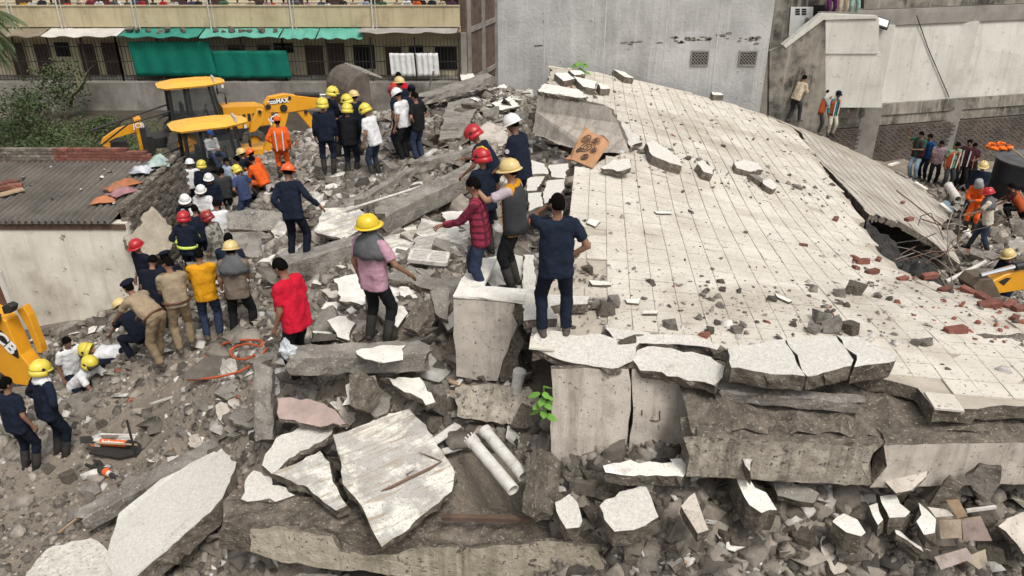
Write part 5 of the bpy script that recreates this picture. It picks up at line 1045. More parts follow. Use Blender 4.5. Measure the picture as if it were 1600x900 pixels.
def backhoe(loc, rz, label, txt=True):
    root = empty('backhoe_loader', loc, rz); tag(root, label, 'backhoe loader', 'backhoe loaders behind the crowd')
    B = lambda n_, m, *b, mi=None: MB().box(*b).build(n_, [m], root)
    B('chassis', M_BLKP, -1.9, 2.6, -.55, .55, .55, .95)
    mb = MB(); mb.prism([Vector((.9, -.5, .95)), Vector((2.75, -.42, .95)), Vector((2.75, -.42, 1.55)), Vector((2.3, -.45, 1.75)), Vector((.9, -.5, 1.85))], Vector((0, .95, 0))); mb.build('bonnet', [M_YEL], root)
    for s in (-1, 1):
        for k in range(5): MB().box(1.2 + k * .2, 1.32 + k * .2, s * .47 - .02, s * .47 + .02, 1.2, 1.5).build('vent', [M_BLKP], root)
    # cab: lower shell, posts, panes, roof
    B('cab_floor', M_BLKP, -1.0, .85, -.74, .74, .95, 1.1)
    B('cab_side', M_YEL, -1.0, -.35, -.76, -.70, 1.1, 1.42); B('cab_side', M_YEL, -1.0, -.35, .70, .76, 1.1, 1.42)
    posts = [((-1.0, s * .72, 1.1), (-.95, s * .66, 2.75)) for s in (-1, 1)] + [((-.3, s * .74, 1.1), (-.28, s * .68, 2.75)) for s in (-1, 1)] + [((.82, s * .74, 1.1), (.62, s * .68, 2.75)) for s in (-1, 1)]
    for a, b in posts: MB().bar(a, b, .09, .09).build('cab_post', [M_BLKP], root)
    def pane(p): 
        o = MB().add(p, [(0, 1, 2, 3)]).build('window_pane', [M_GLASS], root); o.modifiers.new('s', 'SOLIDIFY').thickness = .008
    for s in (-1, 1):
        pane([(-.94, s * .71, 1.45), (-.36, s * .73, 1.45), (-.33, s * .675, 2.7), (-.9, s * .665, 2.7)]); pane([(-.24, s * .73, 1.15), (.76, s * .735, 1.15), (.58, s * .68, 2.7), (-.22, s * .675, 2.7)])
    pane([(.83, -.68, 1.2), (.83, .68, 1.2), (.63, .62, 2.7), (.63, -.62, 2.7)]); pane([(-1.0, -.66, 1.5), (-1.0, .66, 1.5), (-.96, .6, 2.7), (-.96, -.6, 2.7)])
    B('seat', M_BLKP, -.55, -.1, -.25, .25, 1.1, 1.55); B('seat_back', M_BLKP, -.62, -.5, -.25, .25, 1.5, 2.1)
    MB().tube([(.5, 0, 1.1), (.32, 0, 1.75)], .04, 8).build('steering_column', [M_BLKP], root)
    MB().tube([(.3 + .06 * math.cos(t), .19 * math.sin(t), 1.78 + .17 * math.cos(t)) for t in [k * 2 * math.pi / 14 for k in range(15)]], .018, 6).build('steering_wheel', [M_BLKP], root)
    mb = MB(); n = 20; out = []
    for (x, y) in ((-1.32, -.45), (-1.1, -.84), (.4, -.86), (1.12, -.5), (1.2, 0), (1.12, .5), (.4, .86), (-1.1, .84), (-1.32, .45)): out.append((x, y))
    k = len(out); vs = [Vector((x * .97, y * .97, 2.77)) for x, y in out] + [Vector((x, y, 2.83)) for x, y in out] + [Vector((x * .62, y * .55, 2.95)) for x, y in out]
    fs = [tuple(range(k))[::-1]] + [(r * k + i, r * k + (i + 1) % k, (r + 1) * k + (i + 1) % k, (r + 1) * k + i) for r in (0, 1) for i in range(k)] + [tuple(range(2 * k, 3 * k))]
    rf = mb.add(vs, fs).build('cab_roof', [M_ROOFY], root)
    for yy in (-.42, -.15, .15, .42): MB().bar((-.78, yy * .8, 2.95), (.6, yy * .7, 2.95), .04, .025).build('roof_rib', [M_ROOFY], rf)
    MB().box(.70, .76, -.62, -.02, 2.88, 3.06).build('number_plate', [M_ROOFW], rf)
    for s in (-1, 1):
        MB().box(.98, 1.06, s * .45 - .1, s * .45 + .1, 2.62, 2.74).build('work_lamp', [mk('lamp_lens', (.75, .75, .72), rough=.2, bump=0)], root)
        MB().tube([(.8, s * .75, 2.5), (1.0, s * 1.0, 2.5), (1.0, s * 1.02, 2.3)], .018, 6).build('mirror_arm', [M_BLKP], root); MB().box(.97, 1.02, s * 1.02 - .1, s * 1.02 + .1, 2.1, 2.34).build('mirror', [M_BLKP], root)
        wheel(root, -.65, s * .85, .72, .42); wheel(root, 1.85, s * .85, .47, .3)
        mb = MB(); mb.prism([Vector((-1.45, s * .66, 1.35)), Vector((-1.2, s * .66, 1.55)), Vector((-.2, s * .66, 1.55)), Vector((.05, s * .66, 1.35)), Vector((-.2, s * .66, 1.48)), Vector((-1.2, s * .66, 1.48))], Vector((0, s * .42, 0))); mb.build('mudguard', [M_BLKP], root)
    # rear: king post frame and folded digging arm
    B('rear_frame', M_BLKP, -2.1, -1.85, -1.0, 1.0, .45, 1.15); B('king_post', M_YEL, -2.35, -2.1, -.3, .3, .5, 1.7)
    mb = MB(); mb.prism([Vector((-2.2, -.14, 1.55)), Vector((-2.3, -.14, 1.2)), Vector((-3.1, -.14, 1.05)), Vector((-3.6, -.14, .85)), Vector((-3.55, -.14, 1.05)), Vector((-3.0, -.14, 1.35))], Vector((0, .28, 0))); bo_ = mb.build('boom', [M_YEL], root)
    mb = MB(); mb.prism([Vector((-3.55, -.12, 1.05)), Vector((-3.65, -.12, .85)), Vector((-3.2, -.12, .5)), Vector((-3.05, -.12, .65))], Vector((0, .24, 0))); mb.build('dipper_arm', [M_YEL], root)
    MB().tube([(-2.25, .18, 1.75), (-3.9, .18, 1.35)], .05, 8).build('boom_cylinder', [M_BLKP], root)
    mb = MB(); mb.prism([Vector((-3.3, -.3, .95)), Vector((-2.8, -.3, .9)), Vector((-2.75, -.3, .55)), Vector((-3.05, -.3, .35)), Vector((-3.4, -.3, .5))], Vector((0, .6, 0))); mb.build('digging_bucket', [M_BLKP], root)
    for yy in (-.62, .62): MB().tube([(-1.0, yy, 1.95), (-2.6, yy * .9, 1.6), (-3.9, yy * .8, .75)], .035, 6).build('guard_rail', [M_BLKP], root)
    for yy in (-.95, .95): MB().box(-2.25, -2.05, yy - .1, yy + .1, .15, 1.5).build('stabiliser', [M_BLKP], root)
    if txt: text_mesh('lettering', 'JCB', .26, Matrix.Translation((-2.225, -.306, 1.45)) @ Matrix.Rotation(math.pi / 2, 4, 'X'), M_WTXT, root, bold=.006)
    return root
g2 = PT(328, 188, 26.0); jz2 = g2.z - 2.9; g1 = PT(300, 126, 30.0); jz1 = g1.z - 2.9
H2 = R(30)
j2 = backhoe((g2.x, g2.y, jz2), H2, 'yellow backhoe loader with a driver in its open cab, loader arm raised over the heap')
j1 = backhoe((g1.x, g1.y, jz1), R(28), 'yellow backhoe loader parked behind the one with the raised loader arm')
# loader arm of the nearer machine: outline in its own upright plane
hd = Vector((math.cos(H2), math.sin(H2), 0)); hn = Vector((math.sin(H2), -math.cos(H2), 0)); pl0 = Vector((g2.x, g2.y, 0)) + hn * .55
def onpl(u, v, n_=hn, p0=pl0): d = ray(u, v); return CO + d * ((p0 - CO).dot(n_) / d.dot(n_))
J2i = j2.matrix_basis.inverted()
J2i = (Matrix.Translation(j2.location) @ Matrix.Rotation(H2, 4, 'Z')).inverted()
def armpart(name, poly, th, m, off=0.0, mach=J2i, parent=j2, n_=hn, p0=pl0):
    pts = [mach @ (onpl(u, v, n_, p0) + n_ * off) for u, v in poly]; ax = (mach.to_3x3() @ (-n_)) * th
    o = MB().prism(pts, ax).build(name, [m], parent); bm = bmesh.new(); bm.from_mesh(o.data); bmesh.ops.recalc_face_normals(bm, faces=bm.faces); (th > .1) and bmesh.ops.bevel(bm, geom=bm.edges[:], offset=.015, segments=1, affect='EDGES'); bm.to_mesh(o.data); bm.free(); return o
armpart('loader_arm', [(413,163),(420,152),(445,147),(460,149),(508,155),(508,167),(470,173),(452,176),(418,176)], .26, M_YEL)
armpart('loader_link', [(404,172),(412,172),(414,190),(400,206),(391,208),(392,198)], .24, M_YEL, -.05)
armpart('loader_leg', [(434,176),(452,176),(444,206),(430,232),(416,262),(404,258)], .24, M_YEL, -.02)
armpart('tilt_lever', [(463,174),(478,171),(500,196),(500,212),(492,208)], .2, M_YEL, -.04)
MB().tube([J2i @ (onpl(462, 149) + hn * -.1), J2i @ (onpl(500, 149) + hn * -.1)], .085, 10).build('tilt_cylinder', [M_BLKP], j2)
MB().tube([J2i @ (onpl(500, 149) + hn * -.1), J2i @ (onpl(528, 148) + hn * -.1)], .04, 8).build('piston_rod', [M_CHROME], j2)
for (u, v, r_) in ((419, 167, .09), (443, 169, .13), (452, 153, .06), (478, 175, .06), (406, 175, .06)):
    c = onpl(u, v); MB().tube([J2i @ (c + hn * .03), J2i @ (c - hn * .05)], r_, 12).build('pivot_pin', [M_BLKP], j2)
def decal(o_parent, mach, body, u, v, size, mat, n_=hn, p0=pl0, off=.012, rot=0.0, bold=.008, sx=1.0):
    c = mach @ (onpl(u, v, n_, p0) + n_ * off); nn = mach.to_3x3() @ n_; xx = Vector((0, 0, 1)).cross(nn).normalized(); zz = nn.cross(xx)
    M4 = Matrix((xx, zz, nn)).transposed().to_4x4(); M4.translation = c; return text_mesh('lettering', body, size, M4 @ Matrix.Rotation(rot, 4, 'Z'), mat, o_parent, bold=bold, sx=sx)
armpart('decal_plate', [(421,155),(447,154),(447,161),(421,162)], .01, M_BTXT, .012)
decal(j2, J2i, 'ecoMAX', 434, 158, .21, M_WTXT, off=.03, sx=.95)
armpart('decal_plate', [(421,183),(434,177),(432,187),(422,193)], .01, M_BTXT, .005, parent=j2)
decal(j2, J2i, 'JCB', 428, 185, .26, M_WTXT, off=.03, rot=.45)
# raised loader bucket, seen from behind and the side
bc = onpl(562, 148) + hn * -.9
bk = MB(); prof = [(.78 * math.cos(t) * 1.05, .78 * math.sin(t)) for t in [R(100 - 17 * k) for k in range(14)]] + [(-.5, -.70), (-.5, -.64)] + [(.70 * math.cos(t) * 1.05, .70 * math.sin(t)) for t in [R(-121 + 17 * k) for k in range(14)]]
pts = [J2i @ (bc + hd * (-a * .95 + .2) + Vector((0, 0, b_)) + hn * 1.15) for a, b_ in prof]
o = bk.prism(pts, (J2i.to_3x3() @ -hn) * 2.3).build('loader_bucket', [mk('worn_bucket_steel', (.17, .14, .115), (.10, .085, .07), scale=3, bump=.3, bscale=20, metal=.3, rough=.7)], j2)
for sd_ in (1.15, -1.15):
    pts = [J2i @ (bc + hd * (-a * .93 + .2) + Vector((0, 0, b_)) + hn * sd_) for a, b_ in [(.72 * math.cos(t_) * 1.05, .74 * math.sin(t_)) for t_ in [R(98 - 20 * k_) for k_ in range(11)]]]; MB().prism(pts, (J2i.to_3x3() @ hn) * .03).build('bucket_cheek', [MATS['worn_bucket_steel']], o)
for k in range(8):
    c = bc + hn * (1.1 - k * .31) + hd * .35 + Vector((0, 0, .70)); MB().bar(J2i @ (c - hd * .15 + Vector((0, 0, .1))), J2i @ (c + hd * .45 + Vector((0, 0, -.12))), .07, .05).build('bucket_tooth', [M_SHEET], o)
# rubble ramp under the machines stays as ground; digger arm coming in at left
def digger_arm(name, poly_parts, label, d_dir, p0, texts=()):
    n_ = Vector((d_dir.y, -d_dir.x, 0)).normalized(); root = empty(name, (p0.x, p0.y, tz(p0.x, p0.y))); tag(root, label, 'digger arm'); mi_ = Matrix.Translation(root.location).inverted()
    for (nm, poly, th, m, off) in poly_parts: armpart(nm, poly, th, m, off, mi_, root, n_, p0)
    for (body, u, v, size, mat, rot) in texts: decal(root, mi_, body, u, v, size, mat, n_, p0, .02, rot, .012)
    return root, mi_, n_
pL = PZ(40, 600, 1.6)
rL, mL, nL = digger_arm('digger_arm', [('boom', [(-60,470),(-14,488),(8,502),(32,555),(59,588),(48,604),(22,600),(-8,575),(-60,545)], .3, M_YEL, .0), ('bracket', [(12,492),(22,486),(32,502),(50,548),(53,560),(46,560),(30,522)], .16, M_YEL, -.2), ('decal_plate', [(-16,512),(-8,508),(6,520),(28,548),(30,560),(22,556),(2,536)], .01, M_BTXT, .012), ('pin_boss', [(4,478),(14,474),(22,478),(20,488),(8,490)], .16, M_STEEL, .04)],
    'yellow digger boom with big lettering reaching in beside the cream shed wall', Vector((1, -.25, 0)).normalized(), pL, [('JCB', 7, 532, .38, M_WTXT, R(-52))])
MB().tube([mL @ (onpl(-20, 560, nL, pL) + nL * .05), mL @ (onpl(0, 490, nL, pL) + nL * .05)], .06, 8).build('hydraulic_cylinder', [M_BLKP], rL)
pR_ = PZ(1560, 470, 2.9) 
rR, mR, nR = digger_arm('digger_arm', [('dipper', [(1547,442),(1570,430),(1660,405),(1660,440),(1605,452),(1555,460),(1548,452)], .3, M_YEL, 0), ('bucket', [(1518,448),(1530,436),(1548,434),(1556,448),(1562,462),(1540,464),(1524,460)], .5, mk('muddy_bucket', (.14, .105, .075), (.09, .07, .05), scale=5, bump=.4), .05), ('stripe', [(1560,440),(1572,434),(1580,434),(1568,446)], .01, M_BLKP, .008)],
    'yellow digger dipper arm with muddy bucket reaching in behind the tiled roof corner', Vector((1, .15, 0)).normalized(), pR_)
MB().tube([mR @ (onpl(1532, 430, nR, pR_)), mR @ (onpl(1588, 416, nR, pR_))], .045, 8).build('piston_rod', [M_CHROME], rR)
MB().tube([mR @ (onpl(1586, 417, nR, pR_)), mR @ (onpl(1660, 400, nR, pR_))], .08, 10).build('hydraulic_cylinder', [M_BLKP], rR)

# ------------------------------------------------------------------ small gear and scrap
GA = lambda u, v, dz=0.0: ground_at(u, v) + Vector((0, 0, dz))
gb = GA(178, 708, .03)
bd = empty('rescue_mat', gb, R(-8)); tag(bd, 'black rubber mat laid out on the dirt ramp', 'mat')
MB().prism([Vector((x, y, 0)) for x, y in ((-.36, .14), (-.30, .24), (.42, .28), (.44, -.02), (.2, -.16), (-.34, -.12))], Vector((0, 0, .03))).build('sheet', [M_BLACK], bd)
pu = empty('hand_pump', gb + Vector((-.02, .1, .035)), R(-6)); tag(pu, 'orange hydraulic hand pump with white lettering on the black mat', 'pump')
M_ORG = mk('orange_paint', (.72, .13, .02), (.66, .11, .018), scale=5, bump=.02, rough=.4)
MB().tube([(-.22, 0, .06), (.22, 0, .06)], .055, 14).build('oil_tank', [M_ORG], pu, smooth=False)
MB().box(-.31, -.22, -.05, .05, .0, .12).build('pump_head', [M_PVC], pu); MB().box(.22, .28, -.045, .045, .01, .11).build('end_cap', [M_STEEL], pu)
MB().tube([(-.3, .11, .13), (.35, .13, .15)], .014, 8).build('lever', [M_PVC], pu); MB().tube([(-.3, 0, .03), (-.36, -.06, .02)], .02, 6).build('valve', [M_ORG], pu)
text_mesh('lettering', 'holmatro', .10, Matrix.Translation((0.02, -.046, .104)) @ Matrix.Rotation(R(45), 4, 'X'), M_WTXT, pu, .002, .002)
cu_ = empty('rescue_cutter', GA(165, 742, .08), R(-32)); tag(cu_, 'black and orange hydraulic cutter with a loop handle lying on the dirt', 'cutter')
MB().tube([(-.24, 0, 0), (-.05, 0, 0), (.02, 0, 0)], [.05, .075, .06], 12).build('body', [M_BLACK], cu_); MB().tube([(.02, 0, 0), (.1, 0, 0)], .06, 12).build('collar', [M_ORG], cu_); MB().tube([(.1, 0, 0), (.16, 0, 0)], .045, 12).build('ring', [M_PVC], cu_); MB().tube([(.16, 0, 0), (.30, 0, 0)], .035, 10).build('grip', [M_BLACK], cu_); MB().tube([(.30, 0, 0), (.38, .01, 0)], .02, 8).build('hose_end', [M_CHROME], cu_)
MB().tube([(-.12 + .02 * math.sin(t), .11 * math.sin(t) * .4, .02 + .13 * math.cos(t)) for t in [k * 2 * math.pi / 16 for k in range(17)]], .014, 6).build('loop_handle', [M_BLACK], cu_)
for s in (-1, 1): MB().prism([Vector((-.24, s * .02, -.015)), Vector((-.4, s * .05, -.015)), Vector((-.38, s * .085, -.015)), Vector((-.22, s * .07, -.015))], Vector((0, 0, .03))).build('blade', [M_STEEL], cu_)
p0 = GA(213, 716); tag(MB().tube([p0 - Vector((0, 0, .1)), p0 + Vector((.0, .02, .72))], .018, 8).build('iron_bar', [M_STEEL]), 'dark iron bar standing upright in the dirt at the edge of the black mat', 'bar')
sv = empty('shovel', GA(175, 694, .12)); tag(sv, 'shovel with pale handle lying behind the orange pump', 'shovel'); sl0 = Vector(sv.location)
MB().tube([PZ(150, 692, sl0.z) - sl0, PZ(214, 695, sl0.z + .06) - sl0], .016, 8).build('handle', [M_WOOD], sv)
MB().prism([PZ(124, 683, sl0.z) - sl0, PZ(142, 682, sl0.z) - sl0, PZ(150, 692, sl0.z) - sl0, PZ(126, 693, sl0.z) - sl0], Vector((0, 0, .012))).build('blade', [M_STEEL], sv)
# orange hose coiled on the heap
def hose(name, uv, r, m, lab, cat='hose', dz=.04):
    pts = [GA(u, v, dz) for u, v in uv]; fine = []
    for i in range(len(pts) - 1):
        a, b, c, d_ = pts[max(i - 1, 0)], pts[i], pts[i + 1], pts[min(i + 2, len(pts) - 1)]
        for k in range(6):
            t = k / 6; fine.append(.5 * ((2 * b) + (c - a) * t + (2 * a - 5 * b + 4 * c - d_) * t * t + (3 * b - a - 3 * c + d_) * t ** 3))
    fine.append(pts[-1]); return tag(MB().tube(fine, r, 7).build(name, [m], smooth=True), lab, cat)
M_HOSE = mk('orange_hose', (.55, .11, .035), (.48, .09, .03), scale=5, bump=.05, rough=.5)
hose('hydraulic_hose', [(298,604),(325,602),(352,598),(380,590),(398,578),(402,566),(385,572),(368,570),(362,560),(370,552),(390,548),(408,552),(412,545),(400,542),(370,543),(345,550),(332,560),(322,570)], .019, M_HOSE, 'orange hydraulic hose looped on the rubble behind the red shirt man', dz=.13)
hose('hydraulic_hose', [(402,600),(404,580),(410,560),(420,545),(416,540)], .015, M_HOSE, 'short orange hose end beside the upright column stub', dz=.06)
# bottles
for (u, v, tint, lab, rz) in ((188, 793, (.55, .16, .16), 'small clear drink bottle with a red label beside the long white plate', .5), (196, 787, (.10, .35, .28), 'small green plastic bottle beside the red labelled one', .2)):
    b = empty('plastic_bottle', GA(u, v, .06)); tag(b, lab, 'bottle'); Mx = Matrix.Rotation(R(65), 4, Vector((math.cos(rz), math.sin(rz), 0)))
    MB().lathe([(.001, -.1), (.032, -.1), (.034, -.06), (.034, .04), (.012, .09), (.012, .11), (.001, .11)], 12, M=Mx).build('body', [mk('bottle_plastic', (.5, .55, .52), (.45, .5, .47), rough=.15, bump=0)], b, smooth=True)
    MB().lathe([(.0348, -.05), (.0352, .025)], 12, M=Mx).build('label_band', [mk('label_%d' % u, tint, bump=0)], b)
# white pipes
def pipe(p, q_, r, m, lab, name='white_pipe', slots=False):
    d_ = (q_ - p).normalized(); root = empty(name, p.lerp(q_, .5)); tag(root, lab, 'pipe'); o_ = Vector(root.location)
    a = d_.orthogonal().normalized(); b_ = d_.cross(a); n = 16; vs = []; fs = []
    for (e, rr_) in ((p, r), (q_, r), (q_, r * .84), (p, r * .84)):
        for k in range(n): t = 2 * math.pi * k / n; vs.append(e - o_ + (a * math.cos(t) + b_ * math.sin(t)) * rr_)
    for i in range(4):
        for k in range(n): fs.append((i * n + k, i * n + (k + 1) % n, ((i + 1) % 4) * n + (k + 1) % n, ((i + 1) % 4) * n + k))
    MB().add(vs, fs).build('tube', [m], root)
    MB().tube([p - o_ + d_ * .0, p - o_ + d_ * .07], r * 1.14, 16).build('socket', [m], root)
    if slots:
        for k in range(10): t = 2 * math.pi * k / 10; MB().bar(p - o_ - d_ * .05 + (a * math.cos(t) + b_ * math.sin(t)) * r, p - o_ + (a * math.cos(t) + b_ * math.sin(t)) * r, .014, .014).build('vent_finger', [m], root)
    return root
pipe(PZ(737, 688, 4.42), PZ(802, 766, 4.3), .072, M_PVC, 'white drain pipe with a slotted vent cap, left one of the pair', slots=True)
pipe(PZ(757, 672, 4.42), PZ(818, 745, 4.3), .072, M_PVC, 'white drain pipe without vent cap, right one of the pair')
tag(MB().bar(PZ(692, 706, 4.08), PZ(733, 694, 4.08), .1, .02).build('flat_channel', [M_PVC]), 'flat white channel piece lying left of the slotted drain pipe', 'channel')
tag(MB().bar(PZ(676, 692, 4.16), PZ(716, 664, 4.18), .12, .02).build('flat_channel', [M_PVC]), 'flat white channel piece lying behind the slotted drain pipe', 'channel')
pipe(PZ(812, 580, 4.95), PZ(806, 612, 4.62), .07, M_PVC, 'grey-white pipe elbow sticking out beside the green plant')
pipe(PZ(1140, 733, 4.62), PZ(1174, 742, 4.58), .03, M_PVC, 'thin white pipe stub between blocks under the beige beam')
pipe(PZ(1478, 440, 2.6), PZ(1540, 409, 2.9), .045, M_PVC, 'long cream pipe leaning at the lip of the dark hole')
pipe(PZ(1482, 290, 2.1), PZ(1497, 312, 1.95), .12, M_PVC, 'fat white pipe stub among the debris by the brick wall')
pipe(GA(1186, 886, .06), GA(1192, 900, .06), .03, M_PVC, 'tiny white pipe piece in the dirt at the foot of the block field')
tag(MB().tube([GA(668, 143, -.1), PZ(678, 110, 5.6)], .03, 6).build('white_stick', [M_PVC]), 'white stick standing on the far heap before the iron fence', 'stick')
# steel angle under the roof beam, pole pieces
tag(MB().bar(PZ(1290, 750, 4.62), PZ(1450, 730, 4.75), .09, .07).build('steel_angle', [M_STEEL]), 'dark steel section lying under the pale roof edge beam', 'steel bar')
tag(MB().bar(PZ(690, 808, 3.95), PZ(830, 812, 3.98), .06, .05).build('timber_batten', [M_DKWOOD]), 'dark timber batten on top of the long front beam', 'batten')
tag(MB().bar(GA(92, 838, .05), GA(134, 812, .12), .03, .03).build('wooden_stick', [M_WOOD]), 'short broken wooden stick beside the half buried beam', 'stick')
tag(MB().bar(PZ(1510, 798, 4.5), PZ(1556, 792, 4.55), .03, .03).build('white_rod', [M_PVC]), 'white rod lying in the hollow under the roof beam', 'rod')
# boards, tray and cardboard at lower right
for poly, lift, du, dv, th, m, lab in [
 ([(1466,812),(1502,812),(1503,840),(1470,842)], .35, .1, -.6, .03, [mk('dusty_board', (.34, .275, .20), (.20, .16, .115), scale=6, bump=.4, bscale=20, stain=((.45, .42, .37), 5, .52, .7)), M_WOOD], 'pale wooden board with torn paper in the right block field'),
 ([(1503,812),(1532,808),(1550,845),(1505,845)], .38, .1, -.6, .03, [mk('pinkish_board', (.30, .23, .205), (.20, .155, .135), scale=6, bump=.4, stain=((.14, .115, .095), 6, .52, .68)), M_WOOD], 'pinkish tabletop board beside the pale one'),
 ([(1460,870),(1510,856),(1522,872),(1470,890)], .3, .1, -.4, .05, [mk('pink_plank', (.38, .315, .285), (.26, .215, .19), scale=7, bump=.4, stain=((.16, .135, .115), 6, .52, .68)), M_WOOD], 'slatted pinkish crate side at the bottom of the right block field'),
 ([(1478,782),(1498,780),(1512,806),(1496,810)], .5, 0, -.8, .03, [M_WOOD, M_DKWOOD], 'narrow wooden plank leaning over the pinkish board'),
 ([(1450,792),(1480,796),(1490,806),(1462,808)], .45, 0, -.5, .02, [M_PANEL, M_PANEL], 'pale flat sheet behind the wooden boards'),
 ([(1505,872),(1540,858),(1543,880),(1530,890)], .3, 0, -.4, .03, [mk('cardboard', (.34, .295, .215), (.24, .205, .15), scale=6, bump=.3, stain=((.15, .13, .10), 6, .54, .7)), M_WOOD], 'tan cardboard piece beside the crate side')]:
    SP('board', poly, lift, du, dv, th, m, lab, 'board', amp=.004, step=.3)
# louvred grille
lg = empty('louvred_grille', PZ(670, 402, 4.98)); tag(lg, 'white louvred grille lying on the grey floor plate', 'grille'); l0_ = Vector(lg.location)
qa, qb, qc, qd = [PZ(u, v, z) - l0_ for u, v, z in ((645,391,5.0),(701,397,4.98),(697,413,4.93),(639,407,4.95))]
up_ = (qb - qa).cross(qd - qa).normalized(); up_ = up_ if up_.z > 0 else -up_
for (p, q_) in ((qa, qb), (qb, qc), (qc, qd), (qd, qa), (qa.lerp(qb, .5), qd.lerp(qc, .5))): MB().bar(p, q_, .05, .06).build('frame_bar', [M_PVC], lg)
for k in range(1, 7):
    for (s0, s1) in ((.02, .47), (.53, .98)): a = qa.lerp(qd, k / 7); b_ = qb.lerp(qc, k / 7); MB().bar(a.lerp(b_, s0), a.lerp(b_, s1), .03, .03).build('slat', [M_PVC], lg)
# carved wooden panel
M_CARVE = mk('carved_wood', (.46, .255, .135), (.38, .20, .10), scale=5, bump=.2, rough=.6)
pq = [PZ(u, v, z) for u, v, z in ((885,246,5.62),(912,196,6.05),(952,222,5.9),(925,262,5.62))]
cp = empty('carved_panel', pq[0]); tag(cp, 'brown carved wooden door panel with scrolls below the propped wall slab', 'panel'); c0 = Vector(cp.location)
px_ = [p - c0 for p in pq]; nn_ = (px_[1] - px_[0]).cross(px_[3] - px_[0]).normalized(); nn_ = nn_ if nn_.dot(CO - pq[0]) > 0 else -nn_
rj = random.Random(5); outl = []
for i in range(4):
    a, b = px_[i], px_[(i + 1) % 4]
    for k in range(5): outl.append(a.lerp(b, k / 5) + (Vector((rj.gauss(0, .03), 0, rj.gauss(0, .03))) if i in (0, 1) else Vector()))
MB().prism(outl, nn_ * -.03).build('board', [M_CARVE], cp)
ex = (px_[3] - px_[0]); ey = (px_[1] - px_[0]); 
for (s, t_, r_, dr) in ((.5, .45, .19, 1), (.35, .68, .13, -1), (.68, .7, .09, 1), (.6, .2, .1, -1), (.3, .3, .08, 1), (.78, .45, .08, -1)):
    c = px_[0] + ex * s + ey * t_; e1 = ex.normalized(); e2 = nn_.cross(e1); MB().tube([c + nn_ * .004 + (e1 * math.cos(dr * a_) + e2 * math.sin(dr * a_)) * r_ * (1 - a_ / 17) for a_ in [k * .45 for k in range(36)]], .009, 5).build('scroll', [M_DKWOOD], cp)
# dark things behind: water tank, tyre, life vests
tk = PY(1592, 300, 24.0); tkz = tz(tk.x, tk.y) - .1
wt = empty('water_tank', (tk.x + .35, 24.0, tkz)); tag(wt, 'big black plastic water tank lying beside the brick wall', 'water tank')
tt = PY(1592, 250, 24.0).z - tkz
MB().lathe([(.001, 0), (1.15, 0), (1.2, .1), (1.2, tt * .5), (1.22, tt * .52), (1.2, tt * .55), (1.2, tt - .05)], 32).build('barrel', [mk('black_plastic', (.013, .014, .017), (.018, .019, .022), rough=.45, bump=.03)], wt, smooth=True)
MB().lathe([(1.22, tt - .05), (1.24, tt), (1.1, tt + .02), (1.02, tt - .1), (.001, tt - .12)], 32).build('rim', [mk('grey_plastic', (.09, .092, .095), (.07, .07, .072), rough=.5, bump=.05)], wt)
def vestp(u, v, z, lab, s=1.0, rz=0):
    root = empty('life_vest', PZ(u, v, z)); tag(root, lab, 'life vest'); mv = mk('vest_orange', (.80, .17, .02), (.68, .13, .015), scale=5, bump=.3, bscale=12)
    for sgn in (-1, 1):
        mb = MB(); mb.lathe([(.001, -.06), (.1, -.05), (.13, 0), (.1, .05), (.001, .06)], 10, M=Matrix.Translation((sgn * .14 * s, 0, .05)) @ Matrix.Rotation(rz, 4, 'Z') @ Matrix.Diagonal((1.0 * s, 2.2 * s, 1, 1))); mb.build('float_pad', [mv], root, smooth=True)
    MB().tube([(-.14 * s, .25 * s, .08), (0, .38 * s, .1), (.14 * s, .25 * s, .08)], .05, 8).build('collar', [mv], root); MB().bar((-.25 * s, 0, .12), (.25 * s, 0, .12), .05, .01).build('strap', [M_BLACK], root)
vestp(1556, 233, wt.location.z + tt + .02, 'orange life vest lying on the rim of the black water tank', 1.0, .3); vestp(1570, 232, wt.location.z + tt + .06, 'second orange life vest heaped beside a wooden pole on the black tank', 1.0, -.4)
tag(MB().tube([PZ(1580, 231, wt.location.z + tt + .2), PZ(1606, 252, wt.location.z + tt + .02)], .03, 6).build('wooden_pole', [M_WOOD]), 'wooden pole sticking up from the black water tank', 'pole')
tp = GA(1500, 288); ty = empty('old_tyre', tp + Vector((0, 0, .02)), .3); tag(ty, 'old black tyre standing against the brick wall behind the helpers', 'tyre')
MB().tube([(.42 * math.cos(t), .0, .52 + .42 * math.sin(t)) for t in [k * 2 * math.pi / 24 for k in range(25)]], .11, 10, cap=False).build('casing', [M_BLACK], ty, smooth=True)
# reinforcing bars and wires in the hole
rb = random.Random(11)
for i in range(16):
    u = rb.uniform(1370, 1500); v = rb.uniform(350, 430); a = PZ(u, v, 2.6 + rb.random()); pts = [a]; dr = Vector((rb.gauss(0, 1), rb.gauss(0, .6), rb.gauss(0, .4))).normalized()
    for k in range(5): dr = (dr + Vector((rb.gauss(0, .3), rb.gauss(0, .3), rb.gauss(-.05, .3)))).normalized(); pts.append(pts[-1] + dr * rb.uniform(.25, .5))
    tag(MB().tube(pts, rb.uniform(.010, .016), 5).build('rebar', [MATS['rusty_bar'] if i % 2 else M_CEMENT]), 'bent reinforcing bar poking out of the dark hole beside the slumped roof', 'rebar', 'bent bars in the dark hole')
for (a, b, lab) in (((1400,300,2.9),(1478,362,2.1), 'long thin bar lying down the slumped roof sheet'), ((1440,345,2.5),(1480,360,2.0), 'short thin bar at the foot of the slumped roof sheet')):
    tag(MB().tube([PZ(*a) + Vector((0, 0, .05)), PZ(*b) + Vector((0, 0, .08))], .02, 5).build('rebar', [M_RUST]), lab, 'rebar')
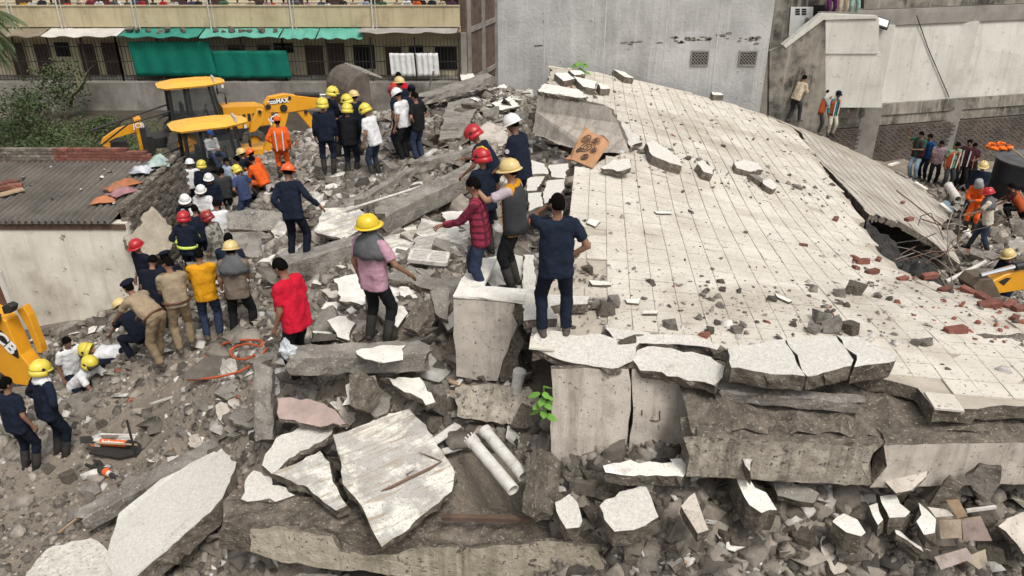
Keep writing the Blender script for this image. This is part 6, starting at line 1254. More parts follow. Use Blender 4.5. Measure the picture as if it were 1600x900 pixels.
# strips along the outer edge of the slumped sheet
for i, (u, v, u2, v2) in enumerate(((1390,258,1404,254),(1400,268,1418,278),(1430,285,1448,296),(1450,300,1462,306),(1470,318,1486,332))):
    tag(MB().bar(PZ(u, v, 2.3 - i * .1), PZ(u2, v2, 2.2 - i * .1), .12, .05).build('edge_strip', [M_WHITE if i % 2 == 0 else M_CONC]), 'broken edging strip along the outer rim of the slumped roof sheet', 'strip', 'edging strips by the brick wall')
tag(SP('blue_sheet', [(1472,316),(1480,312),(1490,328),(1484,332)], .15, 0, -.2, .02, [mk('blue_grey_sheet', (.20, .26, .31), (.14, .19, .23), scale=3, bump=.2), M_STEEL]), 'small blue-grey sheet of metal at the foot of the slumped roof', 'sheet')
# dark pipe clip at the bottom beam
pv = on_face(908, 896, .06); vp = empty('vent_pipe_end', pv); tag(vp, 'white pipe end in a black ring at the bottom of the plaster sheet', 'pipe'); MB().lathe([(.11, 0), (.085, .02), (.08, -.05), (.11, -.05)], 18, M=Matrix.Rotation(R(90), 4, 'X')).build('ring', [M_BLACK], vp); MB().lathe([(.062, .03), (.062, -.1), (.05, -.1), (.05, .03), (.062, .03)], 16, M=Matrix.Rotation(R(90), 4, 'X')).build('tube', [M_PVC], vp)
# ------------------------------------------------------------------ plants
M_LEAF = mk('leaf_green', (.085, .115, .045), (.045, .066, .024), scale=3, rough=.6, bump=.1, rnd=.2)
M_LEAFB = mk('bright_leaf', (.14, .30, .05), (.10, .23, .035), scale=6, rough=.5, bump=.1)
M_LEAFD = mk('dry_stalk', (.22, .20, .115), (.12, .115, .055), scale=3, rough=.8, bump=.1)
M_PALM = mk('palm_leaf', (.12, .155, .07), (.07, .10, .04), scale=2, rough=.5, bump=.05)
M_BARK = mk('bark', (.12, .09, .065), (.075, .058, .04), scale=5, bump=.6)
def leaves(c, rad, n, size, rj_, droop=.2):
    V = []; F = []
    for i in range(n):
        while True:
            q_ = Vector((rj_.uniform(-1, 1), rj_.uniform(-1, 1), rj_.uniform(-1, 1)))
            if q_.length < 1 and noise.noise(q_ * 2.3 + Vector((c[0], c[1], 0))) > -.12 and q_.length > rj_.random() * .8: break
        p = Vector(c) + Vector((q_.x * rad[0], q_.y * rad[1], q_.z * rad[2])); d_ = Vector((rj_.gauss(0, 1), rj_.gauss(0, 1), rj_.gauss(.1, .6))).normalized(); s_ = d_.cross(Vector((rj_.gauss(0, .4), rj_.gauss(0, .4), 1))).normalized(); L_ = size * rj_.uniform(.6, 1.4)
        k = len(V); nn = s_.cross(d_) * L_ * .12; V += [p, p + d_ * L_ * .5 + s_ * L_ * .28 + nn, p + d_ * L_ - Vector((0, 0, L_ * droop)), p + d_ * L_ * .5 - s_ * L_ * .28 + nn]; F += [(k, k + 1, k + 2), (k, k + 2, k + 3)]
    return V, F
def shrub(u, v, z, w, h, n, size, lab, m=M_LEAF, grp=None):
    b = PZ(u, v, z); b.z = min(b.z, tz(b.x, b.y) + .05); rj_ = random.Random(int(u * 7 + v)); root = empty('shrub', b); tag(root, lab, 'shrub', grp)
    for k in range(6):
        t = rj_.uniform(0, 6.28); e = Vector((math.cos(t) * w * .4, math.sin(t) * w * .4, h * rj_.uniform(.6, .95))); MB().tube([(0, 0, -.1), e * .5 + Vector((rj_.gauss(0, .05), 0, .05)), e], [.03, .02, .008], 5).build('stem', [M_BARK], root)
    mb = MB()
    for k in range(5):
        t = rj_.uniform(0, 6.28); c = (math.cos(t) * w * .33, math.sin(t) * w * .33, h * rj_.uniform(.35, .75)); V, F = leaves(c, (w * .42, w * .42, h * .38), n // 5, size, rj_); mb.add(V, F)
    mb.build('foliage', [m], root)
for (u, v, z, w, h, n, s_, lab) in [(95,165,-.2,2.6,3.4,1050,.22,'tall leafy shrub growing against the grey plinth'), (68,185,-.2,2.4,2.6,909,.2,'broad green shrub left of the tall leafy one'), (30,215,0,2.2,1.8,840,.18,'low green shrub below the palm fronds'), (60,230,.2,2.0,1.4,770,.16,'low green shrub just behind the brick edge of the shed'), (105,225,.2,2.0,1.2,770,.15,'spreading green shrub behind the red brick courses'), (150,215,.2,2.0,1.1,700,.15,'spreading green shrub in the middle of the thicket'), (190,200,.2,1.8,1.0,630,.15,'small green shrub before the machine\'s rear frame'), (135,190,-.1,2.0,1.3,700,.17,'green shrub among the dry stalks'), (165,180,-.2,1.6,1.1,560,.17,'green shrub under the leaning dry trunk'), (10,190,0,2.0,1.6,630,.2,'dark green shrub at the foot of the palm'), (120,110,.4,1.4,1.2,350,.18,'small climbing shrub by the iron fence'), (125,235,.3,2.0,1.0,700,.14,'low shrub just over the red brick courses of the shed'), (170,232,.4,1.9,.9,630,.14,'low shrub between the shed and the machine wheels'), (205,225,.5,1.6,.8,489,.14,'low scrubby shrub beside the digging bucket'), (85,205,.1,2.2,1.3,770,.16,'mounded shrub in the heart of the thicket'), (15,235,.1,2.0,1.2,630,.16,'low shrub over the grey brick courses of the shed'), (45,170,-.2,2.4,2.2,700,.2,'tall dim shrub under the palm fronds')]:
    shrub(u, v, z, w, h, n, s_, lab)
# dry grass and stalks
mb = MB(); rj_ = random.Random(3)
GG = [PZ(rj_.uniform(0, 250), rj_.uniform(165, 236), .1) for _ in range(7000)]; GZ = TZ([p.x for p in GG], [p.y for p in GG])
for g, zq in zip(GG, GZ):
    zg = float(zq); d_ = Vector((rj_.gauss(0, .5), rj_.gauss(0, .5), rj_.uniform(.2, .9))); L_ = rj_.uniform(.3, 1.0); p = Vector((g.x, g.y, zg)); s_ = d_.cross(Vector((0, 1, 0))).normalized() * .022; mb.add([p - s_, p + s_, p + d_ * L_ + Vector((0, 0, -.1 * L_))], [(0, 1, 2)])
tag(mb.build('dry_grass', [M_LEAFD]), 'tangle of dry grass and stalks behind the shed', None, None, 'stuff')
dtb = PZ(106, 152, .6); dt_ = empty('dry_tree', dtb); tag(dt_, 'bare leaning dry tree in front of the grey plinth', 'tree')
MB().tube([Vector((0, 0, -.5)), PZ(114, 147, .9) - dtb, PZ(122, 142, 1.2) - dtb, PZ(132, 128, 2.0) - dtb, PZ(134, 116, 2.6) - dtb], [.1, .09, .08, .06, .04], 7).build('trunk', [M_LEAFD], dt_, smooth=True)
for k in range(9):
    b0 = (PZ(122, 142, 1.2) - dtb).lerp(PZ(134, 116, 2.6) - dtb, k / 9); e0 = b0 + Vector((random.gauss(0, .5), random.gauss(0, .5), random.uniform(.2, .8))); MB().tube([b0, b0.lerp(e0, .5) + Vector((0, 0, .08)), e0], [.025, .015, .005], 5).build('twig', [M_LEAFD], dt_)
mb = MB(); rj_ = random.Random(31)
UG = [PZ(rj_.uniform(-20, 240), rj_.uniform(160, 240), .2) for _ in range(15000)]; UZ = TZ([p.x for p in UG], [p.y for p in UG])
for g, zq in zip(UG, UZ):
    zg = float(zq) + rj_.random() ** 2 * .55 * (1 + noise.noise(Vector((g.x * .5, g.y * .5, 0))))
    d_ = Vector((rj_.gauss(0, 1), rj_.gauss(0, 1), rj_.gauss(.2, .5))).normalized(); s_ = d_.cross(Vector((rj_.gauss(0, .4), rj_.gauss(0, .4), 1))).normalized(); L_ = rj_.uniform(.08, .2); p = Vector((g.x, g.y, zg)); mb.add([p, p + d_ * L_ * .5 + s_ * L_ * .3, p + d_ * L_, p + d_ * L_ * .5 - s_ * L_ * .3], [(0, 1, 2, 3)])
tag(mb.build('undergrowth', [M_LEAF]), 'low tangled weeds covering the soil behind the shed', None, None, 'stuff')
# palm
pb = PZ(-20, 232, .0); pm = empty('palm_tree', (pb.x, pb.y, tz(pb.x, pb.y) - .1)); tag(pm, 'palm tree with drooping fronds at the corner of the row house', 'tree'); ph = PY(-20, 28, pb.y).z - pm.location.z
MB().tube([(0, 0, 0), (.15, 0, ph * .5), (.25, -.1, ph)], [.22, .17, .14], 10).build('trunk', [M_BARK], pm)
def frond(az, el, L_, sag):
    mb = MB(); pts = []; d0 = Vector((math.cos(az) * math.cos(el), math.sin(az) * math.cos(el), math.sin(el))); p = Vector((.25, -.1, ph)); d_ = d0.copy()
    for k in range(14): pts.append(p.copy()); p = p + d_ * (L_ / 13); d_ = (d_ + Vector((0, 0, -sag))).normalized()
    mb.tube(pts, [.035 - .002 * k for k in range(14)], 5); sd_ = d0.cross(Vector((0, 0, 1))).normalized()
    for k in range(2, 14):
        for sub in range(4):
            a = pts[k - 1].lerp(pts[k], sub / 4); dd = (pts[k] - pts[k - 1]).normalized(); l_ = .75 * math.sin(math.pi * min(1, (k + sub / 4) / 15) ** .7) + .12
            for s in (-1, 1):
                q_ = (sd_ * s * .8 + dd * .7 + Vector((0, 0, -.35 + random.gauss(0, .1)))).normalized(); w_ = dd * .02
                mb.add([a - w_, a + w_, a + q_ * l_ * .6 + Vector((0, 0, -.02)) + w_, a + q_ * l_ + Vector((0, 0, -.22 * l_))], [(0, 1, 2), (0, 2, 3)])
    mb.build('frond', [M_PALM], pm)
for az, el, L_, sg in ((-.2, .5, 3.0, .12), (.1, .2, 2.9, .14), (-.5, .0, 3.0, .12), (-.1, -.3, 3.0, .09), (.35, -.1, 2.9, .13), (-.35, .25, 3.1, .12), (.2, .55, 3.0, .13), (-.8, .4, 3.2, .12), (-1.3, .1, 3.2, .12), (.8, .5, 3.2, .12), (1.6, .4, 3, .12), (2.6, .4, 3, .12), (3.4, .3, 3, .12), (4.2, .3, 3, .12), (-.3, .9, 3, .14), (0.0, -.6, 3.0, .06)): frond(az, el, L_, sg)
# green plant by the panel and the tuft at the top of the roof
def plant(base, hs, lab, size=.13, n=9):
    root = empty('leafy_plant', base); tag(root, lab, 'plant'); rj_ = random.Random(8)
    MB().tube([(0, 0, -.05), (.02, -.03, hs * .5), (0, -.06, hs)], [.012, .01, .006], 6).build('stem', [M_LEAFB], root)
    for k in range(n):
        a = k * 2.4; z = hs * (.15 + .85 * k / n); d_ = Vector((math.cos(a), math.sin(a) - .5, rj_.uniform(-.3, .25))).normalized(); s_ = d_.cross(Vector((0, 0, 1))).normalized(); p = Vector((0, -.03, z)); L_ = size * rj_.uniform(.8, 1.25); up2 = s_.cross(d_)
        prof = [(0, .0), (.2, .28), (.5, .38), (.8, .24), (1, 0)]; vs = []; 
        for (t, w_) in prof: vs += [p + d_ * L_ * (t + .2) + s_ * L_ * w_ - Vector((0, 0, L_ * .25 * t * t)) + up2 * -.0, p + d_ * L_ * (t + .2) + up2 * L_ * .06 - Vector((0, 0, L_ * .25 * t * t + .01)), p + d_ * L_ * (t + .2) - s_ * L_ * w_ - Vector((0, 0, L_ * .25 * t * t))]
        fs = []
        for i in range(4): fs += [(i * 3, i * 3 + 3, i * 3 + 4, i * 3 + 1), (i * 3 + 1, i * 3 + 4, i * 3 + 5, i * 3 + 2)]
        MB().add(vs, fs).build('leaf', [M_LEAFB], root, smooth=True)
pl_ = PY(848, 650, yc - .12); plant(pl_, .42, 'bright green leafy plant growing beside the cracked panel', .12, 12)
pt_ = on_roof(905, 112); plant(pt_, .4, 'small green tuft at the top corner of the fallen roof', .3, 9)
# ------------------------------------------------------------------ people
SKINS = [mk('skin_a', (.25, .135, .085), (.21, .11, .07), scale=6, rough=.55, bump=.1), mk('skin_b', (.17, .09, .058), (.14, .072, .046), scale=6, rough=.55, bump=.1), mk('skin_c', (.33, .19, .125), (.28, .16, .10), scale=6, rough=.55, bump=.1)]
M_HAIR = mk('black_hair', (.0045, .004, .004), (.008, .0075, .007), scale=30, spec=.02, rough=1.0, bump=.8, bscale=120)
M_EYE = mk('dark_eye', (.02, .015, .012), rough=.2, bump=0)
M_BOOT = mk('black_boot', (.014, .0135, .013), (.035, .032, .028), scale=8, spec=.12, rough=.7, bump=.2)
M_SHOE = mk('dusty_shoe', (.10, .085, .07), (.06, .05, .04), scale=8, rough=.7, bump=.2)
PAL = dict(navy=(.011, .016, .030), navy2=(.014, .021, .037), dnavy=(.009, .012, .022), black=(.012, .012, .013), khaki=(.32, .25, .165), khakip=(.26, .195, .12), white=(.70, .70, .70), pink=(.46, .27, .33), red=(.55, .012, .035), maroon=(.20, .022, .04), mustard=(.62, .29, .012), brown=(.17, .135, .105), grey=(.11, .112, .118), jeans=(.03, .042, .075), ltblue=(.40, .47, .58), blue=(.05, .07, .15), orange=(.75, .12, .02), green=(.05, .15, .09), purple=(.10, .02, .09), beige=(.52, .43, .31), teal=(.03, .17, .19), wine=(.05, .015, .02), dor=(.42, .09, .03), dgreen=(.03, .085, .055), lilac=(.26, .19, .21), lilac2=(.50, .42, .45), cream=(.55, .50, .40), dgrey=(.045, .045, .048), chgrey=(.30, .30, .30), royal=(.02, .07, .20), sky=(.25, .36, .45), mint=(.30, .45, .38), yellow=(.70, .50, .03), ylw=(.80, .58, .02), lemon=(.68, .55, .07), tan=(.62, .47, .20), hwhite=(.74, .73, .71), hred=(.42, .018, .024), hdred=(.26, .02, .02), horange=(.70, .11, .02))
def cloth(c):
    if c == 'plaid' : return plaid()
    if c in ('check', 'camo', 'print'): return checks(c)
    v = PAL[c]; return mk('fabric_' + c, v, tuple(x * .72 for x in v), scale=5, rough=.92, bump=.55, bscale=16, bdist=.03, spec=.15)
def pattern(name, a, b, sc, kind):
    if name in MATS: return MATS[name]
    m = bpy.data.materials.new(name); m.use_nodes = True; N = m.node_tree.nodes; L = m.node_tree.links; bs = N['Principled BSDF']; bs.inputs['Roughness'].default_value = .92; bs.inputs['Specular IOR Level'].default_value = .15
    tc = N.new('ShaderNodeTexCoord'); mx = N.new('ShaderNodeMix'); mx.data_type = 'RGBA'; mx.inputs[6].default_value = (*a, 1); mx.inputs[7].default_value = (*b, 1)
    if kind == 'noise':
        t = N.new('ShaderNodeTexNoise'); t.inputs['Scale'].default_value = sc; L.new(tc.outputs['Object'], t.inputs['Vector']); r = N.new('ShaderNodeMapRange'); r.inputs['From Min'].default_value = .5; r.inputs['From Max'].default_value = .56; L.new(t.outputs['Fac'], r.inputs['Value']); L.new(r.outputs[0], mx.inputs[0])
    else:
        w = []
        for ax in ('X', 'Z'):
            t = N.new('ShaderNodeTexWave'); t.bands_direction = ax; t.inputs['Scale'].default_value = sc; t.inputs['Distortion'].default_value = .4; L.new(tc.outputs['Object'], t.inputs['Vector']); r = N.new('ShaderNodeMapRange'); r.inputs['From Min'].default_value = .62; r.inputs['From Max'].default_value = .72; L.new(t.outputs['Fac'], r.inputs['Value']); w.append(r)
        ad = N.new('ShaderNodeMath'); ad.operation = 'ADD'; ad.use_clamp = True; L.new(w[0].outputs[0], ad.inputs[0]); L.new(w[1].outputs[0], ad.inputs[1]); ml = N.new('ShaderNodeMath'); ml.operation = 'MULTIPLY'; ml.inputs[1].default_value = .75; L.new(ad.outputs[0], ml.inputs[0]); L.new(ml.outputs[0], mx.inputs[0])
    L.new(mx.outputs[2], bs.inputs['Base Color'])
    n = N.new('ShaderNodeTexNoise'); n.inputs['Scale'].default_value = 16; L.new(tc.outputs['Object'], n.inputs['Vector']); bp = N.new('ShaderNodeBump'); bp.inputs['Strength'].default_value = .5; bp.inputs['Distance'].default_value = .03; L.new(n.outputs['Fac'], bp.inputs['Height']); L.new(bp.outputs[0], bs.inputs['Normal'])
    MATS[name] = m; return m
def plaid(): return pattern('maroon_plaid', (.24, .028, .055), (.06, .012, .022), 3.2, 'wave')
def checks(c): return {'check': lambda: pattern('black_white_check', (.5, .5, .5), (.03, .03, .035), 8, 'wave'), 'camo': lambda: pattern('grey_camouflage', (.26, .25, .22), (.10, .095, .08), 9, 'noise'), 'print': lambda: pattern('green_print', (.16, .27, .18), (.03, .06, .045), 14, 'noise')}[c]()
def caps(mb, p, q_, r1, r2, flat0=False, flat1=False, n=12):
    """tapered capsule"""
    p = Vector(p); q_ = Vector(q_); d = q_ - p
    if d.length < 1e-4: d = Vector((0, 0, .001)); q_ = p + d
    d = d.normalized(); pts = []; rs = []
    if flat0: pts += [p]; rs += [r1]
    else:
        for a in (80, 50, 20): pts.append(p - d * r1 * math.sin(R(a))); rs.append(r1 * math.cos(R(a)))
        pts.append(p); rs.append(r1)
    pts.append(q_); rs.append(r2)
    if not flat1:
        for a in (20, 50, 80): pts.append(q_ + d * r2 * math.sin(R(a))); rs.append(r2 * math.cos(R(a)))
    a = d.orthogonal().normalized(); b = d.cross(a); vs = []; fs = []
    for c, r_ in zip(pts, rs):
        for k in range(n): t = 2 * math.pi * k / n; vs.append(c + (a * math.cos(t) + b * math.sin(t)) * r_)
    for i in range(len(pts) - 1):
        for k in range(n): fs.append((i * n + k, i * n + (k + 1) % n, (i + 1) * n + (k + 1) % n, (i + 1) * n + k))
    fs.append(tuple(range(n))[::-1]); fs.append(tuple((len(pts) - 1) * n + k for k in range(n))); mb.add(vs, fs)
def ell(mb, M4, n=14):
    prof = [(max(.001, math.cos(R(a))), math.sin(R(a))) for a in range(-90, 91, 15)]; mb.lathe(prof, n, M=M4)
PENDING = []     # (object, voxel, smooth, wrinkle, extra geometry)
WTEX = bpy.data.textures.new('folds', 'CLOUDS'); WTEX.noise_scale = .085; WTEX.noise_depth = 2
def remeshed(name, mb, mat, parent, vox, smooth=2, wrinkle=0.0, extra=None):
    o = mb.build(name, [mat], parent, smooth=True); m = o.modifiers.new('r', 'REMESH'); m.mode = 'VOXEL'; m.voxel_size = vox; m.use_smooth_shade = True
    if smooth: s = o.modifiers.new('m', 'SMOOTH'); s.factor = .5; s.iterations = smooth
    if wrinkle: d = o.modifiers.new('d', 'DISPLACE'); d.texture = WTEX; d.strength = wrinkle; d.mid_level = .42; d.texture_coords = 'LOCAL'
    PENDING.append((o, extra)); return o
def flush_people():
    dg = bpy.context.evaluated_depsgraph_get(); dg.update()
    done = [(o, ex, bpy.data.meshes.new_from_object(o.evaluated_get(dg))) for o, ex in PENDING]
    for o, ex, me_ in done:
        o.modifiers.clear(); old = o.data; o.data = me_; bpy.data.meshes.remove(old)
        if ex:
            bm = bmesh.new(); bm.from_mesh(me_); vs = [bm.verts.new(v) for v in ex.v]
            for f in ex.f:
                try: bm.faces.new([vs[i] for i in f]).smooth = True
                except ValueError: pass
            bm.to_mesh(me_); bm.free()
    PENDING.clear()
ARM = {  # hand relative to shoulder in the body frame (out, fwd, up), elbow hint
 'down': ((.07, .04, -.53), (.3, -1, 0)), 'hip': ((-.04, .0, -.40), (1, -.45, .1)), 'ear': ((-.06, .13, .13), (.75, .35, -1)), 'fwd': ((-.03, .47, -.16), (.3, 0, -1)), 'point': ((.0, .44, -.30), (.3, -.2, -1)), 'bent': ((-.12, .30, -.26), (.5, -.4, -1)),
 'downf': ((.0, .24, -.46), (.3, -.8, 0)), 'back': ((-.12, -.17, -.42), (.7, -1, 0)), 'out': ((.32, .08, -.40), (.3, -1, 0)), 'outf': ((.20, .22, -.42), (.4, -1, 0)), 'chin': ((-.10, .22, -.04), (.4, 0, -1)), 'rail': ((.04, .34, -.36), (.6, -.4, -.3)), 'reach': ((.0, .38, -.40), (.3, -.3, 0)), 'up': ((.15, .25, .3), (.6, .3, -1))}
def ik(a, t, l1, l2, pole):
    d = t - a; L_ = min(max(d.length, .12), (l1 + l2) * .998); d = d.normalized(); t = a + d * L_; x = (l1 * l1 - l2 * l2 + L_ * L_) / (2 * L_); h = math.sqrt(max(0, l1 * l1 - x * x)); pn = pole - d * pole.dot(d)
    pn = pn.normalized() if pn.length > 1e-4 else d.orthogonal().normalized(); return a + d * x + pn * h, t
def person(label, loc, h=1.72, yaw=0.0, lean=0.0, side=0.0, head=(0, 0), L='down', Rr='down', top='navy', sleeve='short', tuck=False, pants='navy', boots=False, hat=None, skin=0, vest=None, scarf=None, stance=.11, step=0.0, crouch=0.0, twist=0.0, vox=.021, belt=None, stripes=False, grp=None, belly=0.0, epaul=False, eyes=False, phone=None, name='person', patch=None, sink=.02, kneel=False, sit=False, wrist=None, sleeve_col=None):
    root = empty(name, Vector(loc) - Vector((0, 0, sink)), R(yaw)); tag(root, label, 'person', grp); s = h / 1.75; root.scale = (s, s, s)
    ln, sd_ = R(lean), R(side); sp = Vector((math.sin(sd_), math.sin(ln), math.cos(ln) * math.cos(sd_))).normalized(); tw = R(twist)
    pel = Vector((0, -.16 * math.sin(ln) - crouch * .25, .93 - crouch - (.015 if stance > .13 else 0))); rx = Vector((math.cos(tw), math.sin(tw), 0)); rx = (rx - sp * rx.dot(sp)).normalized(); fw = sp.cross(rx) * -1; fw = rx.cross(sp) * -1 if False else sp.cross(rx)
    fwd = fw if fw.y > 0 or abs(ln) > 1.2 else fw
    ch = pel + sp * .30; shc = pel + sp * .49; nk = pel + sp * .555
    # head orientation
    hp, hy = R(head[0]), R(head[1]); ml = ln * .55 + hp; hz = Vector((math.sin(sd_) * .5, math.sin(ml), math.cos(ml))).normalized(); hc = nk + sp * .05 + hz * .115
    hf = Vector((-math.sin(hy + tw), math.cos(hy + tw), 0)); hf = (hf - hz * hf.dot(hz)).normalized(); hx = hf.cross(hz); HM = Matrix((hx, hf, hz)).transposed().to_4x4(); HM.translation = hc
    body = MB()
    for q_ in (-.065, .065): caps(body, pel + rx * q_, shc - sp * .04 + rx * q_ * 1.25, .105, .098)
    caps(body, shc - rx * .15, shc + rx * .15, .062, .062); caps(body, nk - sp * .05, hc - hz * .03, .056, .05)
    ell(body, HM @ Matrix.Diagonal((.073, .095, .108, 1))); ell(body, HM @ Matrix.Translation((0, .035, -.06)) @ Matrix.Diagonal((.055, .055, .058, 1)))
    caps(body, HM @ Vector((0, .088, .0)), HM @ Vector((0, .108, -.035)), .012, .017, n=8)
    for q_ in (-1, 1): ell(body, HM @ Matrix.Translation((q_ * .076, -.01, -.01)) @ Matrix.Diagonal((.014, .024, .034, 1)), 8)
    fingers = MB(); sh = MB(); pt = MB(); arms = []
    bl = .02 + belly * .4
    hemz = -.05 if tuck else -.13
    for q_ in (-.068, 0, .068): caps(sh, pel + sp * hemz * (1 - .3 * abs(ln)) + rx * q_, ch + rx * q_ * 1.05, .122 + bl * .4, .118 + bl * .3, flat0=True); caps(sh, ch + rx * q_, shc - sp * .03 + rx * q_ * 1.3, .118, .105)
    if belly: ell(sh, Matrix.Translation(pel + sp * .14 + fwd * .06) @ Matrix.Diagonal((.15, .13 + belly, .17, 1)))
    caps(sh, shc - rx * .155, shc + rx * .155, .075, .075); caps(sh, shc, nk + sp * .0, .08, .062, flat1=True)
    for q_, spec in ((-1, L), (1, Rr)):
        a = shc + rx * (q_ * .185); hv, pv = ARM[spec] if isinstance(spec, str) else spec; tv = Vector((hv[0] * q_, hv[1], hv[2])); pvv = Vector((pv[0] * q_, pv[1], pv[2])); rt = Matrix.Rotation(tw, 3, 'Z'); tgt = a + rt @ tv; el_, wr = ik(a, tgt, .295, .262, rt @ pvv)
        caps(body, a, el_, .05, .042); caps(body, el_, wr, .041, .029); fd = (wr - el_).normalized(); pn = fd.cross(Vector((0, 0, 1)) if abs(fd.z) < .8 else Vector((0, 1, 0))).normalized(); kn = wr + fd * .085
        pw = fd.cross(pn); caps(body, wr, kn, .028, .034, n=10)
        curl = pn * (-q_ if abs(fd.z) > .8 else 1); curl = Vector((-q_, 0, 0)) if abs(fd.z) > .8 else Vector((0, 0, -1)); side_ = fd.cross(curl).normalized(); cl_ = (curl - fd * curl.dot(fd)).normalized()
        pointing = spec == 'point'
        for k in range(4):
            b0 = kn + side_ * (k - 1.5) * .019 + fd * .012; l_ = (.075, .085, .08, .062)[k]; c_ = .25 if (pointing and k == (0 if q_ < 0 else 3)) else (1.25 if pointing else .55)
            m_ = b0 + (fd * math.cos(c_ * .5) + cl_ * math.sin(c_ * .5)) * l_ * .55; e_ = m_ + (fd * math.cos(c_ * 1.5) + cl_ * math.sin(c_ * 1.5)) * l_ * .5; fingers.tube([b0 - fd * .02, b0, m_, e_], [.010, .010, .0088, .006], 6)
        tb = wr + fd * .03 + side_ * .028; fingers.tube([tb, tb + side_ * .028 + fd * .03 + cl_ * .012, tb + side_ * .03 + fd * .065 + cl_ * .03], [.013, .011, .008], 6)
        shb = sh; sh = MB() if sleeve_col else sh
        if sleeve == 'long': caps(sh, a, el_, .068, .058); caps(sh, el_, wr - fd * .01, .056, .043, flat1=True)
        elif sleeve == 'roll': caps(sh, a, el_, .068, .06); caps(sh, el_, el_ + fd * .08, .058, .056, flat1=True)
        elif sleeve == 'short': caps(sh, a, a + (el_ - a) * .72, .068, .066, flat1=True)
        else: caps(sh, a, a + (el_ - a) * .1, .06, .06, flat1=True)
        if sleeve_col: remeshed('sleeve', sh, cloth(sleeve_col), root, vox, 2, .02)
        sh = shb; arms.append((a, el_, wr, fd))
    # legs
    caps(pt, pel - rx * .07 + Vector((0, 0, .06)), pel + rx * .07 + Vector((0, 0, .03)), .108, .108); feet = []
    for q_ in (-1, 1):
        hj = pel + Vector((q_ * .085, 0, -.02)); fy = step * q_ * .5 - (.0 if not sit else 0); ft = Vector((q_ * stance, fy, .085))
        if sit: ft = Vector((q_ * .13, .42, .085 + .0))
        if kneel and q_ < 0: ft = Vector((q_ * .12, -.42, .09))
        kn_, an = ik(hj, ft, .445, .42, Vector((q_ * .25, 1, .1)) if not (kneel and q_ < 0) else Vector((0, 1, -.6)))
        caps(body, hj, kn_, .08, .055); caps(body, kn_, an, .053, .04); tf = Vector((q_ * .18, 1, 0)).normalized(); caps(body, an - Vector((0, 0, .04)), an + tf * .13 - Vector((0, 0, .05)), .035, .03)
        caps(pt, hj, kn_, .098, .077); caps(pt, kn_, an + (kn_ - an) * (.45 if boots else .03), .076, .064 if not boots else .06, flat1=True); feet.append((an, tf, kn_, q_))
    vox_ = vox / 1.0
    bo = remeshed('body', body, SKINS[skin], root, min(vox_ * 1.15, .03) if vox_ > .0185 else .0185, 2, extra=fingers)
    st = remeshed('shirt', sh, cloth(top), root, vox_, 3, .034); tr = remeshed('trousers', pt, cloth(pants), root, vox_, 2, .03)
    for (an, tf, kn_, q_) in feet:
        mb = MB(); caps(mb, an + Vector((0, 0, -.045)) - tf * .05, an + tf * .15 + Vector((0, 0, -.055)), .042, .034); caps(mb, an, an - Vector((0, 0, .03)), .05, .05)
        if boots: caps(mb, an, an + (kn_ - an) * .6, .062, .072, flat1=True)
        for v in mb.v: v.z = max(v.z, an.z - .09)
        mb.build('boot' if boots else 'shoe', [M_BOOT if boots else M_SHOE], root, smooth=True)
    if belt: 
        pts = [pel + sp * .05 + rx * math.cos(t) * .222 + fwd * math.sin(t) * .158 for t in [k * 2 * math.pi / 20 for k in range(21)]]; MB().tube(pts, .019, 6, cap=False).build('belt', [mk('leather_belt', (.10, .035, .02), rough=.5, bump=.05)], root)
    def torso_shell(name, m, r0, z0, z1, ang0=0, ang1=2 * math.pi, n=22, rows=7):
        vs = []; fs = []
        for j in range(rows):
            t = j / (rows - 1); c = pel + sp * (z0 + (z1 - z0) * t); w = .208 + .012 * t + r0 + bl * .3 * (1 - t); d_ = .142 + r0 + bl * (1 - t)
            if z1 > .5 and j == rows - 1: w *= .62; d_ *= .75
            elif z1 > .5 and j == rows - 2: w *= .98
            for k in range(n + 1): a = ang0 + (ang1 - ang0) * k / n; vs.append(c + rx * math.cos(a) * w + fwd * math.sin(a) * d_)
        for j in range(rows - 1):
            for k in range(n): b_ = j * (n + 1) + k; fs.append((b_, b_ + 1, b_ + n + 2, b_ + n + 1))
        o = MB().add(vs, fs).build(name, [m], root, smooth=True); o.modifiers.new('s', 'SOLIDIFY').thickness = .012; return o
    if vest:
        vc, band = vest[:2]; op = vest[2] if len(vest) > 2 else 18
        torso_shell('vest', cloth(vc), .012, -.10, .53, R(90 + op), R(450 - op))
        if band:
            for xx in (-.09, .09): 
                for sgn in (1, -1): MB().bar(pel + rx * xx + fwd * sgn * .172 + sp * -.08, pel + rx * xx * 1.15 + fwd * sgn * .165 + sp * .47, .035, .012, up=fwd).build('reflective_band', [mk('silver_band', (.62, .62, .58), rough=.4, bump=0)], root)
    if stripes:
        mt = mk('lime_band', (.55, .66, .12), (.5, .6, .1), rough=.5, bump=0); torso_shell('reflective_band', mt, .02, .04, .10, rows=2)
        for (a, e, w_, fd) in arms: c = e + fd * .1; MB().tube([c, c + fd * .055], .062, 12).build('sleeve_band', [mt], root)
    if epaul:
        for q_ in (-1, 1): MB().bar(shc + rx * q_ * .09 + sp * .082, shc + rx * q_ * .17 + sp * .068, .045, .014, up=sp).build('epaulette', [cloth('dnavy' if top != 'khaki' else 'khakip')], root)
    if patch:
        a, e, w_, fd = arms[0 if patch[0] == 'L' else 1]; q_ = -1 if patch[0] == 'L' else 1; c = a.lerp(e, .45) + rx * q_ * .068; MB().tube([c, c + rx * q_ * .008], .036, 10).build('sleeve_patch', [cloth(patch[1])], root)
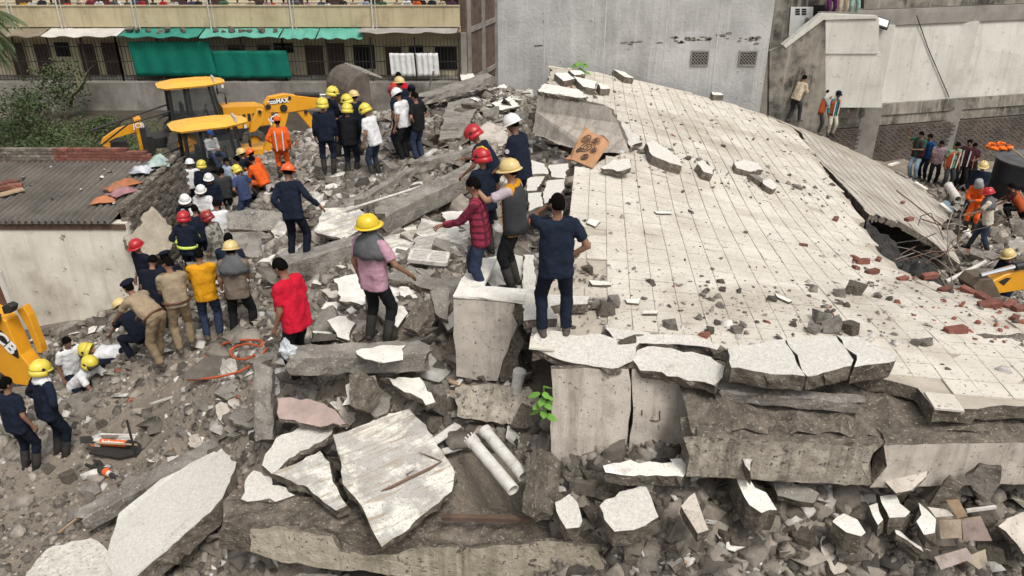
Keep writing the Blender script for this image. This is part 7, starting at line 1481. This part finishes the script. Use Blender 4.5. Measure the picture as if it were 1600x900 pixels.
    if scarf:
        mb = MB(); n = 20; vs = []; fs = []
        for j, (r_, zo) in enumerate(((.085, .10), (.11, .03), (.19, -.04), (.235, -.15), (.24, -.22)) if scarf != 'white' else ((.085, .10), (.10, .06), (.125, .03), (.15, .0), (.165, -.03))):
            for k in range(n): a = 2 * math.pi * k / n; vs.append(nk + rx * math.cos(a) * r_ + fwd * (math.sin(a) * r_ * .72) + sp * (zo + .02 * math.sin(k * 2.1 + j)))
        for j in range(4):
            for k in range(n): fs.append((j * n + k, j * n + (k + 1) % n, (j + 1) * n + (k + 1) % n, (j + 1) * n + k))
        o = mb.add(vs, fs).build('scarf', [cloth(scarf)], root, smooth=True); o.modifiers.new('s', 'SOLIDIFY').thickness = .012
    if phone is not None:
        a, e, w_, fd = arms[phone]; MB().box(-.037, .037, -.006, .006, -.07, .07, M=Matrix.Translation(w_ + fd * .10) @ HM.to_3x3().to_4x4() @ Matrix.Rotation(R(20), 4, 'Y')).build('phone', [M_BLKP], root)
    if wrist is not None:
        a, e, w_, fd = arms[wrist]; MB().tube([w_ - fd * .02, w_], .036, 10).build('wrist_band', [cloth('white')], root)
    headwear(root, HM, hat)
    if eyes:
        for q_ in (-1, 1):
            mb = MB(); ell(mb, HM @ Matrix.Translation((q_ * .03, .088, .008)) @ Matrix.Diagonal((.013, .008, .008, 1)), 8); mb.build('eye', [M_EYE], root)
            MB().bar(HM @ Vector((q_ * .014, .094, .027)), HM @ Vector((q_ * .048, .083, .026)), .006, .007).build('eyebrow', [M_HAIR], root)
        if eyes == 'm': mb = MB(); ell(mb, HM @ Matrix.Translation((0, .089, -.045)) @ Matrix.Diagonal((.028, .012, .008, 1)), 8); mb.build('moustache', [M_HAIR], root)
    return root
def hair_cap(root, HM, grow=1.0):
    vs = []; fs = []; n = 20; rows = 9
    for j in range(rows):
        for k in range(n + 0):
            a = 2 * math.pi * k / n; front = max(0, math.sin(a)); low = R(-28 + 52 * front ** .8 + (10 if abs(math.cos(a)) > .85 else 0)); e = R(90) - (R(90) - low) * j / (rows - 1); r_ = 1 + .03 * noise.noise(Vector((k, j, HM.translation.x * 9)))
            vs.append(HM @ Vector((math.cos(e) * math.cos(a) * .082 * r_ * grow, math.cos(e) * math.sin(a) * .104 * r_ * grow - .004, math.sin(e) * .120 * r_ * grow + .003)))
    for j in range(rows - 1):
        for k in range(n): fs.append((j * n + k, (j + 1) * n + k, (j + 1) * n + (k + 1) % n, j * n + (k + 1) % n))
    o = MB().add(vs, fs).build('hair', [M_HAIR], root, smooth=True); o.modifiers.new('s', 'SOLIDIFY').thickness = .012
def headwear(root, HM, hat):
    hair_cap(root, HM)
    if not hat: return
    kind, c = hat[0], hat[1]; m = mk('shell_' + c, PAL[c], tuple(x * .82 for x in PAL[c]), scale=4, rough=.35, bump=.03, spec=.5, stain=(tuple(x * .55 for x in PAL[c]), 5, .62, .85))
    T = HM @ Matrix.Translation((0, -.005, .025)) @ Matrix.Scale(.94, 4)
    if kind == 'hard':
        mb = MB(); mb.lathe([(.001, .135), (.05, .13), (.09, .108), (.118, .068), (.128, .02), (.13, -.005)], 22, M=T, sy=1.12); 
        o = mb.build('helmet', [m], root, smooth=True); o.modifiers.new('s', 'SOLIDIFY').thickness = .006
        br = MB(); n = 24; vs = []; fs = []
        for j in (0, 1):
            for k in range(n): a = 2 * math.pi * k / n; f_ = max(0, math.sin(a)); r_ = .128 + j * (.028 + .03 * f_); vs.append(T @ Vector((math.cos(a) * r_, math.sin(a) * r_ * 1.12, -.004 - j * (.018))))
        for k in range(n): fs.append((k, (k + 1) % n, n + (k + 1) % n, n + k))
        b_ = br.add(vs, fs).build('brim', [m], o, smooth=True); b_.modifiers.new('s', 'SOLIDIFY').thickness = .008
        if len(hat) > 2: MB().lathe([(.1315, .004), (.1305, .022)], 22, M=T, sy=1.12).build('band', [cloth(hat[2])], o)
        for xx in (0,): MB().tube([T @ Vector((0, .10, .11)), T @ Vector((0, .05, .139)), T @ Vector((0, -.05, .139)), T @ Vector((0, -.11, .10))], .012, 6).build('ridge', [m if len(hat) < 4 else mk('stripe_' + hat[3], PAL[hat[3]], bump=0)], o)
    elif kind == 'fire':
        mb = MB(); mb.lathe([(.001, .145), (.055, .14), (.098, .115), (.128, .07), (.138, .02), (.138, -.01)], 22, M=T, sy=1.16); o = mb.build('helmet', [m], root, smooth=True); o.modifiers.new('s', 'SOLIDIFY').thickness = .007
        vs = []; fs = []; n = 18
        for j in (0, 1, 2):
            for k in range(n + 1): a = R(155) + R(230) * k / n; r_ = .138 + j * .006; vs.append(T @ Vector((math.cos(a) * r_, math.sin(a) * r_ * 1.16, -.008 - j * .045)))
        for j in (0, 1):
            for k in range(n): b_ = j * (n + 1) + k; fs.append((b_, b_ + 1, b_ + n + 2, b_ + n + 1))
        g = MB().add(vs, fs).build('neck_guard', [m], o, smooth=True); g.modifiers.new('s', 'SOLIDIFY').thickness = .006
        vs = []; fs = []
        for j in (0, 1):
            for k in range(n + 1): a = R(20) + R(140) * k / n; r_ = .138 + j * .03; vs.append(T @ Vector((math.cos(a) * r_, math.sin(a) * r_ * 1.16, -.005 - j * .02)))
        for k in range(n): fs.append((k, k + 1, k + n + 2, k + n + 1))
        g = MB().add(vs, fs).build('visor', [M_BLKP if len(hat) > 2 and hat[2] == 'visor' else m], o, smooth=True); g.modifiers.new('s', 'SOLIDIFY').thickness = .007
        MB().tube([T @ Vector((0, .13, .06)), T @ Vector((0, .07, .142)), T @ Vector((0, -.04, .158)), T @ Vector((0, -.13, .10))], .016, 8).build('crest', [m if len(hat) < 4 else mk('stripe_' + hat[3], PAL[hat[3]], bump=0)], o, smooth=True)
        for q_ in (-1, 1): MB().tube([T @ Vector((q_ * .128, .0, .02)), T @ Vector((q_ * .15, .0, .02))], .026, 12).build('side_disc', [M_BLKP], o)
    elif kind == 'cap':
        mb = MB(); mb.lathe([(.001, .125), (.06, .118), (.095, .085), (.105, .03), (.105, .01)], 18, M=T, sy=1.12); o = mb.build('cap', [cloth(c)], root, smooth=True); o.modifiers.new('s', 'SOLIDIFY').thickness = .006
        MB().prism([T @ Vector((x, y, .012)) for x, y in ((-.075, .09), (-.06, .17), (0, .195), (.06, .17), (.075, .09))], (T.to_3x3() @ Vector((0, 0, .008)))).build('peak', [cloth(c)], o)
    elif kind == 'beret':
        mb = MB(); mb.lathe([(.001, .10), (.08, .095), (.125, .07), (.13, .05), (.105, .035), (.1, .02)], 18, M=T @ Matrix.Translation((.02, -.01, .01)) @ Matrix.Rotation(R(-12), 4, 'Y'), sy=1.1); mb.build('beret', [cloth(c)], root, smooth=True)
    elif kind == 'scarf':
        mb = MB(); mb.lathe([(.001, .115), (.06, .108), (.1, .07), (.112, .0), (.115, -.08), (.14, -.15)], 18, M=T, sy=1.08); o = mb.build('head_scarf', [cloth(c)], root, smooth=True); o.modifiers.new('s', 'SOLIDIFY').thickness = .008
ZL = lambda u, v, z: PZ(u, v, z)
def foot(u, v, z): p = PZ(u, v, z); return p
def headat(u, v, zg, h): p = PZ(u, v, zg + h); return Vector((p.x, p.y, zg))
FARV = .03
# --- on the roof edge
person('man in navy shirt with hand on hip holding a phone to his ear', foot(866, 522, 5.60), 1.73, 4, 2, 0, (4, 14), 'ear', 'hip', 'navy2', 'short', False, 'navy', False, None, 0, epaul=True, phone=0, stance=.14, vox=.017, patch=('L', 'orange'))
person('man in maroon checked shirt pointing down over the rubble', headat(748, 279, 5.45, 1.60), 1.63, 82, 6, 0, (12, 0), 'point', 'down', 'plaid', 'long', False, 'jeans', False, None, 0, vox=.017, eyes=True, step=.2)
person('man in yellow shirt and dark vest with cream helmet gripping a shoulder', foot(802, 446, 5.55), 1.70, 72, 3, 0, (10, -8), ((-.02, .46, .02), (.6, 0, -1)), 'down', 'mustard', 'short', False, 'black', True, ('hard', 'tan', 'black'), 2, vest=('dgrey', False, 62), vox=.017, wrist=0, eyes=True, sleeve_col='lilac2')
person('officer in navy uniform with white helmet looking down beside the yellow shirted man', foot(812, 352, 5.5), 1.76, 62, 10, 0, (22, 6), 'downf', 'down', 'navy', 'short', False, 'navy', True, ('hard', 'hwhite', 'black'), 1, vox=.019, eyes=True, patch=('L', 'white'), epaul=True)
person('bending rescuer in navy with crimson helmet between the other helmeted men', headat(766, 212, 5.2, 1.5), 1.72, 70, 32, 0, (18, 10), 'downf', 'bent', 'navy', 'short', False, 'navy', True, ('fire', 'hred'), 0, vox=.019)
person('rescuer in navy with red helmet crossed by a yellow stripe', headat(757, 236, 5.0, 1.72), 1.72, 40, 6, 0, (10, 15), 'bent', 'down', 'navy', 'short', False, 'navy', True, ('fire', 'hred', 'x', 'ylw'), 0, vox=.018)
# --- middle of the heap
person('man in pink shirt and grey scarf with yellow helmet standing on the plates', foot(592, 531, 4.9), 1.76, -28, 0, 0, (-6, -40), 'down', 'outf', 'pink', 'short', False, 'black', True, ('hard', 'yellow', 'hdred'), 0, scarf='grey', vox=.017, stance=.14)
person('man in red T-shirt carrying a white plastic bag', foot(474, 592, 4.30), 1.80, 66, 8, 0, (24, 0), ((.05, .08, -.53), (.3, -1, 0)), 'down', 'red', 'short', False, 'black', False, None, 0, belly=.09, vox=.017, eyes='m')
person('man in navy overalls with orange-red helmet standing on the fallen beam', foot(468, 402, 4.38), 1.72, -12, 12, -8, (22, 30), 'back', 'out', 'navy', 'long', False, 'dnavy', False, ('hard', 'horange'), 0, vox=.019, stance=.15)
person('rescuer in orange suit and cap seen from behind, beside the loader leg', foot(445, 277, 3.1), 1.76, 12, 0, 0, (0, 0), 'hip', 'down', 'orange', 'long', False, 'orange', True, ('cap', 'orange'), 0, vest=('orange', True), vox=.024)
# --- knot of firemen before the raised bucket
fg = 'firemen standing before the raised bucket'
person('broad fireman in dark overalls with yellow helmet, back turned, beside the loader arm', foot(515, 269, 4.25), 1.78, 8, 2, 0, (4, 0), 'down', 'down', 'navy', 'long', False, 'navy', True, ('fire', 'lemon'), 0, vox=.024)
person('fireman in black coat, back turned, right beside the white T-shirt man', foot(551, 273, 4.15), 1.72, -6, 4, 0, (12, 0), 'bent', 'bent', 'black', 'long', False, 'dnavy', True, ('fire', 'lemon'), 0, vox=.024)
person('fireman hidden behind the broad fireman, only helmet and shoulder showing', headat(516, 138, 4.2, 1.76), 1.76, -60, 4, 0, (8, 0), 'down', 'bent', 'dnavy', 'long', False, 'dnavy', True, ('fire', 'lemon'), 0, vox=FARV)
person('fireman in yellow helmet turned left behind the fireman in the black coat', headat(546, 150, 4.1, 1.74), 1.74, 70, 8, 0, (10, 0), 'bent', 'down', 'dnavy', 'long', False, 'dnavy', True, ('fire', 'lemon'), 0, vox=FARV)
person('man with small cream helmet looking over the firemen\'s shoulders', headat(553, 143, 4.1, 1.74), 1.74, 60, 0, 0, (10, 0), 'down', 'down', 'navy', 'long', False, 'dnavy', True, ('hard', 'tan', 'black'), 0, vox=FARV)
person('man in white T-shirt and yellow fire helmet leaning over to look down', foot(588, 276, 4.2), 1.76, 62, 14, 0, (24, 0), 'down', 'downf', 'white', 'short', False, 'jeans', True, ('fire', 'lemon'), 0, vox=.022, eyes=True)
person('man in white shirt and white helmet with black trousers looking down', foot(634, 252, 4.45), 1.78, 66, 8, 0, (28, 0), 'down', 'down', 'white', 'short', True, 'black', False, ('hard', 'hwhite'), 0, belly=.03, vox=.022, eyes=True)
person('man in black T-shirt with hands on hips beside the white shirted man', foot(656, 250, 4.45), 1.70, 58, 2, 0, (18, 4), 'hip', 'hip', 'black', 'short', False, 'jeans', False, None, 0, vox=.022, eyes=True)
person('rescuer with cream helmet standing behind the white shirted man', headat(624, 122, 4.4, 1.78), 1.78, 40, 0, 0, (8, 20), 'down', 'down', 'navy', 'short', False, 'navy', True, ('hard', 'tan', 'black'), 0, vox=FARV)
person('rescuer with dull red helmet just behind the white shirted man\'s face', headat(619, 136, 4.4, 1.70), 1.70, 70, 6, 0, (18, 0), 'down', 'down', 'navy', 'short', False, 'navy', True, ('fire', 'hdred', 'x', 'horange'), 0, vox=FARV)
person('man in red shirt with bare black hair behind the cream helmet', headat(622, 112, 4.3, 1.78), 1.78, -20, 0, 0, (0, 20), 'down', 'down', 'red', 'short', False, 'black', False, None, 0, vox=FARV)
person('officer in navy shirt with orange shoulder patch behind the black T-shirt man', headat(640, 134, 4.4, 1.74), 1.74, -10, 8, 0, (26, 0), 'down', 'down', 'navy', 'short', False, 'navy', True, ('cap', 'dnavy'), 0, vox=FARV, patch=('R', 'orange'))
# --- police and helpers at the foot of the ramp
person('policeman in khaki with navy beret bending far forward', foot(252, 566, 2.95), 1.74, 66, 52, 0, (-12, 0), 'reach', 'downf', 'khaki', 'short', True, 'khakip', False, ('beret', 'dnavy'), 0, belt=True, vox=.019, step=.25, epaul=True)
person('policeman in khaki holding papers, head bowed to the left', foot(292, 545, 3.1), 1.74, 30, 8, 0, (22, 34), 'bent', 'bent', 'khaki', 'short', True, 'khakip', False, None, 0, belt=True, vox=.019, step=.15, epaul=True, patch=('L', 'navy'))
person('man in mustard polo shirt and blue jeans seen from behind', foot(335, 527, 3.15), 1.72, 20, 4, 0, (16, 10), 'bent', 'bent', 'mustard', 'short', False, 'jeans', False, None, 0, vox=.019)
person('man in brown T-shirt with cream helmet and grey neck scarf seen from behind', foot(383, 525, 3.28), 1.78, 8, 4, 0, (14, 0), 'down', 'bent', 'brown', 'short', False, 'black', False, ('hard', 'tan', 'black'), 0, scarf='grey', vox=.019, stance=.17, wrist=0)
person('man in dark navy shirt with bare black hair behind the brown T-shirt man', headat(352, 366, 3.15, 1.72), 1.72, 5, 8, 0, (26, 0), 'bent', 'down', 'navy2', 'short', False, 'navy', False, None, 0, vox=.024)
person('officer in near-black shirt with his back turned beside the khaki policemen', headat(230, 412, 2.55, 1.6), 1.74, -4, 16, 0, (30, 0), 'down', 'down', 'dnavy', 'short', False, 'dnavy', False, None, 0, vox=.022, patch=('R', 'pink'))
person('fire officer in dark blue with glossy crimson helmet by the shed wall', headat(215, 374, 2.45, 1.72), 1.72, 150, 4, 0, (14, 0), 'down', 'down', 'dnavy', 'short', False, 'dnavy', False, ('hard', 'hred'), 0, vox=.024, eyes=True, patch=('L', 'pink'))
person('officer with dark navy beret behind the near-black shirt', headat(255, 394, 2.55, 1.7), 1.7, 20, 4, 0, (10, 0), 'down', 'down', 'dnavy', 'short', False, 'dnavy', False, ('beret', 'dnavy'), 0, vox=.026)
person('helper in dark clothes with cream helmet crouching below the bending policeman', foot(222, 556, 2.5), 1.70, 60, 48, 0, (10, 0), 'reach', 'reach', 'dnavy', 'short', False, 'dnavy', False, ('hard', 'tan', 'black'), 0, crouch=.38, stance=.2, vox=.022)
# --- crowd at the loader
person('fireman in dark coat with lime reflective bands and red helmet', headat(283, 334, 2.35, 1.74), 1.74, -8, 6, 0, (6, 0), 'hip', 'bent', 'navy', 'long', False, 'dnavy', True, ('fire', 'hred'), 0, stripes=True, vox=.022)
person('officer in navy jacket and white scarf with a white banded helmet', headat(288, 304, 2.2, 1.72), 1.72, 196, 4, 0, (14, 0), 'down', 'bent', 'navy', 'long', False, 'dnavy', False, ('hard', 'hwhite', 'hred'), 0, vest=('white', False), vox=.024, eyes='m')
person('man in white shirt and white helmet facing the front with hands joined', headat(313, 290, 2.0, 1.72), 1.72, 188, 2, 0, (12, 0), 'bent', 'bent', 'white', 'roll', True, 'black', False, ('hard', 'hwhite'), 1, vox=.024, eyes='m')
person('young man with bare black hair in white shirt looking down beside the concrete block', headat(337, 313, 2.3, 1.68), 1.68, 30, 8, 0, (20, 20), 'down', 'bent', 'white', 'short', False, 'camo', False, None, 0, vox=.024)
person('man in grey camouflage shirt with wine red helmet edged in orange', headat(331, 336, 2.4, 1.60), 1.66, 80, 10, 0, (20, 0), 'down', 'down', 'camo', 'long', False, 'camo', True, ('fire', 'hdred', 'x', 'horange'), 0, vox=.024)
person('man in white long-sleeved shirt and white helmet leaning on the shed wall corner', headat(295, 250, 1.6, 1.74), 1.74, 14, 6, 0, (4, 14), 'fwd', 'down', 'white', 'long', True, 'black', False, ('hard', 'hwhite'), 0, vox=.026)
person('fireman in dark overalls with shiny yellow helmet beside the leaning white shirt', headat(313, 253, 1.6, 1.76), 1.76, 0, 4, 0, (4, 0), 'down', 'down', 'navy', 'long', False, 'navy', True, ('fire', 'lemon', 'visor'), 0, vox=.026)
person('man in pale blue shirt with dark trousers standing by the loader wheel', headat(355, 245, 1.75, 1.72), 1.72, 150, 4, 0, (12, 40), 'down', 'down', 'ltblue', 'long', True, 'black', False, None, 0, vox=.026, eyes=True)
person('man in faded blue shirt half hidden behind the pale blue shirt', headat(371, 243, 1.75, 1.72), 1.72, 100, 4, 0, (6, 0), 'down', 'down', 'sky', 'long', False, 'black', False, None, 0, vox=FARV)
person('fireman in blue shirt and yellow helmet with hand on hip looking down', headat(374, 260, 2.05, 1.72), 1.72, 60, 10, 0, (24, 0), 'hip', 'hip', 'blue', 'short', False, 'blue', True, ('fire', 'lemon'), 0, vox=.024)
person('officer in navy shirt and cream helmet behind the blue shirted fireman', headat(381, 233, 1.9, 1.78), 1.78, 80, 8, 0, (16, 0), 'down', 'down', 'navy', 'short', False, 'navy', True, ('hard', 'tan', 'black'), 0, vox=.026, patch=('L', 'white'))
person('rescuer in orange suit and orange helmet bending next to the navy officer', headat(402, 238, 2.2, 1.6), 1.72, 70, 24, 0, (20, 0), 'bent', 'downf', 'orange', 'long', False, 'orange', True, ('hard', 'horange'), 0, vox=.026)
person('rescuer in orange suit crouching between the loader leg and the navy overalls', foot(408, 305, 2.6), 1.70, 60, 30, 0, (10, 0), 'bent', 'bent', 'orange', 'long', False, 'orange', True, None, 0, crouch=.45, vox=FARV)
person('man in dark shirt with bare head standing under the cab roof edge', headat(345, 262, 1.7, 1.68), 1.68, 20, 4, 0, (12, 0), 'down', 'bent', 'dgrey', 'short', False, 'black', False, None, 0, vox=FARV)
person('rescuer in navy with white helmet squeezed in behind the white shirted pair', headat(325, 272, 1.75, 1.70), 1.70, 200, 2, 0, (10, 0), 'down', 'down', 'navy', 'long', False, 'navy', False, ('hard', 'hwhite', 'black'), 0, vox=FARV)
person('man in grey shirt looking over the faded blue shirt', headat(388, 252, 1.9, 1.70), 1.70, 60, 2, 0, (10, 0), 'down', 'down', 'chgrey', 'short', False, 'black', False, None, 1, vox=FARV)
person('rescuer in dark blue with bare head behind the fireman with lime bands', headat(303, 320, 2.2, 1.66), 1.66, 30, 4, 0, (16, 0), 'down', 'bent', 'navy', 'short', False, 'navy', False, None, 0, vox=FARV)
dq = onpl(338, 262, hn, Vector((g2.x, g2.y, 0)) + hn * .98)
person('driver in patterned white shirt and blue cap sitting in the loader cab door', Vector((dq.x, dq.y, dq.z)), 1.66, 232, 8, 0, (10, 0), 'bent', 'bent', 'check', 'long', False, 'jeans', False, ('cap', 'royal'), 0, sit=True, crouch=.44, vox=.024, eyes=True, sink=0)
# --- trench at lower left
person('officer in navy uniform with close cropped hair, back turned, beside the digger boom', foot(50, 732, 2.0), 1.70, -18, 4, 0, (6, -10), 'down', 'down', 'navy', 'short', False, 'dnavy', True, None, 0, epaul=True, vox=.018)
person('fire officer in navy uniform with yellow helmet and white neck curtain, hands on hips', foot(98, 712, 2.0), 1.74, -30, 6, 0, (10, -10), 'hip', 'hip', 'navy', 'long', False, 'dnavy', True, ('fire', 'lemon'), 0, scarf='white', epaul=True, vox=.018)
person('man in white shirt with bare dark hair sitting up in the trench', headat(100, 522, 1.35, 1.45), 1.70, 240, 8, 0, (12, 0), 'down', 'down', 'white', 'short', False, 'dnavy', False, None, 1, crouch=.28, vox=.02, epaul=True, stance=.2)
person('fireman in white shirt and yellow helmet reaching into the trench, sleeve towards the bent man', headat(120, 552, 1.5, 1.25), 1.70, 252, 46, 0, (-14, 0), 'reach', 'reach', 'white', 'short', False, 'dnavy', True, ('fire', 'lemon', 'visor'), 1, crouch=.32, vox=.019, stance=.2)
person('fireman in white shirt with head down in the trench, helmet towards the digger boom', foot(185, 588, 1.75), 1.70, 96, 84, 0, (20, 0), 'reach', 'reach', 'white', 'short', False, 'dnavy', True, ('fire', 'lemon', 'visor'), 1, crouch=.36, vox=.019, stance=.2)
# --- beside the slumped roof, right
person('young man in beige shirt climbing down at the top of the slumped roof', foot(1240, 189, 3.3), 1.66, -62, 22, 0, (10, 0), 'downf', 'bent', 'beige', 'long', False, 'dgrey', False, None, 0, vox=.026, step=.3)
person('man in grey shirt and orange vest holding his face with both hands', foot(1276, 209, 2.75), 1.66, -100, 8, 0, (14, 0), 'chin', 'chin', 'chgrey', 'long', False, 'dgrey', False, None, 0, vest=('dor', True), vox=.026)
person('man in teal shirt, orange vest and dark cap with pale trousers by the off-white wall', foot(1296, 211, 2.7), 1.62, 190, 6, 0, (18, 20), 'out', 'down', 'teal', 'long', False, 'cream', False, ('cap', 'dnavy'), 1, vest=('dor', True), vox=.026)
person('man in green shirt and pale jeans raising an arm against the brick wall', foot(1425, 279, 1.75), 1.68, 120, 4, 0, (16, 0), 'bent', 'up', 'dgreen', 'short', False, 'sky', False, None, 1, vest=('wine', False), vox=FARV)
person('man in royal blue shirt behind the raised arm', foot(1440, 280, 1.72), 1.62, 110, 6, 0, (16, 0), 'down', 'down', 'royal', 'short', False, 'navy', False, None, 1, vox=FARV)
person('boy in pale pink and grey shirt beside the royal blue shirt', foot(1455, 287, 1.7), 1.54, 160, 6, 0, (20, 0), 'down', 'bent', 'lilac', 'short', False, 'black', False, None, 1, vox=FARV)
person('man in green printed shirt under an orange vest facing the front', foot(1476, 296, 1.7), 1.66, 184, 6, 0, (22, 0), 'down', 'down', 'print', 'short', False, 'dgrey', False, None, 1, vest=('dor', True), vox=.026)
person('man in dark wine vest behind the old tyre', foot(1505, 292, 1.7), 1.58, 160, 10, 0, (20, 0), 'bent', 'bent', 'wine', 'short', False, 'black', False, None, 1, vest=('wine', False), vox=FARV)
person('tall man in maroon shirt behind the man with the wine vest', headat(1517, 217, 1.7, 1.68), 1.68, 150, 2, 0, (8, 0), 'down', 'down', 'wine', 'short', False, 'black', False, None, 1, vest=('wine', True), vox=FARV)
person('fireman in dark blue overalls and cream helmet standing before the tank', foot(1514, 340, 1.85), 1.74, 150, 4, 0, (12, 0), 'bent', 'down', 'navy', 'long', False, 'navy', True, ('hard', 'tan', 'black'), 1, vox=.026, stance=.15, eyes=True)
person('man in cream T-shirt with red helmet and dark scarf walking over the rubble, arm out', foot(1527, 392, 2.05), 1.70, 62, 12, 0, (10, 0), ((.05, .40, -.34), (.3, -.3, -1)), 'outf', 'cream', 'short', False, 'jeans', True, ('hard', 'hred'), 0, scarf='grey', vox=.021, step=.45)
person('rescuer in orange bending behind the red helmeted man', headat(1536, 282, 1.8, 1.5), 1.68, 130, 30, 0, (10, 0), 'bent', 'bent', 'orange', 'long', False, 'orange', True, ('scarf', 'chgrey'), 1, vox=FARV)
person('rescuer in orange kneeling in front of the dark blue overalls', foot(1514, 335, 1.8) + Vector((-.1, -.55, 0)), 1.60, 200, 30, 0, (10, 0), 'bent', 'bent', 'orange', 'long', False, 'dgrey', True, None, 1, crouch=.5, vox=FARV)
person('crouching man in wine shirt and reflective orange vest by the tank', foot(1578, 345, 1.8), 1.66, 60, 40, 0, (0, 0), 'reach', 'reach', 'wine', 'short', False, 'black', False, None, 1, vest=('dor', True), crouch=.4, vox=FARV)
person('man in black and white checked shirt at the foot of the tank', foot(1600, 345, 1.8), 1.66, 90, 16, 0, (10, 0), 'bent', 'down', 'check', 'long', False, 'black', False, None, 1, crouch=.2, vox=FARV)
person('rescuer in dark blue with cream helmet behind the digger dipper arm', headat(1586, 402, 1.7, 1.5), 1.72, 100, 20, 0, (10, 0), 'downf', 'bent', 'navy', 'long', False, 'navy', True, ('hard', 'tan', 'black'), 1, vox=FARV)
# --- onlookers on the outside stair and on the row house walkway
zl = PY(1300, 36, ys).z
for (u, c, p_, lab, sc_) in ((1298, 'wine', 'purple', 'onlooker in a wine red robe at the top of the outside stair', 'pink'), (1316, 'beige', 'beige', 'onlooker in beige clothes on the stair landing', None), (1334, 'mint', 'mint', 'onlooker in a pale mint robe on the stair landing', 'mint')):
    x = PY(u, 20, ys + .8).x; person(lab, Vector((x, ys + .9, zl)), 1.6, 180, 0, 0, (14, 0), 'rail', 'rail', c, 'long', False, p_, False, ('scarf', sc_) if sc_ else None, 1, vox=.032, sink=0)
proto = []
for k, (c, p_, hr) in enumerate((('red', 'black', 0), ('white', 'jeans', 0), ('blue', 'black', 0), ('pink', 'black', 0), ('grey', 'navy', 0), ('orange', 'black', 0))):
    proto.append(person('onlooker leaning on the parapet of the row house walkway', Vector((bx(60 + k * 118, 8), YB + .55, ZP0)), 1.62 + .03 * (k % 3), 180, 14, 0, (16, 0), ('rail', 'rail', 'down', 'rail', 'bent', 'rail')[k], 'rail', c, ('short', 'long')[k % 2], False, p_, False, None, k % 2, grp='onlookers on the walkway', vox=.036, sink=0))
flush_people()
COLS = ['red', 'white', 'blue', 'pink', 'grey', 'navy', 'mustard', 'beige', 'maroon', 'ltblue', 'green', 'black', 'purple', 'white', 'teal']
rc = random.Random(12); u = 30
while u < 716:
    src = rc.choice(proto); c = copy_tree(src); c.location = (bx(u, 8), YB + .5 + rc.uniform(-.05, .35), ZP0); c.rotation_euler = (0, 0, R(180 + rc.uniform(-25, 25))); f_ = rc.uniform(.86, 1.0); c.scale = (f_,) * 3
    m_ = cloth(rc.choice(COLS))
    for ch_ in c.children:
        if ch_.name.startswith('shirt'): ch_.material_slots[0].link = 'OBJECT'; ch_.material_slots[0].material = m_
    u += rc.uniform(12, 24)
# white bag in the red shirt man's hand
bgp = PZ(447, 545, 5.0); bag = MB(); n = 18; vs = []; fs = []
for j in range(11):
    t = j / 10; r_ = (.02, .03, .06, .085, .105, .12, .125, .12, .105, .075, .03)[j]
    for k in range(n):
        a = 2 * math.pi * k / n; q_ = r_ * (1 + .55 * noise.noise(Vector((math.cos(a) * 2.4, math.sin(a) * 2.4, t * 5)))); vs.append(bgp + Vector((math.cos(a) * q_ * .8 + .03 * t, math.sin(a) * q_ * .5, .16 - .33 * t + .05 * noise.noise(Vector((a, t * 4, 2))))))
for j in range(10):
    for k in range(n): fs.append((j * n + k, (j + 1) * n + k, (j + 1) * n + (k + 1) % n, j * n + (k + 1) % n))
fs.append(tuple(range(10 * n, 11 * n)))
tag(bag.add(vs, fs).build('plastic_bag', [mk('thin_white_plastic', (.60, .62, .63), (.40, .43, .46), scale=12, bump=.9, bscale=22, rough=.35)]), 'thin white plastic bag hanging from the hand of the red shirted man', 'bag')
# keep the clean pieces clear of loose lumps, as in the photograph
clear = [(PZ(737, 688, 4.42), PZ(802, 766, 4.3), .3), (PZ(757, 672, 4.42), PZ(818, 745, 4.3), .3), (PZ(692, 706, 4.08), PZ(733, 694, 4.08), .2), (PZ(215, 860, 2.75), PZ(345, 725, 3.1), .4), (PZ(155, 706, 2.3), PZ(210, 706, 2.3), .22)]
for o in list(scene.objects):
    if o.name.split('.')[0] in ('rubble_chunk', 'loose_plate', 'splintered_batten'):
        for a, b, r_ in clear:
            ab = b - a; t = max(0, min(1, (o.location - a).dot(ab) / ab.length_squared))
            if (a + ab * t - o.location).length < r_ + max(o.scale) * .25: bpy.data.objects.remove(o); break
